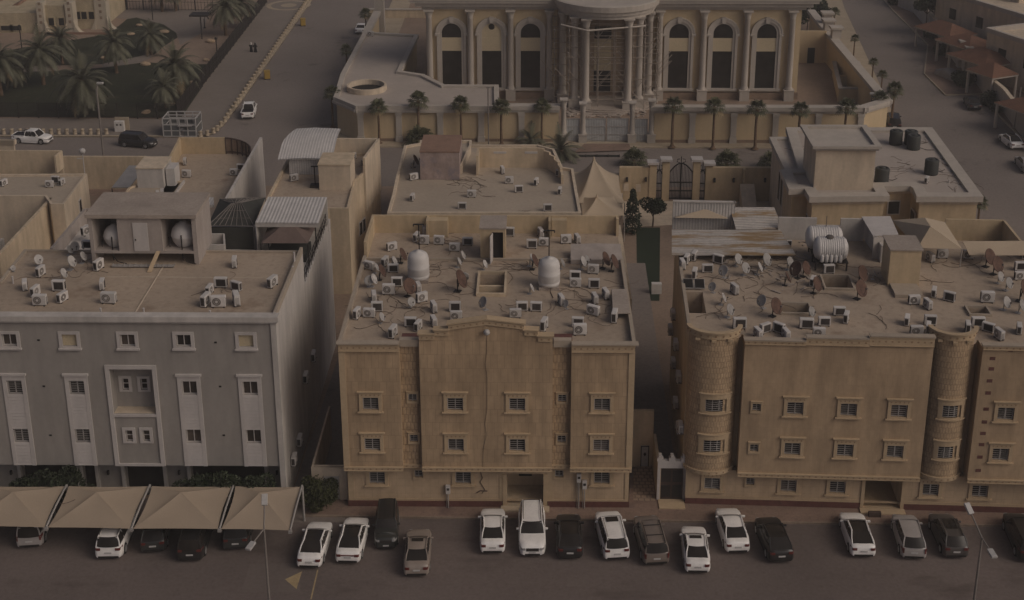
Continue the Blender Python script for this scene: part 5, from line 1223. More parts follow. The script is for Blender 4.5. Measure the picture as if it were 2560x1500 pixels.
b=MB(); b.face([A(1,1590,720,.148),A(1,1660,720,.148),A(1,1990,180,.148),A(1,1950,180,.148)]); struct(b,'paving_strip',m_kerb and m_plaza)
# park
fz=.16
FP=[A(1,-150,860,fz),A(1,1300,872,fz)]; FD=[A(1,1300,872,fz),A(1,1955,20,fz)]
fd_far=far(*FD,1.0)
sheet('park_ground',[(FP[0].x-60,FP[0].y),(FD[0].x,FD[0].y),(FD[1].x,FD[1].y),(fd_far.x,fd_far.y),(FP[0].x-60,fd_far.y)],.155,m_sand)
def lawn(pts): 
    mb=MB(); mb.face([A(1,x,y,.165) for x,y in pts]); return struct(mb,'lawn',m_lawn)
lawn([(-300,540),(380,520),(700,500),(1080,455),(1240,470),(1560,470),(1480,640),(1330,860),(-300,850)])
lawn([(-300,420),(300,330),(700,265),(870,190),(930,140),(1000,128),(1200,180),(1290,240),(1300,275),(1200,340),(1130,400),(740,470),(-300,500)])
def path(pts): 
    mb=MB(); mb.face([A(1,x,y,.17) for x,y in pts]); return struct(mb,'path',m_plaza)
path([(740,470),(1010,415),(1100,390),(1115,420),(1020,460),(760,495)]); path([(-100,490),(420,480),(420,520),(-100,530)]); path([(700,120),(900,70),(1560,75),(1530,105),(1480,240),(1320,330),(1290,240),(1200,180),(1000,128),(930,140)])
# fences: each a thing with posts and a run of bars
def fence(name,label,a,c,h,step=2.6,bars=.16,mat=m_iron,top=True):
    t=thing(name,label,'fence',tuple(a)); L_=(c-a).length; d_=(c-a)/L_; n=max(1,int(L_/step))
    b=MB()
    for i in range(n+1): p=a+d_*(L_*i/n)-a; b.bx((p.x,p.y,0),.14,.14,h,math.atan2(d_.y,d_.x))
    b.build('posts',mat,t,True)
    b=MB(); m_=int(L_/bars)
    for i in range(m_): p=d_*(L_*(i+.5)/m_); b.bx((p.x,p.y,.1),.05,.03,h-.15,math.atan2(d_.y,d_.x))
    e=c-a
    for z in (.18,h*.5,h-.12): b.tube([(0,0,z),(e.x,e.y,z)],.035,4)
    b.build('bars',mat,t,True); return t
fence('park_fence','black iron park fence along the back street',FP[0],FP[1],2.3,2.6,.17)
fence('park_fence','black iron park fence running diagonally along the paved walk',FD[0],FD[1],2.5,2.6,.10)
fence('park_fence','thin dark fence at the far end of the park',A(1,800,70,fz),A(1,1560,80,fz),3.2,3.2,.6)
# vegetation prototypes
def frond_palm(name,label,H,nf,Lf,seed,cat='palm tree',mat=m_palm,up=.35):
    r_=random.Random(seed); t=thing(name,label,cat)
    b=MB(); pts=[(0,0,0),(.05,.05,H*.3),(.1,0,H*.65),(.05,-.05,H)]
    b.tube(pts,.30,9,0,.22); b.lathe((.05,-.05,H-.3),[(.22,0),(.42,.25),(.3,.55),(0,.6)],9); b.build('trunk',m_trunk,t,True)
    b=MB(); dry=MB()
    for k in range(nf):
        az=k*2.39996+r_.uniform(-.2,.2); u=k/nf; el=R(82-118*u**.9+r_.uniform(-9,9)); L=Lf*r_.uniform(.82,1.1); dst=dry if (u>.93) else b
        p=Vector((.05,-.05,H+.1)); seg=9; dirv=Vector((math.cos(az)*math.cos(el),math.sin(az)*math.cos(el),math.sin(el))); sid=Vector((-math.sin(az),math.cos(az),0)); prev=[]; pts=[p.copy()]
        for s_ in range(seg):
            dirv=(dirv+Vector((0,0,-.17-.05*s_/seg))).normalized(); p=p+dirv*L/seg; pts.append(p.copy())
        for s_ in range(1,seg+1):
            wl=L*.24*math.sin(math.pi*min(1,(s_+.6)/(seg+1.2)))+.05; q_=pts[s_]; dq=(pts[s_]-pts[s_-1]).normalized(); nn=sid.cross(dq).normalized()
            for sg in (-1,1):
                for h_ in (0,.25,.5,.75):
                    o=pts[s_-1].lerp(q_,h_); tip=o+sid*sg*wl*.75+dq*wl*.8+nn*(wl*.22-.06)+Vector((0,0,r_.uniform(-.08,.04)))
                    w_=dq*(L/seg*.13); dst.face([o-w_,o+w_,tip])
        dst.tube(pts,.04,3,0,.012,False)
    b.build('crown',mat,t,True)
    if dry.f: dry.build('dry_fronds',m_palmdry,t,True)
    return t
def fan_palm(name,label,H,nl,Ll,seed,cat='palm tree'):
    r_=random.Random(seed); t=thing(name,label,cat)
    if H>.3:
        b=MB(); b.tube([(0,0,0),(.03,0,H*.5),(0,.03,H)],.20,9,0,.15); b.lathe((0,0,0),[(.5,0),(.3,.15),(.2,.4)],9); b.lathe((0,.03,H-.9),[(.15,0),(.26,.3),(.28,.7),(.15,1.0),(0,1.05)],9); b.build('trunk',m_trunk,t,True)
    b=MB(); dry=MB()
    for k in range(nl):
        az=k*2.39996; u=k/nl; el=R(80-112*u+r_.uniform(-8,8)); dst=dry if (u>.94) else b
        dv=Vector((math.cos(az)*math.cos(el),math.sin(az)*math.cos(el),math.sin(el))); o=Vector((0,.03,H)); st=Ll*.5*r_.uniform(.8,1.1); c=o+dv*st; dst.tube([o,c],.02,3)
        sid=Vector((-math.sin(az),math.cos(az),0)); up_=sid.cross(dv)
        for j in range(11):
            a=R(-105+21*j); ln=Ll*.62*(1-.25*abs(j-5)/5)*r_.uniform(.85,1.1); e=dv*math.cos(a)+sid*math.sin(a); m_=c+e*ln*.6; tip=c+e*ln+Vector((0,0,-.34*ln))
            w_=(dv*-math.sin(a)+sid*math.cos(a))*ln*.09; dst.face([c,m_-w_,tip,m_+w_])
    b.build('crown',m_fan,t,True)
    if dry.f: dry.build('dry_leaves',m_palmdry,t,True)
    return t
def leaf_cloud(mb,blobs,n,sz,r_):
    for (cx,cy,cz,rx,ry,rz) in blobs:
        for k in range(n):
            v=Vector((r_.gauss(0,1),r_.gauss(0,1),r_.gauss(0,1))).normalized()*(r_.uniform(.45,1.0)**.5)
            p=Vector((cx+v.x*rx,cy+v.y*ry,max(.02,cz+v.z*rz))); a=Vector((r_.gauss(0,1),r_.gauss(0,1),r_.gauss(0,1))).normalized(); c=a.cross(Vector((r_.gauss(0,1),r_.gauss(0,1),r_.gauss(0,1)))).normalized(); s_=sz*r_.uniform(.6,1.3)
            mb.face([p-a*s_,p-c*s_*.5,p+a*s_,p+c*s_*.5])
def shrub(name,label,loc,blobs,n,sz,seed,mat=m_leaf,cat='shrub',trunk=0,group=None,core=True):
    r_=random.Random(seed); t=thing(name,label,cat,loc,0,group)
    b=MB(); leaf_cloud(b,blobs,n,sz,r_); b.build('foliage',mat,t,True)
    b=MB()
    if trunk: b.tube([(0,0,0),(.05,0,trunk*.6),(0,.05,trunk)],.12,6,0,.07)
    for (cx,cy,cz,rx,ry,rz) in blobs: b.tube([(0 if trunk else cx*.8,0 if trunk else cy*.8,trunk*.8),(cx*.7,cy*.7,cz*.6+trunk*.3),(cx,cy,cz)],.05,5,0,.02)
    b.build('trunk' if trunk else 'stems',m_bark,t,True); return t
def rblobs(r_,n,w,d,h,z0,rr):
    return [(r_.uniform(-w,w),r_.uniform(-d,d),z0+r_.uniform(0,h),rr*r_.uniform(.8,1.2),rr*r_.uniform(.8,1.2),rr*r_.uniform(.7,1.0)) for k in range(n)]
DP=[frond_palm('date_palm','x',5.2,52,4.4,1),frond_palm('date_palm','x',4.2,46,4.6,2)]
for (bx,by,k,s,lab) in [((855),535,0,.92,'tall date palm with a bare trunk in the middle of the park'),(630,840,1,1.18,'largest date palm, in front by the park fence and the street lamp'),(1300,690,1,1.06,'big spreading date palm near the corner of the diagonal fence'),(320,620,0,1.0,'date palm left of the largest one in the park'),(1215,790,1,.72,'small ragged date palm beside the diagonal fence corner'),(10,700,0,1.05,'date palm at the left edge of the picture'),(1655,260,0,.95,'date palm by the pergola near the diagonal fence'),(1110,400,1,.75,'date palm behind the path in the park'),(110,640,1,.75,'low date palm in the shade at the left of the park'),(460,470,0,.8,'date palm behind the largest one'),(1770,200,0,.85,'date palm at the far end of the diagonal fence'),(1290,80,0,.9,'date palm at the far fence of the park'),(1190,85,0,.9,'palm trunk rising past the top edge at the far fence')]:
    place(DP[k],A(1,bx,by,.16),rnd.uniform(0,6),lab,s,'date palms in the park')
bsh=frond_palm('palm_bush','x',.5,40,3.0,5,'palm bush',mat=m_palm)
for r_,x,y,s,lab in [(2,1400,1068,1.0,'bushy low palm against the palace wall left of the gate'),(2,1615,1150,1.25,'largest bushy palm, on the verge left of the palace gate'),(2,590,1058,.0,'')]:
    if s: place(bsh,A(r_,x,y,.1),rnd.uniform(0,6),lab,s,'palm bushes by the palace')
# boulders
bo=thing('boulder','x','boulder'); r_=random.Random(3); b=MB()
rows=[]
for i in range(6):
    ph=math.pi*i/5; rows.append([(math.sin(ph)*math.cos(2*math.pi*k/9)*r_.uniform(.75,1.1),math.sin(ph)*math.sin(2*math.pi*k/9)*r_.uniform(.75,1.1),.35-math.cos(ph)*.55*r_.uniform(.85,1.1)) for k in range(9)])
b.grid(rows,0,False,True); b.build('stone',m_boulder,bo,True)
for x,y,s,lab in [(1065,478,.95,'pale boulder on the lawn below the path'),(795,375,.7,'pale boulder beside the tall date palm'),(757,430,.7,'pale boulder left of the path end'),(1540,310,1.0,'pale boulder near the pergola'),(1510,445,.7,'pale boulder beside the diagonal fence'),(1205,240,.9,'pinkish boulder on the round lawn'),(960,255,.7,'flat boulder at the edge of the round lawn'),(1250,770,.7,'boulder in the fence corner of the park'),(1415,610,.7,'boulder under the big spreading date palm'),(1020,190,.7,'boulder at the top of the round lawn'),(1070,830,.8,'flat boulder by the front park fence')]:
    place(bo,A(1,x,y,.15),rnd.uniform(0,6),lab,(s,s*.8,s*.7),'boulders in the park')
# heritage building
YH=A(1,400,245,.16).y; hb=thing('heritage_building','cream mud-brick style building with carved pilasters in the park','building',(A(1,400,245,.16).x,YH,.16))
def HS(x,y,dy=0): return S(1,x,y,YH+dy)
m_mud=M('cream_mud_plaster',(.44,.36,.24),.95,.12,.5,.08,4,.2,6,streak=.1); m_mudw=M('carved_white_plaster',(.45,.385,.295),.9,.1,.5)
def hblock(x0,x1,yt,dy,dep,mat,nm,z0=.16):
    a=HS(x0,200,dy); c=HS(x1,200,dy); z=HS(x0,yt,dy).z; b=MB(); b.box(a.x,c.x,YH+dy,YH+dy+dep,z0,z); b.build(nm,mat,hb); return a.x,c.x,z
def hwin(x,y,dy,w=.9,h=1.3):
    p=HS(x,y,dy); b=MB(); b.box(p.x-w/2-.15,p.x+w/2+.15,YH+dy-.12,YH+dy-.002,p.z-h/2-.15,p.z+h/2+.25); o=b.build('window',m_mud,hb)
    b=MB(); b.box(p.x-w/2,p.x+w/2,YH+dy-.15,YH+dy-.122,p.z-h/2,p.z+h/2); b.build('pane',m_dark,o)
hblock(-250,285,95,.3,14,m_mud,'wall'); hblock(285,500,40,.4,16,m_mud,'wall'); hblock(500,745,-10,3.2,16,m_mud,'wall')
for x in (50,118): hwin(x,205,.3,1.9,.8)
for x in (378,452): hwin(x,158,.4)
for x in (570,618,672): hwin(x,112,3.2)
for x0,x1,yt,dy in ((280,330,20,-.5),(490,545,20,.0),(705,790,-30,3.0)):
    a,c,z=hblock(x0,x1,yt,dy,2.0,m_mudw,'carved_pilaster')
    b=MB(); m_=(a+c)/2; w_=(c-a)/2
    b.ext([(c,YH+dy-.2,.16),(c+1.3,YH+dy-.2,.16),(c+.7,YH+dy-.2,.6),(c+.3,YH+dy-.2,1.3),(c,YH+dy-.2,2.4)],(0,1.2,0)); b.ext([(a,YH+dy-.2,.16),(a-.9,YH+dy-.2,.16),(a,YH+dy-.2,2.0)],(0,1.2,0)); b.build('flared_buttress',m_mudw,hb)
    b=MB()
    for k in range(4): b.box(m_-.22,m_+.22,YH+dy-.04,YH+dy-.002,2.0+1.1*k,2.5+1.1*k)
    b.build('carving',m_brown,hb)
b=MB(); b.box(HS(280,200).x-.2,HS(760,200).x+2.2,YH-.7,YH-.55,.16,.55); b.build('red_plinth',m_redtop,hb)
b=MB(); p=HS(-100,60,6); p2=HS(140,60,6); b.ext([(p.x,YH+6,p.z-1),(p2.x,YH+6,p.z-1),(p2.x,YH+6,p.z+1),((p.x+p2.x)/2,YH+6,p.z-.2),(p.x,YH+6,p.z+1.2)],(0,5,0)); b.build('red_roof_edge',m_redtop,hb)
# pergola umbrella, path lamps
p=A(1,1480,285,.16); t=thing('sunshade','dark flat sunshade on one post in the park','sunshade',p)
zt_=S(1,1480,110,p.y).z-.16; b=MB(); b.tube([(0,0,0),(0,0,zt_)],.1,8); b.build('post',m_iron,t,True); b=MB(); b.ext([(-1.6,-1.3,zt_),(1.6,-1.3,zt_),(1.6,1.3,zt_),(-1.6,1.3,zt_)],(0,0,.25)); b.build('shade',m_iron,t,True)
for x,y,y2,lab in ((160,350,200,'short dark park lamp left of the date palms'),(1120,145,-40,'dark park lamp post behind the round lawn'),(1590,390,290,'dark post beside the diagonal fence'),(935,70,-30,'dark park lamp near the far fence')):
    p=A(1,x,y,.16); h=S(1,x,y2,p.y).z-.16; t=thing('park_lamp',lab,'lamp',p,0,'lamps in the park'); b=MB(); b.tube([(0,0,0),(0,0,h)],.09,7); b.build('post',m_iron,t,True); b=MB(); b.lathe((0,0,h),[(.05,0),(.3,.1),(.2,.4),(0,.45)],10); b.build('lantern',m_iron,t,True)
p=A(1,1500,205,.16); t=thing('drinking_fountain','small dark hooked play post near the sunshade','post',p); b=MB(); b.tube([(0,0,0),(0,0,1.6),(.2,0,2.1),(.6,0,2.1),(.8,0,1.6)],.1,6); b.build('hook',m_iron,t,True); b=MB(); b.box(-.2,.2,-.2,.2,0,.12); b.build('base',m_iron,t,True)
# bollards
bl=thing('bollard','x','bollard'); b=MB(); b.lathe((0,0,0),[(.30,0),(.30,.10),(.25,.14),(.27,.62),(.30,.66),(.30,.74),(0,.8)],10); b.build('post',m_kerb,bl,True)
for x in (28,88,147,205,262,318,375,432,490,550,606,664,722,780): place(bl,A(1,x,982,.14),0,'cream stone bollard in the straight row along the back street kerb',1,'bollards along the back street')
dl=[A(1,1483,1000,.14),A(1,1532,993,.14),A(1,1577,975,.14),A(1,1605,957,.14),A(1,1632,925,.14),A(1,1660,893,.14)]
a=A(1,1660,893,.14); c=A(1,2262,10,.14); n=int((c-a).length/1.75)
for i in range(1,n+1): dl.append(a+(c-a)*i/n)
for p in dl: place(bl,p+Vector((-.25,0,0)),0,'cream stone bollard in the long diagonal row along the left side street',1,'bollards along the side street')
# yellow bins
yb=thing('litter_bin','x','bin'); b=MB(); b.box(-.4,.4,-.35,.35,.12,1.15); b.build('body',m_yellow,yb,True,bevel=.05); b=MB(); b.box(-.43,.43,-.38,.38,1.15,1.3); b.build('lid',m_yellow,yb,True,bevel=.05); b=MB()
for s in (-.3,.3): b.tube([(s,-.3,.1),(s,.3,.1)],.1,8)
b.build('wheels',m_tyre,yb,True)
place(yb,A(1,1958,580),.3,'yellow bin in the road gutter, nearer one',1.1,'yellow bins'); place(yb,A(1,2220,190),.3,'yellow bin in the road gutter, farther one',1.1,'yellow bins')
# electric cabinet and glass kiosk
p=A(1,880,962,.14); t=thing('electric_cabinet','pale electric cabinet in a niche by the bollards','utility box',p); b=MB(); b.box(-.65,.65,-.3,.3,0,1.5); b.build('body',m_acw,t,True,bevel=.03); b=MB()
for s in (-.25,.25): b.box(s-.12,s+.12,-.32,-.302,.9,1.15)
b.build('meters',m_acc,t,True); b=MB(); b.box(-.7,1.2,.4,.55,0,1.9); b.build('niche_wall',m_kerb,t,True)
k0=A(1,1200,1000,.14); k1=A(1,1440,1000,.14); w_=k1.x-k0.x; kz=S(1,1300,870,k0.y).z-.14; kd=3.2
t=thing('glass_kiosk','open-topped white framed glass kiosk on the plaza corner','kiosk',((k0.x+k1.x)/2,k0.y,.14)); h=w_/2; b=MB()
for x in (-h,-h/2,0,h/2,h): b.box(x-.07,x+.07,-.07,.07,0,kz); b.box(x-.07,x+.07,kd-.07,kd+.07,0,kz)
for y in (0,kd): 
    for z in (.05,kz*.33,kz*.66,kz): b.box(-h,h,y-.06,y+.06,z-.06,z+.06)
for x in (-h,h):
    for z in (.05,kz*.5,kz): b.box(x-.06,x+.06,0,kd,z-.06,z+.06)
b.box(-h,h,kd*.5-.06,kd*.5+.06,kz-.02,kz+.08); b.build('frame',m_polew,t,True)
m_clear=M('kiosk_glass',(.10,.105,.105),.15,.1,1,spec=.5); b=MB(); b.box(-h,-.1,-.02,.02,.1,kz*.64); b.box(.5,h,-.02,.02,.1,kz*.64); b.box(-h,h,kd-.02,kd+.02,.1,kz*.6); b.box(-h-.02,-h+.02,.1,kd-.1,.1,kz*.9); b.box(h-.02,h+.02,.1,kd-.1,.1,kz*.9); b.build('glass',m_clear,t,True)
b=MB(); b.box(-.1,1.8,-.5,.2,kz*.62,kz*.66); b.box(0,1.5,.3,1.0,.0,.8); b.build('counter',m_steel,t,True)
# two walkers
def person(name,label,p,rz,mat,h=1.62,scarf=None,arm=.35):
    t=thing(name,label,'person',p,rz); b=MB(); n=14
    prof=[(.02,0),(.30,.005),(.27,.3),(.24,.7),(.22,.95),(.235,1.15),(.25,1.28),(.21,1.38),(.085,1.44),(.075,1.5)]
    rows=[]
    for i,(r0,z) in enumerate(prof): rows.append([(r0*math.cos(2*math.pi*k/n)*1.05,r0*.72*math.sin(2*math.pi*k/n)+.03*math.sin(3*z)*(z<.8),z) for k in range(n)])
    hd=[(.075,1.49),(.105,1.55),(.115,1.62),(.105,1.70),(.06,1.745),(.01,1.75)]
    rows += [[(r0*math.cos(2*math.pi*k/n)*.9,r0*math.sin(2*math.pi*k/n)-.02,z) for k in range(n)] for r0,z in hd]
    b.grid(rows,0,True,True)
    for s in (-1,1): 
        b.tube([(s*.22,0,1.33),(s*.33,-.02,1.12),(s*.32,-.16,.92),(s*.2,-.27,.9)],.085,8,0,.05)
        b.tube([(s*.1,-.04,.02),(s*.1,-.2,.03)],.05,6,0,.035)
    o=b.build('body',mat,t,True); k_=h/1.75; t.scale=(k_,k_,k_)
    b=MB(); b.grid([[(r0*math.cos(2*math.pi*k/n)*.98,r0*1.05*math.sin(2*math.pi*k/n)-.0,z) for k in range(n)] for r0,z in ((.2,1.36),(.14,1.5),(.125,1.62),(.115,1.71),(.065,1.765),(.01,1.77))],0,True,True); b.build('headscarf',scarf or mat,t,True)
    b=MB(); b.lathe((0,-.12,1.62),[(0,-.06),(.05,-.03),(.05,.03),(0,.06)],8); b.build('face',m_skin,t,True)
person('person','person in a long black robe and pale headscarf walking on the paved walk',A(1,1842,380,.14),R(170),m_cloth,1.62,m_clothw)
person('person','person all in black robe and headscarf walking on the paved walk',A(1,1872,382,.14),R(190),m_cloth,1.60)
# side street lamp
p=A(1,768,1235); t=thing('street_lamp','tall grey street lamp with one bent arm, in front of the date palms','street lamp',(p.x,p.y,0))
e=S(1,700,655,p.y); h_=S(1,735,605,p.y)-p; b=MB(); b.tube([(0,0,0),(0,0,e.z),(.25,0,e.z+.7),(h_.x-.4,0,h_.z-.25)],.13,9,0,.07); b.build('post',m_pole,t,True); b=MB(); b.box(h_.x-.45,h_.x+.35,-.2,.2,h_.z-.2,h_.z+.05); b.build('lamp_head',m_polew,t,True,bevel=.06)

# ------------------------------------------------------------ palace
YW=A(2,1000,1035,.15).y; YP=A(2,1250,718,.2).y
pal_r=A(3,1530,900,.0).x
crn=[A(2,-40,980),A(2,120,1040),(A(3,1430,1060))]
wcorner=A(3,1520,733,5.0)
slab('palace_verge',[(A(2,-30,1000).x,A(2,-30,1000).y),(A(2,100,1075).x,A(2,100,1080).y),(A(3,700,1110).x,A(2,100,1080).y),(A(3,1440,1050).x+1,A(2,100,1080).y),(A(3,1560,1000).x,YW+2),(wcorner.x+2.5,wcorner.y),(A(3,1085,60).x+3,A(3,1085,60).y),(A(3,1085,60).x+20,A(3,1085,60).y+120),(A(2,330,60).x,A(2,330,60).y+120)],0,.15,m_kerb)
sheet('palace_court',[(A(2,130,1020).x,YW+1),(A(3,1440,1000).x-2,YW+1),(wcorner.x-1,wcorner.y),(A(3,1000,90).x,A(3,1000,90).y+30),(A(2,500,80).x,A(2,500,80).y+30)],.17,m_sand)
zc=S(2,700,800,YW).z; zct=zc+.55
pal=thing('palace','large ochre villa under construction with tall arched windows and white columns','villa',(S(2,1940,400,YP).x,YP,.17))
x0=S(2,635,400,YP).x; x1=S(3,872,400,YP).x; zk=S(2,1000,64,YP).z
xe0=S(2,958,400,YP).x; xe1=S(3,478,400,YP).x; b=MB(); b.box(x0,x1,YP,YP+6,.17,zk); b.box(xe0,xe1,YP+6,YP+26,.17,zk-.003); b.build('wall',m_pal,pal)  # end bays shaped shallow to cast less shadow on the wing roof
b=MB()
for k,(pz,z0,z1) in enumerate(((.35,0,.5),(.9,.5,1.1),(1.35,1.1,1.5),(1.5,1.5,2.6))): b.box(x0-pz*1.6,x1+pz*1.6,YP-pz,YP+6+pz,zk+z0,zk+z1); b.box(xe0-pz,xe1+pz,YP+6+pz,YP+26+pz,zk+z0,zk+z1-.003)
b.build('cornice',m_palc,pal)
b=MB(); b.box(x0-.1,x1+.1,YP-.35,YP-.002,.17,1.2); b.build('plinth',m_brown,pal)
ccx=[S(2,660,400,YP).x,S(2,958,400,YP).x,S(2,1250,400,YP).x,S(2,1533,400,YP).x,S(2,2335,400,YP).x,S(3,165,400,YP).x,S(3,478,400,YP).x,S(3,805,400,YP).x]
def column(par,x,y,z0,z1,r_=.47,ped=1.5,nm='column'):
    b=MB(); b.box(x-r_*1.5,x+r_*1.5,y-r_*1.5,y+r_*1.5,z0,z0+ped); b.box(x-r_*1.65,x+r_*1.65,y-r_*1.65,y+r_*1.65,z0+ped,z0+ped+.15)
    h=z1-z0-ped-.15; b.lathe((x,y,z0+ped+.15),[(r_*1.3,0),(r_*1.3,.15),(r_*1.05,.35),(r_,.5),(r_*.86,h-1.3),(r_*.95,h-1.25),(r_*.9,h-1.1),(r_*1.25,h-.35),(r_*1.45,h-.2)],14); b.box(x-r_*1.5,x+r_*1.5,y-r_*1.5,y+r_*1.5,z1-.2,z1); return b.build(nm,m_palc,par)
for x in ccx: column(pal,x,YP-.55,.17,zk-.01)
def arch_pts(x,w,zs,n=14): return [(x+w/2*math.cos(math.pi-math.pi*i/n),zs+w/2*math.sin(math.pi*i/n)) for i in range(n+1)]
def arch_ring(b,x,w_in,w_out,z0,zs,y0,y1):
    ai=[(x-w_in/2,z0)]+arch_pts(x,w_in,zs)+[(x+w_in/2,z0)]; ao=[(x-w_out/2,z0)]+arch_pts(x,w_out,zs)+[(x+w_out/2,z0)]
    for k in range(len(ai)-1):
        a,c,d_,e=ai[k],ai[k+1],ao[k+1],ao[k]; b.ext([(a[0],y0,a[1]),(c[0],y0,c[1]),(d_[0],y0,d_[1]),(e[0],y0,e[1])],(0,y1-y0,0))
def arch_window(x,blind=False):
    sc=(S(2,900,400,YP).x-S(2,700,400,YP).x)/200
    wi=142*sc; wo=232*sc; zsill=S(2,1395,640,YP).z; zs=S(2,1395,240,YP).z; zp0=S(2,1395,372,YP).z; zp1=S(2,1395,275,YP).z
    o=None; b=MB(); arch_ring(b,x,wi,wi+.7,zsill,zs,YP-.22,YP-.002); arch_ring(b,x,wi+.72,wo-.35,zsill,zs,YP-.38,YP-.002); b.box(x-wo/2,x+wo/2,YP-.5,YP-.002,zsill-.35,zsill-.003)
    b.ext([(x-.25,YP-.55,zs+wo/2-.75),(x+.25,YP-.55,zs+wo/2-.75),(x+.35,YP-.55,zs+wo/2+.1),(x-.35,YP-.55,zs+wo/2+.1)],(0,.5,0))
    for s in (-1,1): b.box(x+s*(wo/2-.2)-.3,x+s*(wo/2-.2)+.3,YP-.5,YP-.002,zs-.35,zs-.05)
    arch_ring(b,x,wo-.33,wo,zs-.05,zs,YP-.45,YP-.002)
    o=b.build('arched_window',m_palc,pal)
    b=MB(); b.box(x-wi/2,x+wi/2,YP-.06,YP-.003,zsill,zp0); b.build('pane',m_glass,o)
    b=MB(); b.box(x-wi/2,x+wi/2,YP-.1,YP-.003,zp0,zp1); b.build('spandrel_panel',m_palin,o)
    ap=[(x-wi/2,zp1)]+arch_pts(x,wi,zs)+[(x+wi/2,zp1)]; b=MB(); b.ext([(u,YP-.06,v) for u,v in ap],(0,.05,0)); b.build('arched_panel' if blind else 'fanlight',m_palin if blind else m_glass,o)
    if blind: b=MB(); b.face([(x+.45*math.cos(2*math.pi*k/14),YP-.07,zs+.9+.45*math.sin(2*math.pi*k/14)) for k in range(14)]); b.build('round_hole',m_dark,o)
for i,x in enumerate((S(2,820,400,YP).x,S(2,1112,400,YP).x,S(2,1395,400,YP).x,S(2,2478,400,YP).x,S(3,308,400,YP).x,S(3,627,400,YP).x)): arch_window(x,i==1)
# rotunda portico
px=S(2,1942,400,YP).x; rr0=7.3; zpt=S(2,1940,152,YP-7.6).z
b=MB(); pr_=[(5.6,0),(6.9,0),(6.9,.45),(7.2,.5),(7.25,1.0),(7.6,1.1),(7.7,1.9),(7.3,2.0),(7.1,1.95),(0,1.95)]
b.lathe((px,YP-.2,zpt),pr_,44,0,False); b.lathe((px,YP-.2,zpt+.02),[(0,0),(5.7,0)],30); po=b.build('portico_roof',m_palc,pal)
for dx in (6.2,4.6,3.0):
    for s in (-1,1): column(pal,px+s*dx,YP-.2-math.sqrt(6.55**2-dx*dx),.17,zpt-.01,.5,1.4,'portico_column')
for dx in (3.2,6.3):
    for s in (-1,1): column(pal,px+s*dx,YP-.5,.17,zpt-.01,.42,1.2,'portico_column')
b=MB(); b.box(px-7,px+7,YP-.14,YP-.003,.17,zk-.2); b.build('portico_wall',M('portico_render',(.36,.27,.19),.9,.2,.5),pal)
b=MB(); dxa=S(2,1858,600,YP).x; dxb=S(2,1980,600,YP).x; b.box(dxa,dxb,YP-.2,YP-.142,.17,S(2,1900,515,YP).z); b.box(dxa,dxb,YP-.2,YP-.142,S(2,1900,280,YP).z,S(2,1900,190,YP).z); b.build('doorway',m_dark,pal)
b=MB(); b.box(dxa,dxb,YP-.26,YP-.142,S(2,1900,510,YP).z,S(2,1900,285,YP).z); b.build('door_panel',m_palin,pal)
b=MB()
for k in range(3): b.lathe((px,YP-.2,.17),[(0,.16*(k+1)),(7.9-.4*k,.16*(k+1)),(7.9-.4*k,.16*k)],36,0,False)
b.build('steps',m_concrete,pal)
# scaffolding in the portico
sc_=thing('scaffolding','rusty tube scaffolding filling the round portico of the ochre villa','scaffolding',(px,YP-4,.17)); r_=random.Random(8); up=MB(); led=MB(); br=MB()
sp=[(sx,sy) for sx in (-7.4,-5.4,-3.6,-1.2,1.2,3.6,5.4,7.4) for sy in (-1.2,-3.3,-5.6) if sx*sx+(sy+.2)**2<66]
for sx,sy in sp: up.tube([(px+sx,YP+sy,.2),(px+sx+r_.uniform(-.1,.1),YP+sy,zpt-r_.uniform(.2,2.5))],.05,5)
for z in (1.6,3.2,4.8,6.4,8,9.6,11.2,12.8):
    if z>zpt: continue
    for sy in (-1.2,-3.3,-5.6):
        xs_=[p[0] for p in sp if p[1]==sy]
        if r_.random()<.85: led.tube([(px+min(xs_)-.4,YP+sy,z+r_.uniform(-.2,.2)),(px+max(xs_)+.4,YP+sy,z+r_.uniform(-.2,.2))],.055,5)
    for sx in (-7.4,-5.4,5.4,7.4): led.tube([(px+sx,YP-1.0,z),(px+sx,YP-4.6,z)],.055,5)
for k in range(34):
    sx,sy=r_.choice(sp); z=r_.uniform(.5,zpt-4); br.tube([(px+sx,YP+sy,z),(px+sx+r_.choice((-2,2)),YP+sy,z+2.4)],.05,5)
m_scaf=M('rusty_scaffold',(.30,.25,.205),.8,.3,2)
up.build('uprights',m_scaf,sc_); led.build('ledgers',m_scaf,sc_); br.build('braces',m_scaf,sc_)
b=MB(); a=S(2,1620,180,YP-5.8); c=S(2,1810,225,YP-7.6); e=S(2,2240,190,YP-5.8)
for q0,q1 in ((a,c),(c,e)): b.tube([q0,q1],.14,6)
b.build('planks',m_palc,sc_)
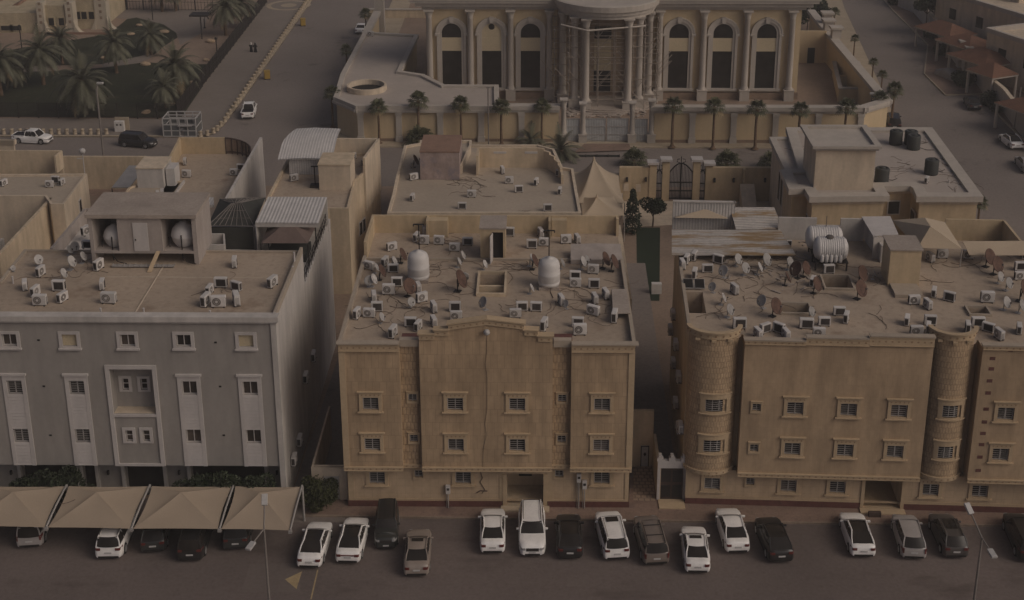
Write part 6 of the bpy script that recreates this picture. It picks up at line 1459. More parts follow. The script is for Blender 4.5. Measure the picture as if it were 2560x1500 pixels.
# perimeter wall: left wing (a low volume), free wall right of it
WP=[(1600,775),(112,775),(-35,700),(22,540),(185,235),(560,255),(432,520),(600,545),(755,622),(1145,624),(1145,755)]
wing=thing('palace_wing','low flat-roofed wing with a round roof opening, left of the ochre villa','building',(S(2,500,900,YW).x,YW,.15))
wp=[A(2,x,y,zct) for x,y in WP]
fl=[Vector((S(2,1150,900,YW).x,YW,0)),Vector((S(2,132,900,YW).x,YW,0)),wp[2],wp[3],wp[4],wp[5],wp[6],wp[7],wp[8],wp[9],]
fl[2]=A(2,-15,965,.15)
base=[(p.x,p.y) for p in fl]
b=MB(); b.prism(base,.15,zc+.2); b.build('wall',m_pal,wing)
b=MB(); b.face([(p[0],p[1],zc+.203) for p in base]); b.build('roof',m_roofw,wing)
def cap_line(par,pts,z0,z1,w_,nm='coping',mat=m_palc):
    b=MB()
    for a,c in zip(pts,pts[1:]):
        d_=(Vector(c)-Vector(a)).normalized()*w_*.42; b.wallseg((a[0]-d_[0],a[1]-d_[1]),(c[0]+d_[0],c[1]+d_[1]),z0,z1-.001*pts.index(a),w_)
    b.build(nm,mat,par)
cap_line(wing,base+[base[0]],zc+.0,zct,.7); cap_line(wing,base[:3],zc-.35,zc-.003,.95,'cornice')
b=MB(); b.box(base[1][0],base[0][0],YW-.08,YW-.002,.15,.55); b.build('plinth',m_brown,wing)
c=A(2,195,622,zc+.9); b=MB(); b.lathe((c.x,c.y,zc+.21),[(2.75,0),(2.75,.75),(2.45,.75),(2.45,.03)],32,0,False); b.build('round_curb',m_beige2,wing); b=MB(); b.lathe((c.x,c.y,zc+.22),[(0,0),(2.44,0)],30); b.build('roof_opening',m_dark,wing)
def pil(par,x,y,z0,z1):
    b=MB(); b.box(x-.38,x+.38,y-.30,y-.002,z0,z1-.4); b.box(x-.48,x+.48,y-.4,y-.002,z0,z0+.75); b.box(x-.46,x+.46,y-.38,y-.002,z1-.4,z1); b.build('pilaster',m_palc,par)
for zx in (130,432,735,1035): pil(wing,S(2,zx,900,YW).x+ (.4 if zx==130 else 0),YW,.15,zc-.36)
pw=thing('palace_wall','ochre perimeter wall with white pilasters and thick coping, left of the palace gate','wall',(S(2,1400,900,YW).x,YW,.15))
e0=S(2,1152,900,YW).x; e1=S(2,1600,900,YW).x
b=MB(); b.box(e0,e1,YW,YW+.6,.15,zc+.2); b.build('wall',m_pal,pw); b=MB(); b.box(e0,e1+.2,YW-.4,YW+1.0,zc+.0,zct); b.box(e0,e1+.1,YW-.25,YW-.002,zc-.35,zc-.003); b.build('coping',m_palc,pw); pil(pw,S(2,1330,900,YW).x,YW,.15,zc-.36)
b=MB(); b.box(e0,e1,YW-.08,YW-.002,.15,.55); b.build('plinth',m_brown,pw)
pw=thing('palace_wall','long ochre perimeter wall with white pilasters, from the palace gate round the right corner','wall',(S(3,600,900,YW).x,YW,.15))
f0=S(2,2300,900,YW).x; f1=S(3,1335,900,YW).x; A3=A(3,1512,728,zct); A4=A(3,1100,245,zct); A5=A(3,965,75,zct)
run=[(f0,YW),(f1,YW),(A3.x,A3.y),(A4.x,A4.y),(A5.x,A5.y)]
b=MB()
for a,c in zip(run,run[1:]): b.wallseg(a,c,.15,zc+.2,.5)
b.build('wall',m_pal,pw); cap_line(pw,run,zc,zct,1.3); cap_line(pw,run[:3],zc-.35,zc-.003,.9,'cornice')
for zx in (88,390,697,1008,1318): pil(pw,S(3,zx,900,YW).x,YW-.25,.15,zc-.36)
b=MB(); b.box(f0,f1,YW-.34,YW-.252,.15,.55); b.build('plinth',m_brown,pw)
for zx,zy in ((1140,275),(1085,220),(1075,165)):
    p=A(3,zx,zy,zct); b=MB(); b.box(p.x-.7,p.x+.7,p.y-.7,p.y+.7,zct,zct+1.5); b.box(p.x-1,p.x+1,p.y-1,p.y+1,zct+1.5,zct+1.8); b.build('gate_pier',m_palc,pw)
# annex and inner wall
t=thing('annex','small ochre annex with open roof wells inside the palace wall at the right','building',A(3,1240,750,.17)); za=3.6
ap=[A(3,1120,690,.17),A(3,1175,750,.17)]; Ya=A(3,1260,752,.17).y; ax0=S(3,1170,700,Ya).x; ax1=S(3,1355,700,Ya).x; zt_=S(3,1260,650,Ya).z; pb=A(3,1130,460,zt_)
ang=(pb.x-ax0,pb.y-Ya); P=[(ax0,Ya),(ax1,Ya),(ax1+ang[0],Ya+ang[1]),(ax0+ang[0],Ya+ang[1])]
b=MB()
for i in range(4): b.wallseg(P[i],P[(i+1)%4],.17,zt_,.35)
b.wallseg(((P[0][0]+P[3][0])/2,(P[0][1]+P[3][1])/2),((P[1][0]+P[2][0])/2,(P[1][1]+P[2][1])/2),.17,zt_-.01,.3); b.build('wall',m_pal,t); cap_line(t,P+[P[0]],zt_,zt_+.2,.6)
b=MB(); b.face([(p[0],p[1],zt_-1.6) for p in P]); b.build('roof',m_concrete,t)
Yi=A(3,960,462,.17).y; t=thing('inner_wall','ochre wall with a dark door beside the right end of the villa','wall',(S(3,960,400,Yi).x,Yi,.17)); b=MB(); b.box(S(3,840,400,Yi).x,S(3,1062,400,Yi).x,Yi,Yi+.4,.17,S(3,960,228,Yi).z); b.build('wall',m_pal,t)
p0=S(3,930,455,Yi); p1=S(3,990,350,Yi); b=MB(); b.box(p0.x,p1.x,Yi-.06,Yi-.002,.17,p1.z); b.build('door',m_dark,t)
# palace gate
gt=thing('palace_gate','grey sheet metal double gate with four white columns in the palace wall','gate',(S(2,1950,950,YW).x,YW,.1))
for (a,c,yt) in ((1655,1758,870),(1790,1948,868),(1952,2115,868),(2155,2255,872)):
    p0=S(2,a,1052,YW); p1=S(2,c,yt,YW); b=MB(); b.box(p0.x,p1.x,YW+.1,YW+.16,.15,p1.z); lf=b.build('gate_leaf',m_gatew,gt); b=MB()
    for z in (.3,p1.z*.33,p1.z*.66,p1.z-.05): b.box(p0.x,p1.x,YW+.05,YW+.1,z-.05,z+.05)
    for x in (p0.x+.04,p1.x-.04): b.box(x-.05,x+.05,YW+.045,YW+.098,.15,p1.z)
    b.tube([(p0.x,YW+.07,.3),(p1.x,YW+.07,p1.z*.33)],.03,4); b.build('gate_frame',m_steel,lf)
for zx,zt in ((1638,722),(1778,750),(2138,745),(2280,728)): column(gt,S(2,zx,950,YW).x,YW,.15,S(2,zx,zt,YW).z,.36,1.0)
b=MB(); b.face([A(2,1720,1115,.155),A(2,2130,1100,.155),A(2,2120,1052,.155),A(2,1790,1052,.155)]); struct(b,'gate_ramp',m_pave)
r_=random.Random(12); b=MB()
for k in range(120): p=A(2,r_.uniform(1660,2240),r_.uniform(780,860),.18); s=r_.uniform(.1,.5); b.bx(tuple(p),s*r_.uniform(1,4),s,s*.5,r_.uniform(0,3))
o=b.build('rubble',m_concrete); o['kind']='stuff'; tag(o,'builders rubble and planks behind the palace gate','rubble')
# fan palms along the palace wall
FPm=[fan_palm('fan_palm','x',5.2,24,1.5,1),fan_palm('fan_palm','x',5.8,26,1.6,2)]
names=['first','second','third','fourth','fifth','sixth','seventh','eighth','ninth','tenth']
for i,(r_,x,y,k,s) in enumerate([(2,288,1048,0,.95),(2,578,1045,1,1.0),(2,888,1050,1,.92),(2,1183,1062,0,1.0),(2,1478,1045,1,.86),(2,2432,1078,0,1.08),(3,240,1088,1,.98),(3,548,1090,0,1.05),(3,862,1095,0,1.02),(3,1195,1095,1,.98)]):
    place(FPm[k],A(r_,x,y,.15),rnd.uniform(0,6),'fan palm on the verge in front of the palace wall, %s from the left'%names[i],(s,s,s*1.0),'fan palms along the palace wall')
for r_,x,y,k,s,lab in [(3,1445,985,0,.95,'fan palm at the right corner of the palace wall, nearer one'),(3,1545,945,1,.95,'fan palm at the right corner of the palace wall, by the dark car'),(2,55,560,0,.8,'fan palm on the side street left of the palace wing'),(2,195,300,1,.8,'farther fan palm on the side street left of the palace wing'),(1,2440,930,0,.92,'fan palm at the left corner of the palace wing'),(3,1470,700,0,.62,'short fan palm behind the right palace wall near its corner'),(3,1405,600,0,.6,'fan palm crown showing over the right palace wall, middle'),(3,1270,420,0,.6,'fan palm crown showing over the right palace wall, farther'),(3,1120,260,1,.7,'fan palm beyond the gate piers of the right palace wall'),(3,1040,190,1,1.0,'dark fan palm at the far end of the right palace wall')]:
    place(FPm[k],A(r_,x,y,.1),rnd.uniform(0,6),lab,s,'fan palms around the palace')
lowfan=fan_palm('fan_palm_bush','x',.6,30,2.1,4,'palm bush')
for r_,x,y,s,lab in [(2,580,1062,1.1,'low fan palm bush at the foot of the second wall palm'),(5,2150,240,.95,'fan palm bush behind the villa gate wall, left of the iron gates'),(6,340,265,1.0,'fan palm bush behind the villa gate wall, right of the iron gates'),(6,665,265,.95,'fan palm bush beside the flat-roofed villa')]:
    place(lowfan,A(r_,x,y,.1),rnd.uniform(0,6),lab,s,'low fan palms')
place(FPm[0],A(6,2170,760,0),1.0,'fan palm at the right front corner of the flat-roofed villa',.75,'fan palms around the palace')
shrub('tree','dark dense tree in the court at the far right of the villa',A(3,930,225,.17),rblobs(random.Random(4),6,2.5,2,2.5,2.5,1.6),260,.3,4,m_leafd,'tree',2)
p=A(2,1088,1075,.1); t=thing('lamp_pole','thin dark pole before the palace wall','pole',p); zt_=S(2,1088,645,p.y).z; b=MB(); b.tube([(0,0,0),(0,0,zt_)],.08,7); b.build('post',m_pole,t,True); b=MB(); b.box(-.25,.25,-.1,.1,zt_-.1,zt_+.05); b.build('head',m_pole,t,True)
p=A(3,1385,955,.1); t=thing('lamp_pole','thin pole with white lamp head at the right palace corner','pole',p); zt_=S(3,1395,690,p.y).z; b=MB(); b.tube([(0,0,0),(0,0,zt_)],.08,7); b.build('post',m_pole,t,True); b=MB(); b.box(-.35,.35,-.15,.15,zt_-.1,zt_+.1); b.build('head',m_polew,t,True)
# ------------------------------------------------------------ houses of the middle block
sheet('house_yards',[(-75,YG+18),(46,YG+18),(46,A(5,2180,490).y+4),(-75,A(5,2180,490).y+4)],.006,m_sand)
def ringpoly(P,t):
    n=len(P); out=[]; ar=sum(P[i][0]*P[(i+1)%n][1]-P[(i+1)%n][0]*P[i][1] for i in range(n)); sg=1 if ar>0 else -1
    for i in range(n):
        a,b_,c=Vector(P[i-1][:2]),Vector(P[i][:2]),Vector(P[(i+1)%n][:2]); d1=(b_-a).normalized(); d2=(c-b_).normalized(); n1=Vector((-d1.y,d1.x))*sg; n2=Vector((-d2.y,d2.x))*sg
        m_=(n1+n2); k=max(.35,m_.length_squared/2); out.append(tuple(b_+m_*t/k))
    return out
def house(name,label,P,z,wall,roof,ph=.35,pt=.25,cat='house',z0=0,pname='parapet',pm=None,proud=0):
    P=[(p[0],p[1]) for p in P]; c=sum((Vector(p) for p in P),Vector((0,0)))/len(P); t=thing(name,label,cat,(c.x,c.y,z0))
    b=MB(); n=len(P)
    for i in range(n): a,d_=P[i],P[(i+1)%n]; b.face([(*a,z0),(*d_,z0),(*d_,z),(*a,z)])
    b.build('wall',wall,t)
    b=MB(); b.face([(*p,z) for p in P]); b.build('roof',roof,t)
    if ph:
        Q=ringpoly(P,pt); O=ringpoly(P,-proud) if proud else P; b=MB()
        for i in range(n):
            j=(i+1)%n; zb_=z-.35 if proud else z+.004
            b.face([(*O[i],zb_),(*O[j],zb_),(*O[j],z+ph),(*O[i],z+ph)]); b.face([(*O[i],z+ph),(*O[j],z+ph),(*Q[j],z+ph),(*Q[i],z+ph)]); b.face([(*Q[i],z),(*Q[j],z),(*Q[j],z+ph),(*Q[i],z+ph)])
            if proud: b.face([(*O[i],zb_),(*O[j],zb_),(*P[j],zb_),(*P[i],zb_)])
        b.build(pname,pm or wall,t)
    return t
def tw(r_,pts,z): return [A(r_,x,y,z) for x,y in pts]
def addbox(par,nm,mat,r_,x0,x1,yb,yt,z,dep,capm=None,cap=.12):   # box whose front face is read from the photo
    Y=A(r_,(x0+x1)/2,yb,z).y; a=S(r_,x0,yb,Y).x; c=S(r_,x1,yb,Y).x; zt_=S(r_,(x0+x1)/2,yt,Y).z
    b=MB(); b.box(a,c,Y,Y+dep,z+.004,zt_); o=b.build(nm,mat,par)
    if capm: b=MB(); b.box(a-.08,c+.08,Y-.08,Y+dep+.08,zt_,zt_+cap); b.build('cap',capm,o)
    return o,(a,c,Y,zt_)
# --- back house behind the middle block
ZB=7.6
H1=house('house','flat-roofed beige house directly behind the middle tan block','' or tw(5,[(345,610),(1768,610),(1738,450),(1710,285),(1632,272),(1570,140),(1450,108),(965,108),(965,75),(585,75),(585,95),(470,115),(410,350),(385,470)],ZB),ZB,m_beige2,m_roof2,.28,.3)
yb0=A(5,1000,318,ZB).y
b=MB(); pw_=[A(5,965,250,ZB),A(5,1025,250,ZB),A(5,1450,262,ZB),A(5,1540,265,ZB),A(5,1590,262,ZB),A(5,1612,262,ZB)]
ybw=pw_[2].y; 
b.box(S(5,1022,250,ybw).x,S(5,1450,250,ybw).x,ybw,ybw+.25,ZB+.004,S(5,1250,118,ybw).z)
zpb=S(5,1250,118,ybw).z; a0=A(5,1450,255,ZB); cv=[(a0.x,ybw+.1)]
for u in range(1,7): th=u/6*math.pi/2; cv.append((a0.x+2.6*math.sin(th),ybw+.1-5.2*(1-math.cos(th))))
for i in range(6): b.wallseg(cv[i],cv[i+1],ZB+.004,zpb-.25*i,.25)
x_=S(5,1022,250,ybw).x; b.box(x_-.25,x_,A(5,960,245,ZB).y-3.2,ybw+.25,ZB+.004,zpb)
b.build('terrace_wall',m_beige,H1)
for zx in (1172,1400):
    p=S(5,zx,150,ybw); b=MB(); b.box(p.x-.7,p.x+.7,ybw-.05,ybw-.002,p.z-.12,p.z+.12); b.build('wall_slot',m_white,H1)
o,hx=addbox(H1,'brick_hut',m_redbrick,5,590,875,350,150,ZB,5.5)
b=MB(); b.box(hx[0]-.05,hx[1]+.05,hx[2]-.05,hx[2]+5.6,hx[3],hx[3]+.12); b.build('hut_top',m_redtop,o)
b=MB(); a=A(5,885,310,ZB); c=A(5,955,150,ZB)
b.wallseg(a,c,ZB+.004,ZB+1.0,.2); b.build('side_parapet',m_beige2,H1)
MK_B=mk_marks(lambda x,y:A(5,x,y,ZB),[((730,350),'brick hut'),((950,400),'rubbish heap'),((1250,300),'terrace'),((1700,350),'tent edge'),((1100,600),'front edge')])
AC_B=[(5,1190,302,'l'),(5,1240,377,'f'),(5,1310,442,'b'),(5,1437,387,'r'),(5,1610,452,'r'),(5,530,500,'r'),(5,965,477,'f',1.05),(5,895,562,'b'),(5,1522,577,'b'),(5,1600,318,'r'),(5,540,350,'fr',1.1)]
place_units(AC_B,lambda r_,x,y:A(r_,x,y,ZB+.003),MK_B,'back roof','air conditioners on the roof behind the middle block')
place_dishes([(5,550,260,'b','e',1.1),(5,525,275,'w','e',.7)],lambda r_,x,y:A(r_,x,y,ZB+.003),MK_B,'back roof','dishes on the roof behind the middle block')
clutter('heap of dark cables and scrap on the roof behind the middle block',[(5,840,330,1000,400,22),(5,860,430,1060,480,6),(5,1290,575,1400,590,5)],ZB,None,15)
# --- shade tents and the villa court
def cone_tent(label,corners,pk,name='shade_tent'):
    c=sum(corners,Vector((0,0,0)))/4; t=thing(name,label,'tent',(c.x,c.y,0)); b=MB(); n=10
    ring=[]
    for i in range(4):
        for k in range(n):
            p=corners[i].lerp(corners[(i+1)%4],k/n); s_=4*(k/n)*(1-k/n); p=p+(c-p)*.06*s_; p.z-=.15*s_; ring.append(p)
    rows=[]
    for j in range(9):
        v=j/8; rows.append([Vector((p.x+(pk.x-p.x)*v, p.y+(pk.y-p.y)*v, p.z+(pk.z-p.z)*(v**1.7))) for p in ring])
    b.grid(rows,0,True,True); b.build('canopy',m_tent,t)
    b=MB(); b.lathe((pk.x,pk.y,pk.z-.3),[(.22,0),(.16,.3),(.05,.6),(0,.65)],10); b.build('tip',m_tent,t)
    b=MB()
    for p in corners: b.tube([(p.x,p.y,0),(p.x,p.y,p.z)],.06,6)
    b.build('pole',m_steel,t)
ze=3.2
cone_tent('tall peaked beige tent between the back house and the villa gate',[A(5,1735,520,ze),A(5,2085,520,ze),A(5,2040,300,ze),A(5,1712,290,ze)],onY(q(5,1860,200),A(5,1880,360,ze).y))
cone_tent('lower peaked beige tent in front of the tall one',[A(5,1775,620,ze),A(5,2085,610,ze),A(5,2068,450,ze),A(5,1745,460,ze)],onY(q(5,1882,475),A(5,1900,540,ze).y),)
YGt=A(5,2180,503).y; 
t=thing('villa_gate_wall','yellow villa wall with wall lamps, left of the iron gates','wall',(S(5,2170,400,YGt).x,YGt,0)); zg=S(5,2170,260,YGt).z
b=MB(); b.box(S(5,2045,400,YGt).x,S(5,2300,400,YGt).x,YGt,YGt+.5,0,zg); b.build('wall',m_yel,t)
for zx in (2102,2240): p=S(5,zx,345,YGt); b=MB(); b.box(p.x-.12,p.x+.12,YGt-.25,YGt-.002,p.z-.25,p.z+.25); b.build('wall_lamp',m_iron,t)
for zx,zy in ((2095,405),(2185,410)): p=S(5,zx,zy,YGt); b=MB(); b.box(p.x-.3,p.x+.3,YGt-.06,YGt-.002,p.z-.45,p.z+.45); b.build('meter_box',m_beige2,t)
t=thing('villa_gate_wall','yellow villa wall with wall lamps, right of the iron gates','wall',(S(6,440,400,YGt).x,YGt,0))
b=MB(); b.box(S(6,195,400,YGt).x,S(6,705,400,YGt).x,YGt,YGt+.5,0,zg); b.box(S(6,455,400,YGt).x,S(6,470,400,YGt).x,YGt-.5,YGt-.002,0,zg-.05); b.build('wall',m_yel,t)
b=MB(); a=S(6,455,400,YGt-2.2); c=S(6,560,400,YGt-2.2); b.ext([(a.x,YGt-.6,0),(a.x,YGt-.6,2.4),(a.x,YGt-4.2,.0)],(c.x-a.x,0,0)); b.build('ramp',m_beige2,t)
for zx in (252,393,622): p=S(6,zx,350,YGt); b=MB(); b.box(p.x-.12,p.x+.12,YGt-.25,YGt-.002,p.z-.25,p.z+.25); b.build('wall_lamp',m_iron,t)
t=thing('iron_gate','ornate black iron double gate with side panels and capped piers','gate',(S(6,50,400,YGt).x,YGt,0))
def gpx(r_,x): return S(r_,x,400,YGt).x
for xx,yt in ((gpx(5,2290),235),(gpx(5,2385),212),(gpx(6,118),212),(gpx(6,210),240)):
    z=S(5,2300,yt,YGt).z; b=MB(); b.box(xx-.42,xx+.42,YGt-.1,YGt+.7,0,z); pr=b.build('pier',m_yel,t); b=MB(); b.box(xx-.68,xx+.68,YGt-.35,YGt+.95,z,z+.28); b.build('pier_cap',m_white,pr)
def leaf(x0,x1,z0,z1,arch):
    b=MB(); y=YGt+.3
    def top(u): return z0+(z1-z0)*math.sin(math.pi*arch(u)) 
    n=max(4,int((x1-x0)/.16))
    for i in range(n+1): u=i/n; x=x0+(x1-x0)*u; b.bx((x,y,.1),.05,.05,top(u)-.1)
    for z in (.15,1.1,z0*.62): b.box(x0,x1,y-.05,y+.05,z,z+.14)
    b.tube([(x0+(x1-x0)*k/10,y,top(k/10)) for k in range(11)],.09,5)
    for k in (0,1): b.bx((x0+(x1-x0)*k,y,.1),.13,.13,top(k)-.1)
    b.build('gate_leaf',m_black,t); 
    b=MB(); m_=(x0+x1)/2
    return
zL=S(5,2450,290,YGt).z; zH=S(6,0,235,YGt).z
xm=(gpx(5,2400)+gpx(6,100))/2; leaf(gpx(5,2385)+.42,xm-.03,zL-.2,zH,lambda u:u*.5); leaf(xm+.03,gpx(6,118)-.42,zL-.2,zH,lambda u:.5-u*.5)
leaf(gpx(5,2290)+.42,gpx(5,2385)-.42,zL-.4,zL+.1,lambda u:u); leaf(gpx(6,118)+.42,gpx(6,210)-.42,zL-.4,zL+.1,lambda u:u)
for xx,zz_ in ((xm,zH),((gpx(5,2290)+gpx(5,2385))/2,zL+.1),((gpx(6,118)+gpx(6,210))/2,zL+.1)):
    b=MB(); 
    for s in (-1,1): b.tube([(xx+s*.08,YGt+.3,zz_),(xx+s*.5,YGt+.3,zz_+.2),(xx+s*.45,YGt+.3,zz_+.5),(xx+s*.15,YGt+.3,zz_+.55)],.05,5)
    b.tube([(xx,YGt+.3,zz_),(xx,YGt+.3,zz_+.85)],.05,5); b.build('finial',m_black,t)
a=A(5,1640,270); c=A(5,2045,285); yv=A(5,1850,300).y+6
t=thing('shade_net_fence','dark shade net fence on the street behind the tall tent','fence',(S(5,1850,250,yv).x,yv,0)); zn=S(5,1850,168,yv).z
b=MB(); b.box(S(5,1635,250,yv).x,S(5,2048,250,yv).x,yv,yv+.08,0,zn); b.build('net',m_mesh,t); b=MB()
for k in range(6): x=S(5,1635+82*k,250,yv).x; b.tube([(x,yv-.05,0),(x,yv-.05,zn+.1)],.06,6)
b.build('posts',m_iron,t)
# court floor, turf and trees
sheet('villa_court',[A(5,2080,700),A(6,700,640),A(6,700,508),A(5,2060,508)],.012,m_beige2)
sheet('turf_strip',[A(5,2178,1238),A(5,2340,1238),A(5,2345,700),A(5,2170,700)],.016,m_turf)
shrub('conifer','dark pointed conifer at the head of the green turf strip',A(5,2140,745),[(0,0,1.0,1.1,1.1,1.0),(0,0,2.2,.95,.95,1.1),(0,0,3.4,.7,.7,1.0),(0,0,4.6,.35,.35,.8)],420,.16,2,m_leafd,'tree',1)
shrub('tree','round dark tree right of the conifer in the villa court',A(5,2290,695),rblobs(random.Random(6),6,.9,.9,1.0,1.9,.9),260,.17,3,m_leafd,'tree',1.6)
b=MB(); p=A(5,2317,1180); b.box(p.x-.5,p.x+.5,p.y-.3,p.y+.3,.02,1.1); o=b.build('utility_box',m_acw); tag(o,'pale box standing at the edge of the turf strip','box')
# --- flat-roofed villa at the right
ZV=8.2
vp=tw(3,[(805,957),(1825,957),(2182,1447),(1760,1447),(1738,1395),(1700,1368),(1455,1372),(1497,1442),(972,1450),(935,1387),(822,1392),(767,1268),(900,1262)],ZV)
V1=house('flat_villa','flat-roofed villa with pale cornice and a tall square roof box','' or vp,ZV,m_yel,m_roofw,.28,.75,'villa',0,'cornice',m_palc,.45)
b=MB(); Q=ringpoly([(p.x,p.y) for p in vp],-.06)
for i in range(len(Q)): b.face([(*Q[i],ZV-.75),(*Q[(i+1)%len(Q)],ZV-.75),(*Q[(i+1)%len(Q)],ZV-.36),(*Q[i],ZV-.36)])
b.build('frieze',m_beige2,V1)
lp=tw(3,[(678,1024),(826,1022),(905,1262),(795,1268)],ZV-.3)
V2=house('villa_side_wing','narrow lower wing on the left side of the flat-roofed villa',lp,ZV-.3,m_beige2,m_roofw,.25,.4,'villa',0,'cornice',m_palc,.35)
o,bx_=addbox(V1,'roof_box',m_beige2,3,978,1410,1392,1098,ZV,6.2)
b=MB(); x0,x1,Y,z=bx_
b.box(x0-.25,x1+.25,Y-.25,Y+6.45,z,z+.25); b.box(x0-.5,x1+.5,Y-.5,Y+.1,z+.25,z+.55); b.box(x0-.5,x1+.5,Y+6.1,Y+6.7,z+.25,z+.55); b.box(x0-.5,x0+.15,Y+.1,Y+6.1,z+.25,z+.55); b.box(x1-.15,x1+.5,Y+.1,Y+6.1,z+.25,z+.55); b.build('rim',m_palc,o)
for zx,zy in ((730,455),(762,505),(790,545)):
    pp=A(6,zx,zy,5.5); 
a=Vector(vp[11]); c=Vector(vp[12]); 
for k,(u) in enumerate((.10,.34,.58)):
    e=Vector(vp[11]).lerp(Vector(vp[0]),.02+.2*k); b=MB()
Lw=[lp[3],lp[2]]
for (x,y) in ((728,445),(762,500),(790,548)):
    d_=ray(*q(6,x,y)); pass
# windows on the left faces of the villa
def face_window(par,p0,p1,u,z,w_,h_,arch=False):
    p0=Vector((p0.x,p0.y,0)); p1=Vector((p1.x,p1.y,0)); d_=(p1-p0).normalized(); n_=Vector((-d_.y,d_.x,0)); c_=p0.lerp(p1,u)
    if n_.dot(Vector((-c_.x,-c_.y,0)))<0: n_=-n_
    b=MB(); e=[c_-d_*w_/2,c_+d_*w_/2]; b.ext([Vector((p.x,p.y,z_))+n_*.003 for p,z_ in ((e[0],z-h_/2),(e[1],z-h_/2),(e[1],z+h_/2),(e[0],z+h_/2))],n_*.08); o=b.build('window',m_white,par)
    f_=.12; e=[c_-d_*(w_/2-f_),c_+d_*(w_/2-f_)]; b=MB(); b.ext([Vector((p.x,p.y,z_))+n_*.084 for p,z_ in ((e[0],z-h_/2+f_),(e[1],z-h_/2+f_),(e[1],z+h_/2-f_),(e[0],z+h_/2-f_))],n_*.02); b.build('pane',m_glass,o)
for u in (.2,.55,.85): face_window(V2,lp[3],lp[0],u*.5,4.6,1.0,3.4)
for u,z in ((.3,4.4),(.7,4.4)): face_window(V1,vp[9],vp[8],u,z,.7,2.6)
face_window(V1,vp[6],vp[5],.5,5.9,1.4,1.6); face_window(V1,vp[7],vp[6],.5,4.9,1.2,1.8); face_window(V1,vp[5],vp[3],.45,5.0,1.6,2.2)
vt=thing('roof_tank','x','water tank'); b=MB(); b.lathe((0,0,0),[(0,.02),(.66,.02),(.68,.1),(.66,.2),(.68,.6),(.66,.65),(.68,1.05),(.66,1.1),(.68,1.38),(.6,1.48),(.42,1.5),(.42,1.45),(.3,1.44),(.3,1.52),(0,1.54)],20); b.build('shell',m_tankg,vt,True); b=MB(); b.tube([(.66,0,.2),(1.3,0,.05),(2.0,.3,.03)],.03,5); b.build('pipe',m_iron,vt,True)
for x,y,lab in ((1578,1055,'dark grey drum tank at the back of the villa roof, alone'),(1688,1057,'dark grey drum tank at the back of the villa roof, behind its twin'),(1708,1090,'dark grey drum tank at the back of the villa roof, front of the pair'),(1475,1336,'dark grey drum tank beside the villa roof box'),(1838,1273,'dark grey drum tank near the right edge of the villa roof')):
    place(vt,A(3,x,y,ZV+.003),rnd.uniform(-.5,.5),lab,1.12,'drum tanks on the villa roof')
clutter('scraps and pipes lying on the villa roof',[(3,1620,1150,1740,1260,10),(3,860,1070,940,1120,8),(3,1780,960,1840,1060,8),(3,1880,1130,2020,1280,9),(3,1960,1300,2080,1400,10)],ZV,None,21)
p=A(3,1805,1340,ZV); place(proto,p+Vector((0,0,.003)),R(60),'air conditioner with a looped pipe on the villa roof',.95,'air conditioners elsewhere')
gd=A(6,1575,620); t=thing('glass_dome','octagonal dark glass dome in the recess of the flat-roofed villa','skylight',(gd.x,gd.y+1,3.2)); b=MB(); b.lathe((0,0,0),[(2.6,0),(2.5,.8),(1.3,1.7),(1.25,2.1),(0,2.5)],8,0,False); b.build('glazing',m_clear,t,True); b=MB()
for k in range(8):
    a_=2*math.pi*k/8; b.tube([(2.62*math.cos(a_),2.62*math.sin(a_),0),(2.52*math.cos(a_),2.52*math.sin(a_),.82),(1.32*math.cos(a_),1.32*math.sin(a_),1.72),(1.26*math.cos(a_),1.26*math.sin(a_),2.12)],.05,4)
for r_,z in ((2.6,.02),(2.52,.82),(1.32,1.72),(1.26,2.12)): b.tube([(r_*math.cos(2*math.pi*k/8),r_*math.sin(2*math.pi*k/8),z) for k in range(9)],.05,4)
b.build('glazing_bars',m_steel,t,True); b=MB(); b.lathe((0,0,-3.2),[(2.7,0),(2.7,3.2)],8,0,False); b.build('base',m_yel,t,True)
b=MB(); p=A(6,1940,640,4); b.tube([(0,0,-4),(0,0,4.5)],.09,8); o=b.build('vent_pipe',m_white); o.location=(p.x,p.y,4); tag(o,'tall white pipe on the front wall of the flat-roofed villa','vent pipe')
# --- left row of houses
ZL=7.2
H2=house('house','low beige house at the left edge behind the grey block',tw(4,[(-700,325),(640,318),(470,542),(372,542),(330,482),(-700,482)],ZL),ZL,m_beige2,m_roof2,.22,.25)
b=MB(); ya=A(4,250,262,ZL).y; xa0=S(4,-300,200,ya).x; xa1=S(4,455,200,ya).x; zz_=S(4,250,138,ya).z; b.box(xa0,xa1,ya,ya+.25,ZL-7.2,zz_); e=A(4,282,300,ZL); b.wallseg((xa1,ya+.1),(e.x+2.0,e.y),ZL+.004,zz_-.02,.22); 
b.build('terrace_wall',m_beige,H2)
b=MB(); b.box(S(4,-80,100,ya+6).x,S(4,100,100,ya+6).x,ya+6,ya+6.4,3,S(4,0,92,ya+6).z)
for k in range(14): x=S(4,-75+13*k,100,ya+6).x; b.box(x,x+.3,ya+5.9,ya+6.5,S(4,0,92,ya+6).z,S(4,0,92,ya+6).z+.5)
b.build('balustrade',m_beige2,H2)
for zx,zy in ((640,490),(640,470)): pass
face_window(H2,A(4,640,318,ZL),A(4,470,542,ZL),.42,5.0,.9,1.8)
MK_H2=mk_marks(lambda x,y:A(4,x,y,ZL),[((400,400),'left house cluster'),((0,400),'left house edge')])
place_units([(4,30,392,'r'),(4,366,404,'f'),(4,408,372,'b'),(4,455,388,'r')],lambda r_,x,y:A(r_,x,y,ZL+.003),MK_H2,'left house roof','air conditioners on the left house roof')
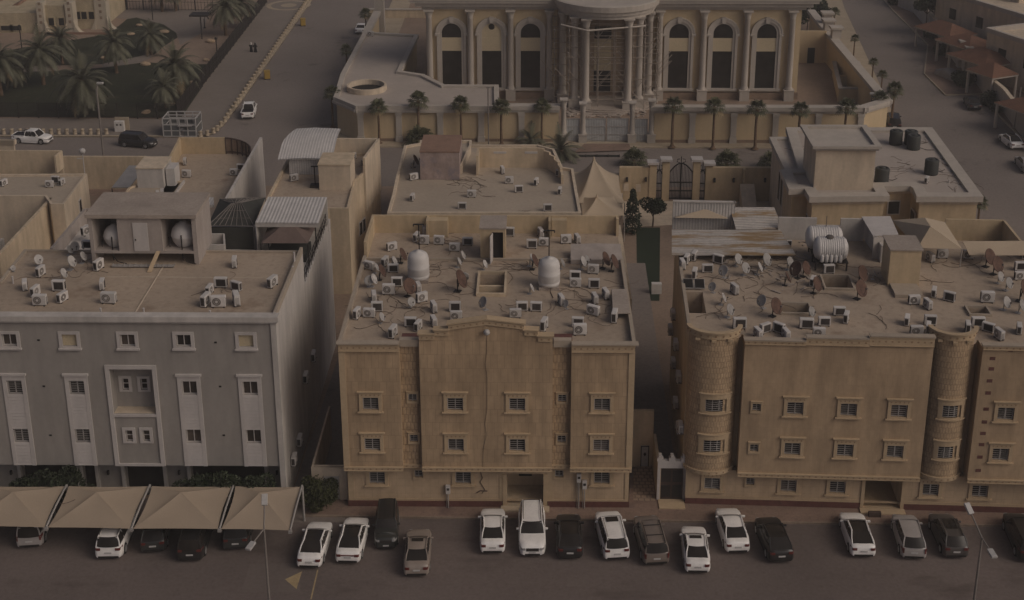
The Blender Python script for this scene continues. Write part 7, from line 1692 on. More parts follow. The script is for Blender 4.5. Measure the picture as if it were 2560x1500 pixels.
# party wall and sunken yard at the left edge
t=thing('party_wall','long stained beige wall between the grey block and the left yard','wall',A(4,190,700,0)); p0=A(4,372,482,ZL); p1=A(4,-20,905,ZL)
b=MB(); b.wallseg((p0.x,p0.y),(p1.x,p1.y),0,ZL,.3); a=(p0.x,p0.y); b.build('wall',m_beige,t)
b=MB(); yy=A(4,150,640,3.0).y; b.box(S(4,-200,600,yy).x,S(4,345,600,yy).x-1.0,yy+6.0,yy+6.3,0,ZL-.01); b.build('end_wall',m_beige,t)
p=A(4,120,628,3.2); b=MB(); b.box(-2.7,2.7,0,2,-3.2,2.4); o=b.build('slatted_box',m_brown); o.location=(p.x,p.y,3.2); tag(o,'brown slatted cabin in the yard at the left edge','cabin')
p=A(4,50,780,2.6); b=MB(); b.ext([A(4,-120,700,2.6),A(4,100,640,2.6),A(4,100,730,2.6),A(4,-120,880,2.6)],(0,0,-2.55)); o=b.build('container',m_corrw); tag(o,'white ribbed container in the yard at the left edge','container')
# yard wall at the back street, hut and lower roofs
yy=A(4,700,250,3.0).y; t=thing('yard_wall','plain beige yard wall on the back street behind the left houses','wall',(S(4,700,200,yy).x,yy,0)); zz_=S(4,700,180,yy).z
b=MB(); b.box(S(4,462,200,yy).x,S(4,1070,200,yy).x,yy,yy+.3,0,zz_); b.build('wall',m_beige,t)
sheet('left_yard',[A(4,460,470),A(4,960,470),A(4,1075,230),A(4,470,230)],.012,m_pave)
t=thing('yard_lamp','white globe lamp on a thin mast in the left yard','lamp',A(4,625,345,ZL-2)); p=t.location; z=S(4,630,155,p.y).z-p.z; b=MB(); b.tube([(0,0,-5),(0,0,z)],.06,7); b.build('mast',m_white,t,True); b=MB(); b.lathe((0,0,z-.1),[(0,0),(.3,.12),(.38,.35),(.28,.6),(0,.7)],12); b.build('globe',m_polew,t,True); b=MB(); b.box(-.7,0,-.05,.05,z-.7,z-.6); b.build('bracket',m_white,t,True)
za=4.2; P4=tw(4,[(820,412),(948,412),(1012,330),(1012,252),(945,252)],za); b=MB(); b.ext(P4,(0,0,.12)); o=b.build('awning',m_steel); tag(o,'sloping grey metal awning beside the white roof hut','awning')
b=MB()
for p in (P4[0],P4[1],P4[4]): b.tube([(p.x,p.y,0),(p.x,p.y,za)],.06,6)
b.build('awning_post',m_iron,o)
ZH=7.0
H3=house('house','small beige house with a white box hut on its roof',tw(4,[(870,530),(1232,530),(1345,372),(1060,372),(942,418)],ZH),ZH,m_beige,m_roof2,.2,.2)
o,hb_=addbox(H3,'roof_hut',m_whitew,4,1010,1202,410,270,ZH,3.6,m_beige2)
b=MB(); a=A(4,1237,530,ZH); c=A(4,1350,372,ZH); b.wallseg((a.x,a.y),(c.x,c.y),2.0,ZH+.3,.2); a2=S(4,1345,370,c.y); b.build('white_gable_wall',m_whitew,H3)
b=MB(); b.box(hb_[1]+.15,hb_[1]+1.1,hb_[2]+.6,hb_[2]+2.6,ZH+.01,hb_[3]-.2); b.build('white_tank_box',m_acw,H3)
MK_H3=mk_marks(lambda x,y:A(4,x,y,ZH),[((1100,450),'white roof hut')])
place_units([(4,1158,485,'l'),(4,1190,470,'l'),(4,1065,522,'b')],lambda r_,x,y:A(r_,x,y,ZH+.003),MK_H3,'hut house roof','air conditioners on the hut house roof')
b=MB(); P4=tw(4,[(1355,560),(1570,552),(1565,498),(1380,494)],7.0); b.ext(P4,(0,0,.3)); o=b.build('louvred_roof',m_corrw); tag(o,'small white louvred roof left of the shade net frame','roof')
# terrace house with the tall white flank
ZT=7.0; zw=ZT+1.9
a=A(4,1660,484,zw); c=A(4,1912,38,zw); bk=A(4,1325,160,ZT); 
H4=house('house','beige terrace house with a tall white flank wall and curved railing',[(A(4,1150,520,ZT).x,A(4,1150,520,ZT).y-2),(a.x,a.y-2),(c.x,c.y),(bk.x,c.y)],ZT,m_beige2,m_roof,0)
b=MB(); b.wallseg((a.x,a.y-2),(c.x,c.y),0,zw,.3); b.build('white_flank_wall',m_whitew,H4)
b=MB(); e1=A(4,1655,165,ZT); b.box(bk.x-.1,e1.x,bk.y,bk.y+.25,ZT+.004,S(4,1480,42,bk.y).z); d0=A(4,1215,380,ZT); b.wallseg((bk.x,bk.y),(d0.x,d0.y),ZT+.004,S(4,1480,42,bk.y).z-.05,.22); b.build('terrace_wall',m_yel,H4)
b=MB(); zz_=S(4,1480,42,bk.y).z; cv=[]
for k in range(9): th=k/8*math.pi/2; cv.append(Vector((e1.x+3.6*math.sin(th),bk.y-3.8*(1-math.cos(th)),0)))
for i,p in enumerate(cv): b.tube([(p.x,p.y,ZT),(p.x,p.y,zz_-.05*i)],.06,5)
b.tube([(p.x,p.y,zz_-.05*i) for i,p in enumerate(cv)],.09,6); b.tube([(p.x,p.y,ZT+.3) for p in cv],.06,5); b.build('curved_railing',m_wood,H4)
b=MB(); b.grid([[(p.x+.05,p.y+.06,ZT+.05) for p in cv],[(p.x+.05,p.y+.06,zz_-.15-.05*i) for i,p in enumerate(cv)]],0,True); b.build('railing_panel',m_brown,H4)
MK_H4=mk_marks(lambda x,y:A(4,x,y,ZT),[((1500,250),'terrace middle'),((1745,280),'white flank')])
place_units([(4,1355,237,'l'),(4,1368,332,'f',1.1),(4,1715,318,'f'),(4,1765,280,'b')],lambda r_,x,y:A(r_,x,y,ZT+.003),MK_H4,'terrace house','air conditioners on the terrace house')
# house right of it, towering over the alley
ZK=9.0
kp_=tw(5,[(-60,470),(60,470)],ZK)
k0=A(4,1965,480,ZK); k1=A(4,2110,205,ZK); k2=A(5,275,68,ZK+2); k3=A(5,172,322,ZK); k4=A(5,118,372,ZK); k5=A(5,50,580,ZK)
H5=house('house','beige house with a white shed on its roof, left of the narrow alley',[(k0.x,k0.y-6),(A(4,2415,580,ZK).x,A(4,2415,580,ZK).y),(k5.x+.2,k5.y),(k4.x,k4.y),(k3.x,k3.y),(k2.x,k2.y+1),(k1.x,k2.y+1)],ZK,m_beige,m_roof,.3,.25)
b=MB(); b.wallseg((k3.x+.1,k3.y),(k2.x,k2.y+1),ZK-4,ZK+2,.25); yk2=k2.y+.8; b.box(S(5,-10,50,yk2).x-2.2,k2.x,yk2,yk2+.3,ZK-4,ZK+2.0); b.build('terrace_wall',m_beige2,H5)
ysh=A(4,2250,312,ZK).y; s0=S(4,2118,250,ysh); s1=S(4,2370,250,ysh); zs1=S(4,2250,195,ysh).z
t=thing('roof_shed','white ribbed metal shed with a domed sheet roof on the alley house','shed',((s0.x+s1.x)/2,ysh,ZK)); b=MB(); b.box(s0.x,s1.x,ysh,ysh+6,ZK+.01,zs1); b.build('ribbed_wall',m_corry,t)
b=MB(); rows=[]
for k in range(9):
    u=k/8; y=ysh-.3+7*u; z=zs1+.05+1.15*math.sin(math.pi*u*.62)*1.0; rows.append([(s0.x-1.1+(1.6*max(0,u-.45)),y,z),((s0.x+s1.x)/2,y,z+.12),(s1.x+1.0,y,z)])
b.grid(rows,0,True); b.grid([[Vector(p)-Vector((0,0,.12)) for p in r_] for r_ in rows],0,True); b.build('sheet_roof',m_corrw,t)
o,h_=addbox(H5,'roof_hut',m_beige2,5,-150,80,425,245,ZK,3.6,m_beige)
p=A(5,-18,395,ZK); b=MB(); 
t=thing('tee_pipe','black tee-topped pipe beside the beige roof hut','vent pipe',A(4,2310,400,ZK)); z=S(4,2310,252,t.location.y).z-ZK; b=MB(); b.tube([(0,0,0),(0,0,z)],.06,7); b.tube([(-.35,0,z),(.35,0,z)],.08,7); b.build('pipe',m_black,t,True); b=MB(); b.box(-.5,.4,-.4,.4,0,.25); b.build('base',m_iron,t,True)
MK_H5=mk_marks(lambda x,y:A(4,x,y,ZK),[((2250,350),'roof shed')])
place_units([(4,2155,358,'fr'),(5,100,200,'r'),(5,180,240,'r')],lambda r_,x,y:A(r_,x,y,ZK+.003),MK_H5,'alley house roof','air conditioners on the alley house')
for zx,zy in ((212,490),(235,400)): face_window(H5,k4,k3,.3 if zx==212 else .75,3.6,.8,1.6)
# --- rear terrace of the grey block: net frame, corrugated shed, gazebo
ZS=12.0
fy0=yga+.02; xr=gx1
t=thing('rear_terrace','pale terrace wing with railing behind the grey block roof','building',((gx1-8),fy0+8,0))
yend=A(4,2385,485,ZS+2.6).y; xl=A(4,1480,820,ZS).x
b=MB(); b.box(A(4,380,850,ZS).x,xr,fy0,yend,0,ZS); b.build('wall',m_whitew,t)
b=MB(); b.box(xr-.22,xr+.0,fy0,yend,ZS+.003,ZS+.6); b.build('parapet',m_whitew,t); b=MB()
n=16
for k in range(n+1): y=fy0+(yend-fy0-1)*k/n; b.tube([(xr-.1,y,ZS+.6),(xr-.1,y,ZS+1.7)],.03,5)
for z in (ZS+1.7,ZS+1.15): b.tube([(xr-.1,fy0,z),(xr-.1,yend-1,z)],.035,5)
b.build('railing',m_iron,t)
shz=ZS+2.9; SP=[A(4,1870,668,shz),A(4,2335,672,shz),A(4,2395,484,shz+.3),A(4,1965,482,shz+.3)]
t=thing('corrugated_shed','white corrugated shed roof over the rear terrace of the grey block','shed',((SP[0].x+SP[1].x)/2,SP[0].y,ZS)); b=MB(); b.ext(SP,(0,0,.1)); b.build('roof',m_corrw,t); b=MB()
b.ext([(SP[0].x,SP[0].y+.1,ZS),(SP[0].x,SP[0].y+.1,shz),(SP[3].x,SP[3].y,shz+.3),(SP[3].x,SP[3].y,ZS)],(.1,0,0)); b.ext([(SP[3].x,SP[3].y,ZS),(SP[2].x,SP[2].y,ZS),(SP[2].x,SP[2].y,shz+.3),(SP[3].x,SP[3].y,shz+.3)],(0,.1,0)); b.box(SP[0].x,SP[1].x,SP[0].y+.02,SP[0].y+.08,shz-.35,shz); b.build('wall',m_whitew,t)
gzp=tw(4,[(1912,815),(2255,815),(2310,700),(1960,700)],ZS+1.9); t=thing('gazebo','brown hip-roofed garden gazebo in front of the corrugated shed','gazebo',((gzp[0].x+gzp[1].x)/2,gzp[0].y,ZS)); zp=ZS+2.6; ra=(gzp[0]+gzp[3])/2+Vector((1.4,0,.75)); rb_=(gzp[1]+gzp[2])/2+Vector((-1.4,0,.75))
b=MB(); b.face([gzp[0],gzp[1],rb_,ra]); b.face([gzp[1],gzp[2],rb_]); b.face([gzp[2],gzp[3],ra,rb_]); b.face([gzp[3],gzp[0],ra]); b.build('roof',m_gazebo,t); b=MB()
for p in gzp: b.tube([(p.x,p.y,ZS),(p.x,p.y,p.z)],.06,6)
b.build('post',m_iron,t); b=MB(); b.box(gzp[0].x+.3,gzp[1].x-.3,gzp[0].y+.4,gzp[2].y-.2,ZS,ZS+.7); b.build('dark_seating',m_mesh,t)
nf=tw(4,[(1520,690),(1860,690),(1945,480),(1610,492)],ZS+2.2); t=thing('net_frame','dark shade net on a light steel frame left of the corrugated shed','shade frame',((nf[0].x+nf[1].x)/2,nf[0].y,ZS)); b=MB()
rg=[(nf[0]+nf[3])/2+Vector((1.6,0,.8)),(nf[1]+nf[2])/2+Vector((-1.6,0,.8))]
b.face([nf[0],nf[1],rg[1],rg[0]]); b.face([nf[2],nf[3],rg[0],rg[1]]); b.face([nf[0],rg[0],nf[3]]); b.face([nf[1],nf[2],rg[1]]); b.build('net',m_mesh,t); b=MB()
for u in range(9):
    a=nf[0].lerp(nf[1],u/8); c=nf[3].lerp(nf[2],u/8); m_=rg[0].lerp(rg[1],u/8); b.tube([a+Vector((0,0,.03)),m_+Vector((0,0,.04)),c+Vector((0,0,.03))],.03,4)
for p in nf: b.tube([(p.x,p.y,ZS-.01),p],.05,5)
for v in (0,.33,.66,1): b.tube([nf[0].lerp(rg[0],v)+Vector((0,0,.04)),nf[1].lerp(rg[1],v)+Vector((0,0,.04))],.025,4); b.tube([nf[3].lerp(rg[0],v)+Vector((0,0,.04)),nf[2].lerp(rg[1],v)+Vector((0,0,.04))],.025,4)
b.build('frame',m_pole,t); b=MB(); b.box(nf[0].x+.1,nf[1].x-.1,nf[0].y+.1,nf[0].y+.15,ZS,ZS+2.1); b.build('net_curtain',m_mesh,t)
t=thing('roof_box','low white open box wall beside the tank house','wall',A(4,1560,825,ZS)); b=MB(); p=[A(4,1490,745,ZS+1.6),A(4,1640,745,ZS+1.6),A(4,1645,825,ZS+1.6),A(4,1500,825,ZS+1.6)]
for i in range(4): b.wallseg(p[i],p[(i+1)%4],ZS,ZS+1.6+.001*i,.15)
b.build('wall',m_whitew,t)
t=thing('terrace_flank','pale grey flank wall left of the tank house','wall',A(4,520,700,0)); a=A(4,375,852,ZS+1.2); c=A(4,622,562,ZS+1.2); b=MB(); b.wallseg((a.x,a.y),(c.x,c.y),0,ZS+1.2,.25); e=A(4,700,562,ZS+1.2); b.wallseg((c.x,c.y),(e.x,e.y),0,ZS+1.19,.25); b.build('wall',m_conc_w,t)
place(proto,A(4,635,752,ZS+.6),R(60),'air conditioner on the pale terrace left of the tank house',1.1,'air conditioners elsewhere')
# ------------------------------------------------------------ side alleys
# left alley: low gate, bush
sheet('alley_floor',[(gx1,YG-2),(XL,YG-2),(XL-1,YG+45),(gx1+1,YG+45)],.02,m_asph)
yg_=A(10,2440,440,.1).y; t=thing('alley_gate','small beige gatehouse wall with a white metal door, in the left alley','gate',(S(10,2420,300,yg_).x,yg_,.0))
x0=S(10,2305,400,yg_).x; x1=XL+.0; zt_=S(10,2400,200,yg_).z
b=MB(); d0=S(10,2375,400,yg_).x; d1=S(10,2490,400,yg_).x; zd=S(10,2420,265,yg_).z; b.holes([x0,x1],[0,zt_],[(d0,min(d1,x1-.1),.1,zd)],fnY(yg_),.2); b.box(x0,x1,yg_+.2,yg_+.35,zd,zt_); b.box(x0-.15,x0,yg_,yg_+9,0,zt_+.0); b.build('wall',m_beige2,t); b=MB(); b.box(d0,min(d1,x1-.1),yg_+.12,yg_+.18,.1,zd); b.build('door',m_white,t)
r_=random.Random(2); lb=A(10,2320,560,.05)
shrub('round_bush','large clipped round green bush at the mouth of the left alley',(lb.x,lb.y+.9,.1),[(0,0,1.35,1.35,1.3,1.35)]+[(r_.uniform(-.9,.9),r_.uniform(-.9,.9),1.3+r_.uniform(-.7,.9),.6,.6,.6) for k in range(9)],700,.09,5,m_leaf,'bush')
for lab,x0,x1,yb_,n,sd in (('dark flowering hedge mass in front of the grey block, left one',90,660,330,12,11),('dark hedge mass in front of the grey block, right one',1290,1960,350,15,12)):
    a=A(10,x0,yb_,.1); c=A(10,x1,yb_,.1); r_=random.Random(sd); w_=(c.x-a.x)/2; bl_=[]
    for k in range(n):
        u=-1+2*(k+.5)/n; bl_.append((w_*u*.92,r_.uniform(-.4,.5),1.3+r_.uniform(.3,1.8)*(1-.45*u*u),.85,.8,.85))
    yy=YA-1.0
    shrub('hedge',lab,((S(10,(x0+x1)/2,260,yy).x),yy,.05),[(p[0],p[1],p[2],p[3],p[4],p[5]) for p in bl_],430,.14,sd,m_leafd,'hedge',0,'hedges in front of the grey block')
# wall-mounted units in both alleys
for x,y,k,lab in ((2210,985,0,'lowest'),(2232,880,1,'second lowest'),(2400,300,2,'middle'),(2450,140,3,'highest')):
    pass
for k,(y,z) in enumerate(((YG+2.4,2.2),(YG+5,2.3),(YG+9,5.6),(YG+13,5.4))):
    o=place(proto,(gx1+.24,y,z),R(90),'wall-hung air conditioner on the grey block flank, %s from the street'%(['first','second','third','fourth'][k]),1.05,'air conditioners hung in the alleys')
for k,(y,z) in enumerate(((YG+1.7,5.5),(YG+3.5,4.4),(YG+5.6,7.6),(YG+7.6,4.2),(YG+9.8,8.2),(YG+12,5.4),(YG+14.4,8.6),(YG+16.8,6.0))):
    p=wm(rb)@Vector((lx-.25,y-b0.y,z)); place(proto,p,R(-90),'wall-hung air conditioner on the right block flank, %s from the street'%(['first','second','third','fourth','fifth','sixth','seventh','eighth'][k]),1.05,'air conditioners hung in the alleys')
# right alley: yard with door, chequered path, crenellated gate
sheet('alley_floor',[(XR,YG+4),(lx+b0.x,YG+4),(lx+b0.x+.6,YG+45),(XR,YG+45)],.02,m_asph)
cp=[A(8,2150,1380,.14),A(8,2310,1385,.14),A(8,2285,1130,.14),A(8,2150,1140,.14)]; sheet('chequered_path',cp,.145,m_checker)
yd_=A(8,2230,1128,.1).y; t=thing('alley_wall','tall brown-beige wall with a patterned pale door in the right alley','wall',(S(8,2230,1000,yd_).x,yd_,0)); zt_=S(8,2220,725,yd_).z
b=MB(); b.box(XR+.02,S(8,2292,1000,yd_).x,yd_,yd_+.3,0,zt_); b.build('wall',m_beige,t); p0=S(8,2200,1125,yd_); p1=S(8,2265,978,yd_); b=MB(); b.box(p0.x,p1.x,yd_-.06,yd_-.002,.12,p1.z); dd=b.build('door',m_dishw,t)
b=MB(); m_=(p0.x+p1.x)/2; b.ext([(m_-.12,yd_-.07,1.2),(m_,yd_-.07,1.0),(m_+.12,yd_-.07,1.2),(m_,yd_-.07,1.4)],(0,.005,0)); b.box(p0.x,p0.x+.06,yd_-.09,yd_-.062,.12,p1.z); b.box(p1.x-.06,p1.x,yd_-.09,yd_-.062,.12,p1.z); b.box(p0.x,p1.x,yd_-.09,yd_-.062,p1.z-.06,p1.z); b.build('door_ornament',m_iron,dd)
b=MB(); x=S(8,2300,1000,yd_).x; b.box(x-.1,x+.12,YG+1.0,yd_,0,3.0); b.build('yard_side_wall',m_beige,t)
ygt=A(8,2420,1380,.1).y; t=thing('crenellated_gate','white crenellated gateway with a dark double door between the tan blocks','gate',(S(8,2420,1300,ygt).x,ygt,.1))
x0=S(8,2322,1300,ygt).x; x1=max(S(8,2530,1300,ygt).x,lx+b0.x-.02); zt_=S(8,2420,1145,ygt).z; zc_=S(8,2420,1095,ygt).z; d0=S(8,2342,1300,ygt).x; d1=S(8,2512,1300,ygt).x
b=MB(); b.box(x0,d0,ygt,ygt+.4,.1,zt_); b.box(d1,x1,ygt,ygt+.4,.1,zt_); b.box(x0,x1,ygt,ygt+.4,zt_,zc_)
for k in range(3):
    c_=x0+(x1-x0)*(k*.42+.08); w_=(x1-x0)*.11; b.box(c_-w_,c_+w_,ygt,ygt+.4,zc_,zc_+.25); b.box(c_-w_*.5,c_+w_*.5,ygt,ygt+.4,zc_+.25,zc_+.5)
b.build('wall',m_white,t); b=MB(); b.box(d0,d1,ygt+.15,ygt+.22,.12,zt_-.02); dd=b.build('door',m_wood,t); b=MB()
for u0,u1 in ((.06,.46),(.54,.94)):
    for v0,v1 in ((.08,.45),(.55,.92)): b.box(d0+(d1-d0)*u0,d0+(d1-d0)*u1,ygt+.11,ygt+.148,.12+(zt_-.14)*v0,.12+(zt_-.14)*v1)
b.build('door_panel',m_iron,dd); b=MB(); b.box(x0+.1,x1-.1,ygt-1.2,ygt-.003,.0,.22); b.build('step',m_tanp,t)
# strip of wall right of middle block
t=thing('garden_wall','long beige wall running back along the right side of the middle block','wall',(XR+.5,YG+20,0)); b=MB(); b.box(XR+.25,XR+.75,ystep-6,ystep+1.5,0,9.2); b.box(XR+.25,XR+1.0,ystep+1.5,ybk+12,0,9.6); b.build('wall',m_beige,t)
# ------------------------------------------------------------ right street side
sw=[(1440,-60),(1560,80),(1815,330),(1790,545),(1945,700),(2225,692),(2335,850),(2640,1150)]
swp=[A(3,x,y,.0) for x,y in sw]; slab('right_pavement',[(p.x,p.y) for p in swp]+[(swp[-1].x+60,swp[-1].y),(swp[-1].x+60,swp[0].y),],.0,.14,m_pave)
b=MB()
for a,c in zip(swp,swp[1:]): b.wallseg(a,c,0,.17,.22)
struct(b,'right_kerb',m_kerb)
wl=[A(3,x,y,.14) for x,y in ((1600,45),(1720,95),(1860,260),(2030,470),(2120,540),(2235,690),(2360,800),(2480,960),(2620,1120))]
rw=thing('villa_wall','pale garden wall running along the right street','wall',tuple(wl[3])); b=MB()
for a,c in zip(wl,wl[1:]): b.wallseg(a,c,.14,3.0,.35)
b.build('wall',m_palc,rw); cap_line(rw,[(p.x,p.y) for p in wl],3.0,3.25,.6,'coping',m_beige2)
for x,y in ((2055,490),(2100,520)):
    p=A(3,x,y,.14); z=S(3,x,295 if x==2055 else 340,p.y).z; b=MB(); b.box(p.x-.6,p.x+.6,p.y-.6,p.y+.6,.14,z); pr=b.build('gate_pier',m_palc,rw); b=MB(); b.lathe((p.x,p.y-.62,z-1),[(0,-.3),(.3,0),(0,.3)],10); b.build('pier_lamp',m_dark,pr)
def tile_canopy(lab,r_,cx,cy,w_,d_,z,h,rz):
    p=A(r_,cx,cy,z); t=thing('tiled_canopy',lab,'canopy',(p.x,p.y,.14),rz,'tiled canopies on the right street'); z-=.14; b=MB()
    c4=[(-w_,-d_,z),(w_,-d_,z),(w_,d_,z),(-w_,d_,z)]; r0=(-max(w_-d_,0.01),0,z+h); r1=(max(w_-d_,0.01),0,z+h)
    if w_<d_: r0=(0,-(d_-w_),z+h); r1=(0,d_-w_,z+h); b.face([c4[0],c4[1],r0]); b.face([c4[1],c4[2],r1,r0]); b.face([c4[2],c4[3],r1]); b.face([c4[3],c4[0],r0,r1])
    else: b.face([c4[0],c4[1],r1,r0]); b.face([c4[1],c4[2],r1]); b.face([c4[2],c4[3],r0,r1]); b.face([c4[3],c4[0],r0])
    b.build('tiled_roof',m_tile,t,True); b=MB(); b.box(-w_+.1,w_-.1,-d_+.1,d_-.1,z-.25,z-.01); b.build('fascia',m_palc,t,True); b=MB()
    for x,y,_ in c4: b.box(x*.88-.15,x*.88+.15,y*.88-.15,y*.88+.15,0,z-.25)
    b.build('post',m_palc,t,True)
tile_canopy('terracotta tiled canopy highest up the right street',3,1945,220,3.0,4.4,3.6,1.5,R(25)); tile_canopy('terracotta tiled canopy behind the two round-topped piers',3,2110,310,3.4,4.0,3.8,1.4,R(25)); tile_canopy('largest terracotta tiled canopy below the piers',3,2230,420,3.8,4.4,3.8,1.5,R(25)); tile_canopy('small pointed terracotta canopy over a dark door',3,2290,525,2.6,2.8,3.8,1.5,R(25)); tile_canopy('terracotta tiled canopy at the right edge',3,2560,780,3.0,3.6,3.8,1.3,R(25))
for lab,px_,py_,w_,d_,h_,rz in (('pale villa beyond the garden wall at the right edge',2480,330,9,11,7.5,R(24)),('pale villa farther up the right street',2200,60,10,10,7.0,R(24)),('pale villa at the right edge beside the silver sedan',2820,640,8,9,7.2,R(24))):
    p=A(3,px_,py_,0); 
    t=thing('street_villa',lab,'villa',(p.x,p.y,.14),rz); b=MB(); b.box(-w_,w_,-d_,d_,0,h_); b.build('wall',m_beige2,t,True); b=MB(); b.box(-w_-.2,w_+.2,-d_-.2,-d_+.4,h_,h_+.7); b.box(-w_-.2,w_+.2,d_-.4,d_+.2,h_,h_+.7); b.box(-w_-.2,-w_+.4,-d_+.4,d_-.4,h_,h_+.7); b.box(w_-.4,w_+.2,-d_+.4,d_-.4,h_,h_+.7); b.build('parapet',m_palc,t,True)
    for k in (-1,0,1):
        b=MB(); b.box(-w_-.06,-w_-.003,k*d_*.6-.8,k*d_*.6+.8,h_*.5,h_*.5+1.8); b.build('window',m_glass,t,True); b=MB(); b.box(k*w_*.6-.8,k*w_*.6+.8,-d_-.06,-d_-.003,h_*.5,h_*.5+1.8); b.build('window',m_glass,t,True)
    b=MB(); b.box(-2,2,-1,3,h_+.003,h_+2.6); b.build('roof_hut',m_beige2,t,True)
r_=random.Random(31)
shrub('tree','thin-trunked green tree by the street pole at the top right',A(3,1795,240,.14),rblobs(r_,7,1.6,1.6,1.6,4.6,1.3),230,.24,7,m_leafd,'tree',4.2)
for x,y,n,w_,rr_,lab in ((1850,290,5,.9,1.0,'dark shrub beside the highest tiled canopy'),(1965,390,7,1.6,1.2,'large dark shrub between the tiled canopies'),(2145,620,9,2.6,1.0,'dark hedge behind the covered car'),(2280,760,5,.8,1.1,'round dark shrub near the black sedan'),(2335,820,4,.8,.8,'small dark shrub right of the black sedan'),(1570,30,4,1.0,.9,'dark shrub at the top of the right street'),(2060,600,3,.5,.6,'low shrub beside the covered car')):
    shrub('shrub',lab,A(3,x,y,.14),[(b_[0],b_[1],b_[2]*.8,b_[3],b_[4],b_[5]) for b_ in rblobs(r_,n,w_,w_*.8,.8,.7,rr_)],200,.2,x,m_leafd,'shrub',0,'shrubs along the right street')
for x,y,y2,lab in ((1825,235,-40,'tall pale street pole beside the thin-trunked tree'),(2452,935,640,'leaning pale street pole near the right edge')):
    p=A(3,x,y,.14); z=S(3,x+ (10 if x<2000 else 45),y2,p.y).z; t=thing('street_pole',lab,'pole',p,0,'poles on the right street'); e=S(3,x+(10 if x<2000 else 45),y2,p.y)-p; b=MB(); b.tube([(0,0,0),tuple(e)],.14,8,0,.09); b.build('post',m_polew if x<2000 else m_pole,t,True); b=MB(); b.box(-.25,.25,-.25,.25,0,.3); b.build('base',m_concrete,t,True)
# far wall strip left of palace and extra far ground cover
for x,y,lab in ((3,1,''),): pass
t=thing('far_wall','beige street wall beyond the palace court at the top','wall',A(2,420,120,.1)); a=A(2,370,130,.17); c=A(2,600,132,.17); b=MB(); b.box(a.x-4,c.x+3,a.y,a.y+.4,.17,1.6); b.build('wall',m_beige,t); b=MB(); b.box(a.x-4,c.x+3,a.y-.1,a.y+.5,1.6,1.8); b.build('coping',m_palc,t)
t=thing('palace_side_wall','narrow wall with pale coping along the left side street up to the palace pier','wall',A(2,230,160,.1)); a=A(2,190,235,zct); c=A(2,270,85,zct); b=MB(); b.wallseg(a,c,.15,zc,.6); b.build('wall',m_pal,t); cap_line(t,[(a.x,a.y),(c.x,c.y)],zc,zct,1.2); p=A(2,290,70,zct); b=MB(); b.box(p.x-.8,p.x+.8,p.y-.8,p.y+.8,.15,zct+2.5); b.build('pier',m_palc,t)
place(proto,A(2,225,265,zc+.21),R(-10),'air conditioner at the back of the palace wing roof',1.1,'air conditioners elsewhere')
for o in COL.objects:
    if o.parent is None and o.get('label')=='x': print('UNPLACED',o.name)
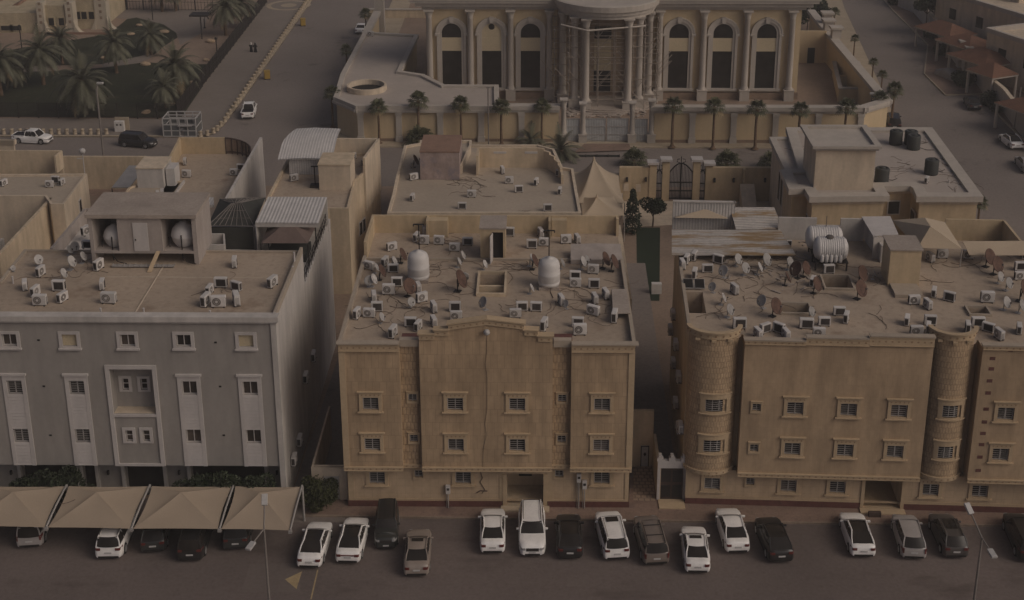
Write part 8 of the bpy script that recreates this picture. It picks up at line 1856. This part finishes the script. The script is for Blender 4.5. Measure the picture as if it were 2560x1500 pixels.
# ------------------------------------------------------------ one object per separate piece
def split_pieces(o, newname=None, tol=.05):
    me=o.data; n=len(me.vertices); par=list(range(n))
    def find(i):
        while par[i]!=i: par[i]=par[par[i]]; i=par[i]
        return i
    for p in me.polygons:
        vs=p.vertices
        for v in vs[1:]: par[find(v)]=find(vs[0])
    isl={}
    for i in range(n): isl.setdefault(find(i),[]).append(i)
    bb=[]
    for k,vs in isl.items():
        cs=[me.vertices[v].co for v in vs]; bb.append([k,[min(c[a] for c in cs)-tol for a in range(3)],[max(c[a] for c in cs)+tol for a in range(3)]])
    grp=list(range(len(bb)))
    def gf(i):
        while grp[i]!=i: i=grp[i]
        return i
    for i in range(len(bb)):
        for j in range(i):
            if all(bb[i][1][a]<=bb[j][2][a] and bb[j][1][a]<=bb[i][2][a] for a in range(3)): grp[gf(i)]=gf(j)
    cl={}
    for i,b_ in enumerate(bb): cl[b_[0]]=gf(i)
    if len(set(cl.values()))<2: return
    gid=[cl[find(i)] for i in range(n)]
    for g in sorted(set(cl.values())):
        m2={}; vs=[]; fs=[]; mi=[]; sm=[]
        for p in me.polygons:
            if gid[p.vertices[0]]!=g: continue
            f_=[]
            for v in p.vertices:
                if v not in m2: m2[v]=len(vs); vs.append(tuple(me.vertices[v].co))
                f_.append(m2[v])
            fs.append(f_); mi.append(p.material_index); sm.append(p.use_smooth)
        nm=newname or stem_(o.name); k=bpy.data.meshes.new(nm); k.from_pydata(vs,[],fs)
        for x in me.materials: k.materials.append(x)
        for p,a,b_ in zip(k.polygons,mi,sm): p.material_index=a; p.use_smooth=b_
        q_=bpy.data.objects.new(nm,k); COL.objects.link(q_); q_.parent=o.parent; q_.matrix_basis=o.matrix_basis
        for md in o.modifiers:
            m3=q_.modifiers.new(md.name,md.type); m3.width=md.width; m3.segments=md.segments; m3.limit_method=md.limit_method
    bpy.data.objects.remove(o)
def stem_(n): return n.split('.')[0]
SPL={'column':0,'post':0,'posts':'post','pilaster':0,'slatted_panel':0,'white_surround':0,'split_stone_strip':0,'recess_wall':0,'roof_curb':0,'cornice':0,'parapet':0,'carving':'carved_panel','wheels':'wheel','meters':'meter','plinth':0,'ground_floor_moulding':0,'upper_wall':0,'uprights':'upright','ledgers':'ledger','braces':'brace','awning_post':0,'pole':0,'foot':0,'terrace_wall':0,'stand':0,'conduit':0,'foot_ribs':'foot_rib','planks':'plank','gate_leaf':0,'white_parapet':0,'glass':0,'coping':0,'red_plinth':0,'wall':0,'flared_buttress':0,'headlight':0,'base':0,'light_shaft_curb':0,'window_glass':0,'doorway':0,'roof_joint':0,'sheet_roof':0,'mast':0,'pipe':0,'railing':0,'side_louvre':0,'round_bay':None,'steps':None,'entrance_floor':0,'entrance_passage':0,'ribbed_wall':0,'top_rail':0,'bed_rail':0,'bay_cornice':0,'roof_rail':0}
haskid=set(o.parent.name for o in COL.objects if o.parent)
for o in [o for o in COL.objects if o.type=='MESH']:
    s_=stem_(o.name)
    if o.parent is None or s_ not in SPL or SPL[s_] is None or o.name in haskid or o.data.users>1: continue
    split_pieces(o,SPL[s_] or None)
# ------------------------------------------------------------ thin dusty haze, added to lift the blacks
hz=bpy.data.materials.new('black_lift_haze'); hz.use_nodes=True; nt=hz.node_tree; nt.nodes.remove(nt.nodes['Principled BSDF']); pv=nt.nodes.new('ShaderNodeVolumePrincipled'); pv.inputs['Color'].default_value=(.9,.86,.82,1); pv.inputs['Density'].default_value=.0005; nt.links.new(pv.outputs[0],nt.nodes['Material Output'].inputs['Volume'])
b=MB(); b.box(-900,900,-70,1500,-1.2,64); o=b.build('haze',hz); o['kind']='stuff'; tag(o,'thin dusty haze over the whole district, added to lift the blacks','haze')
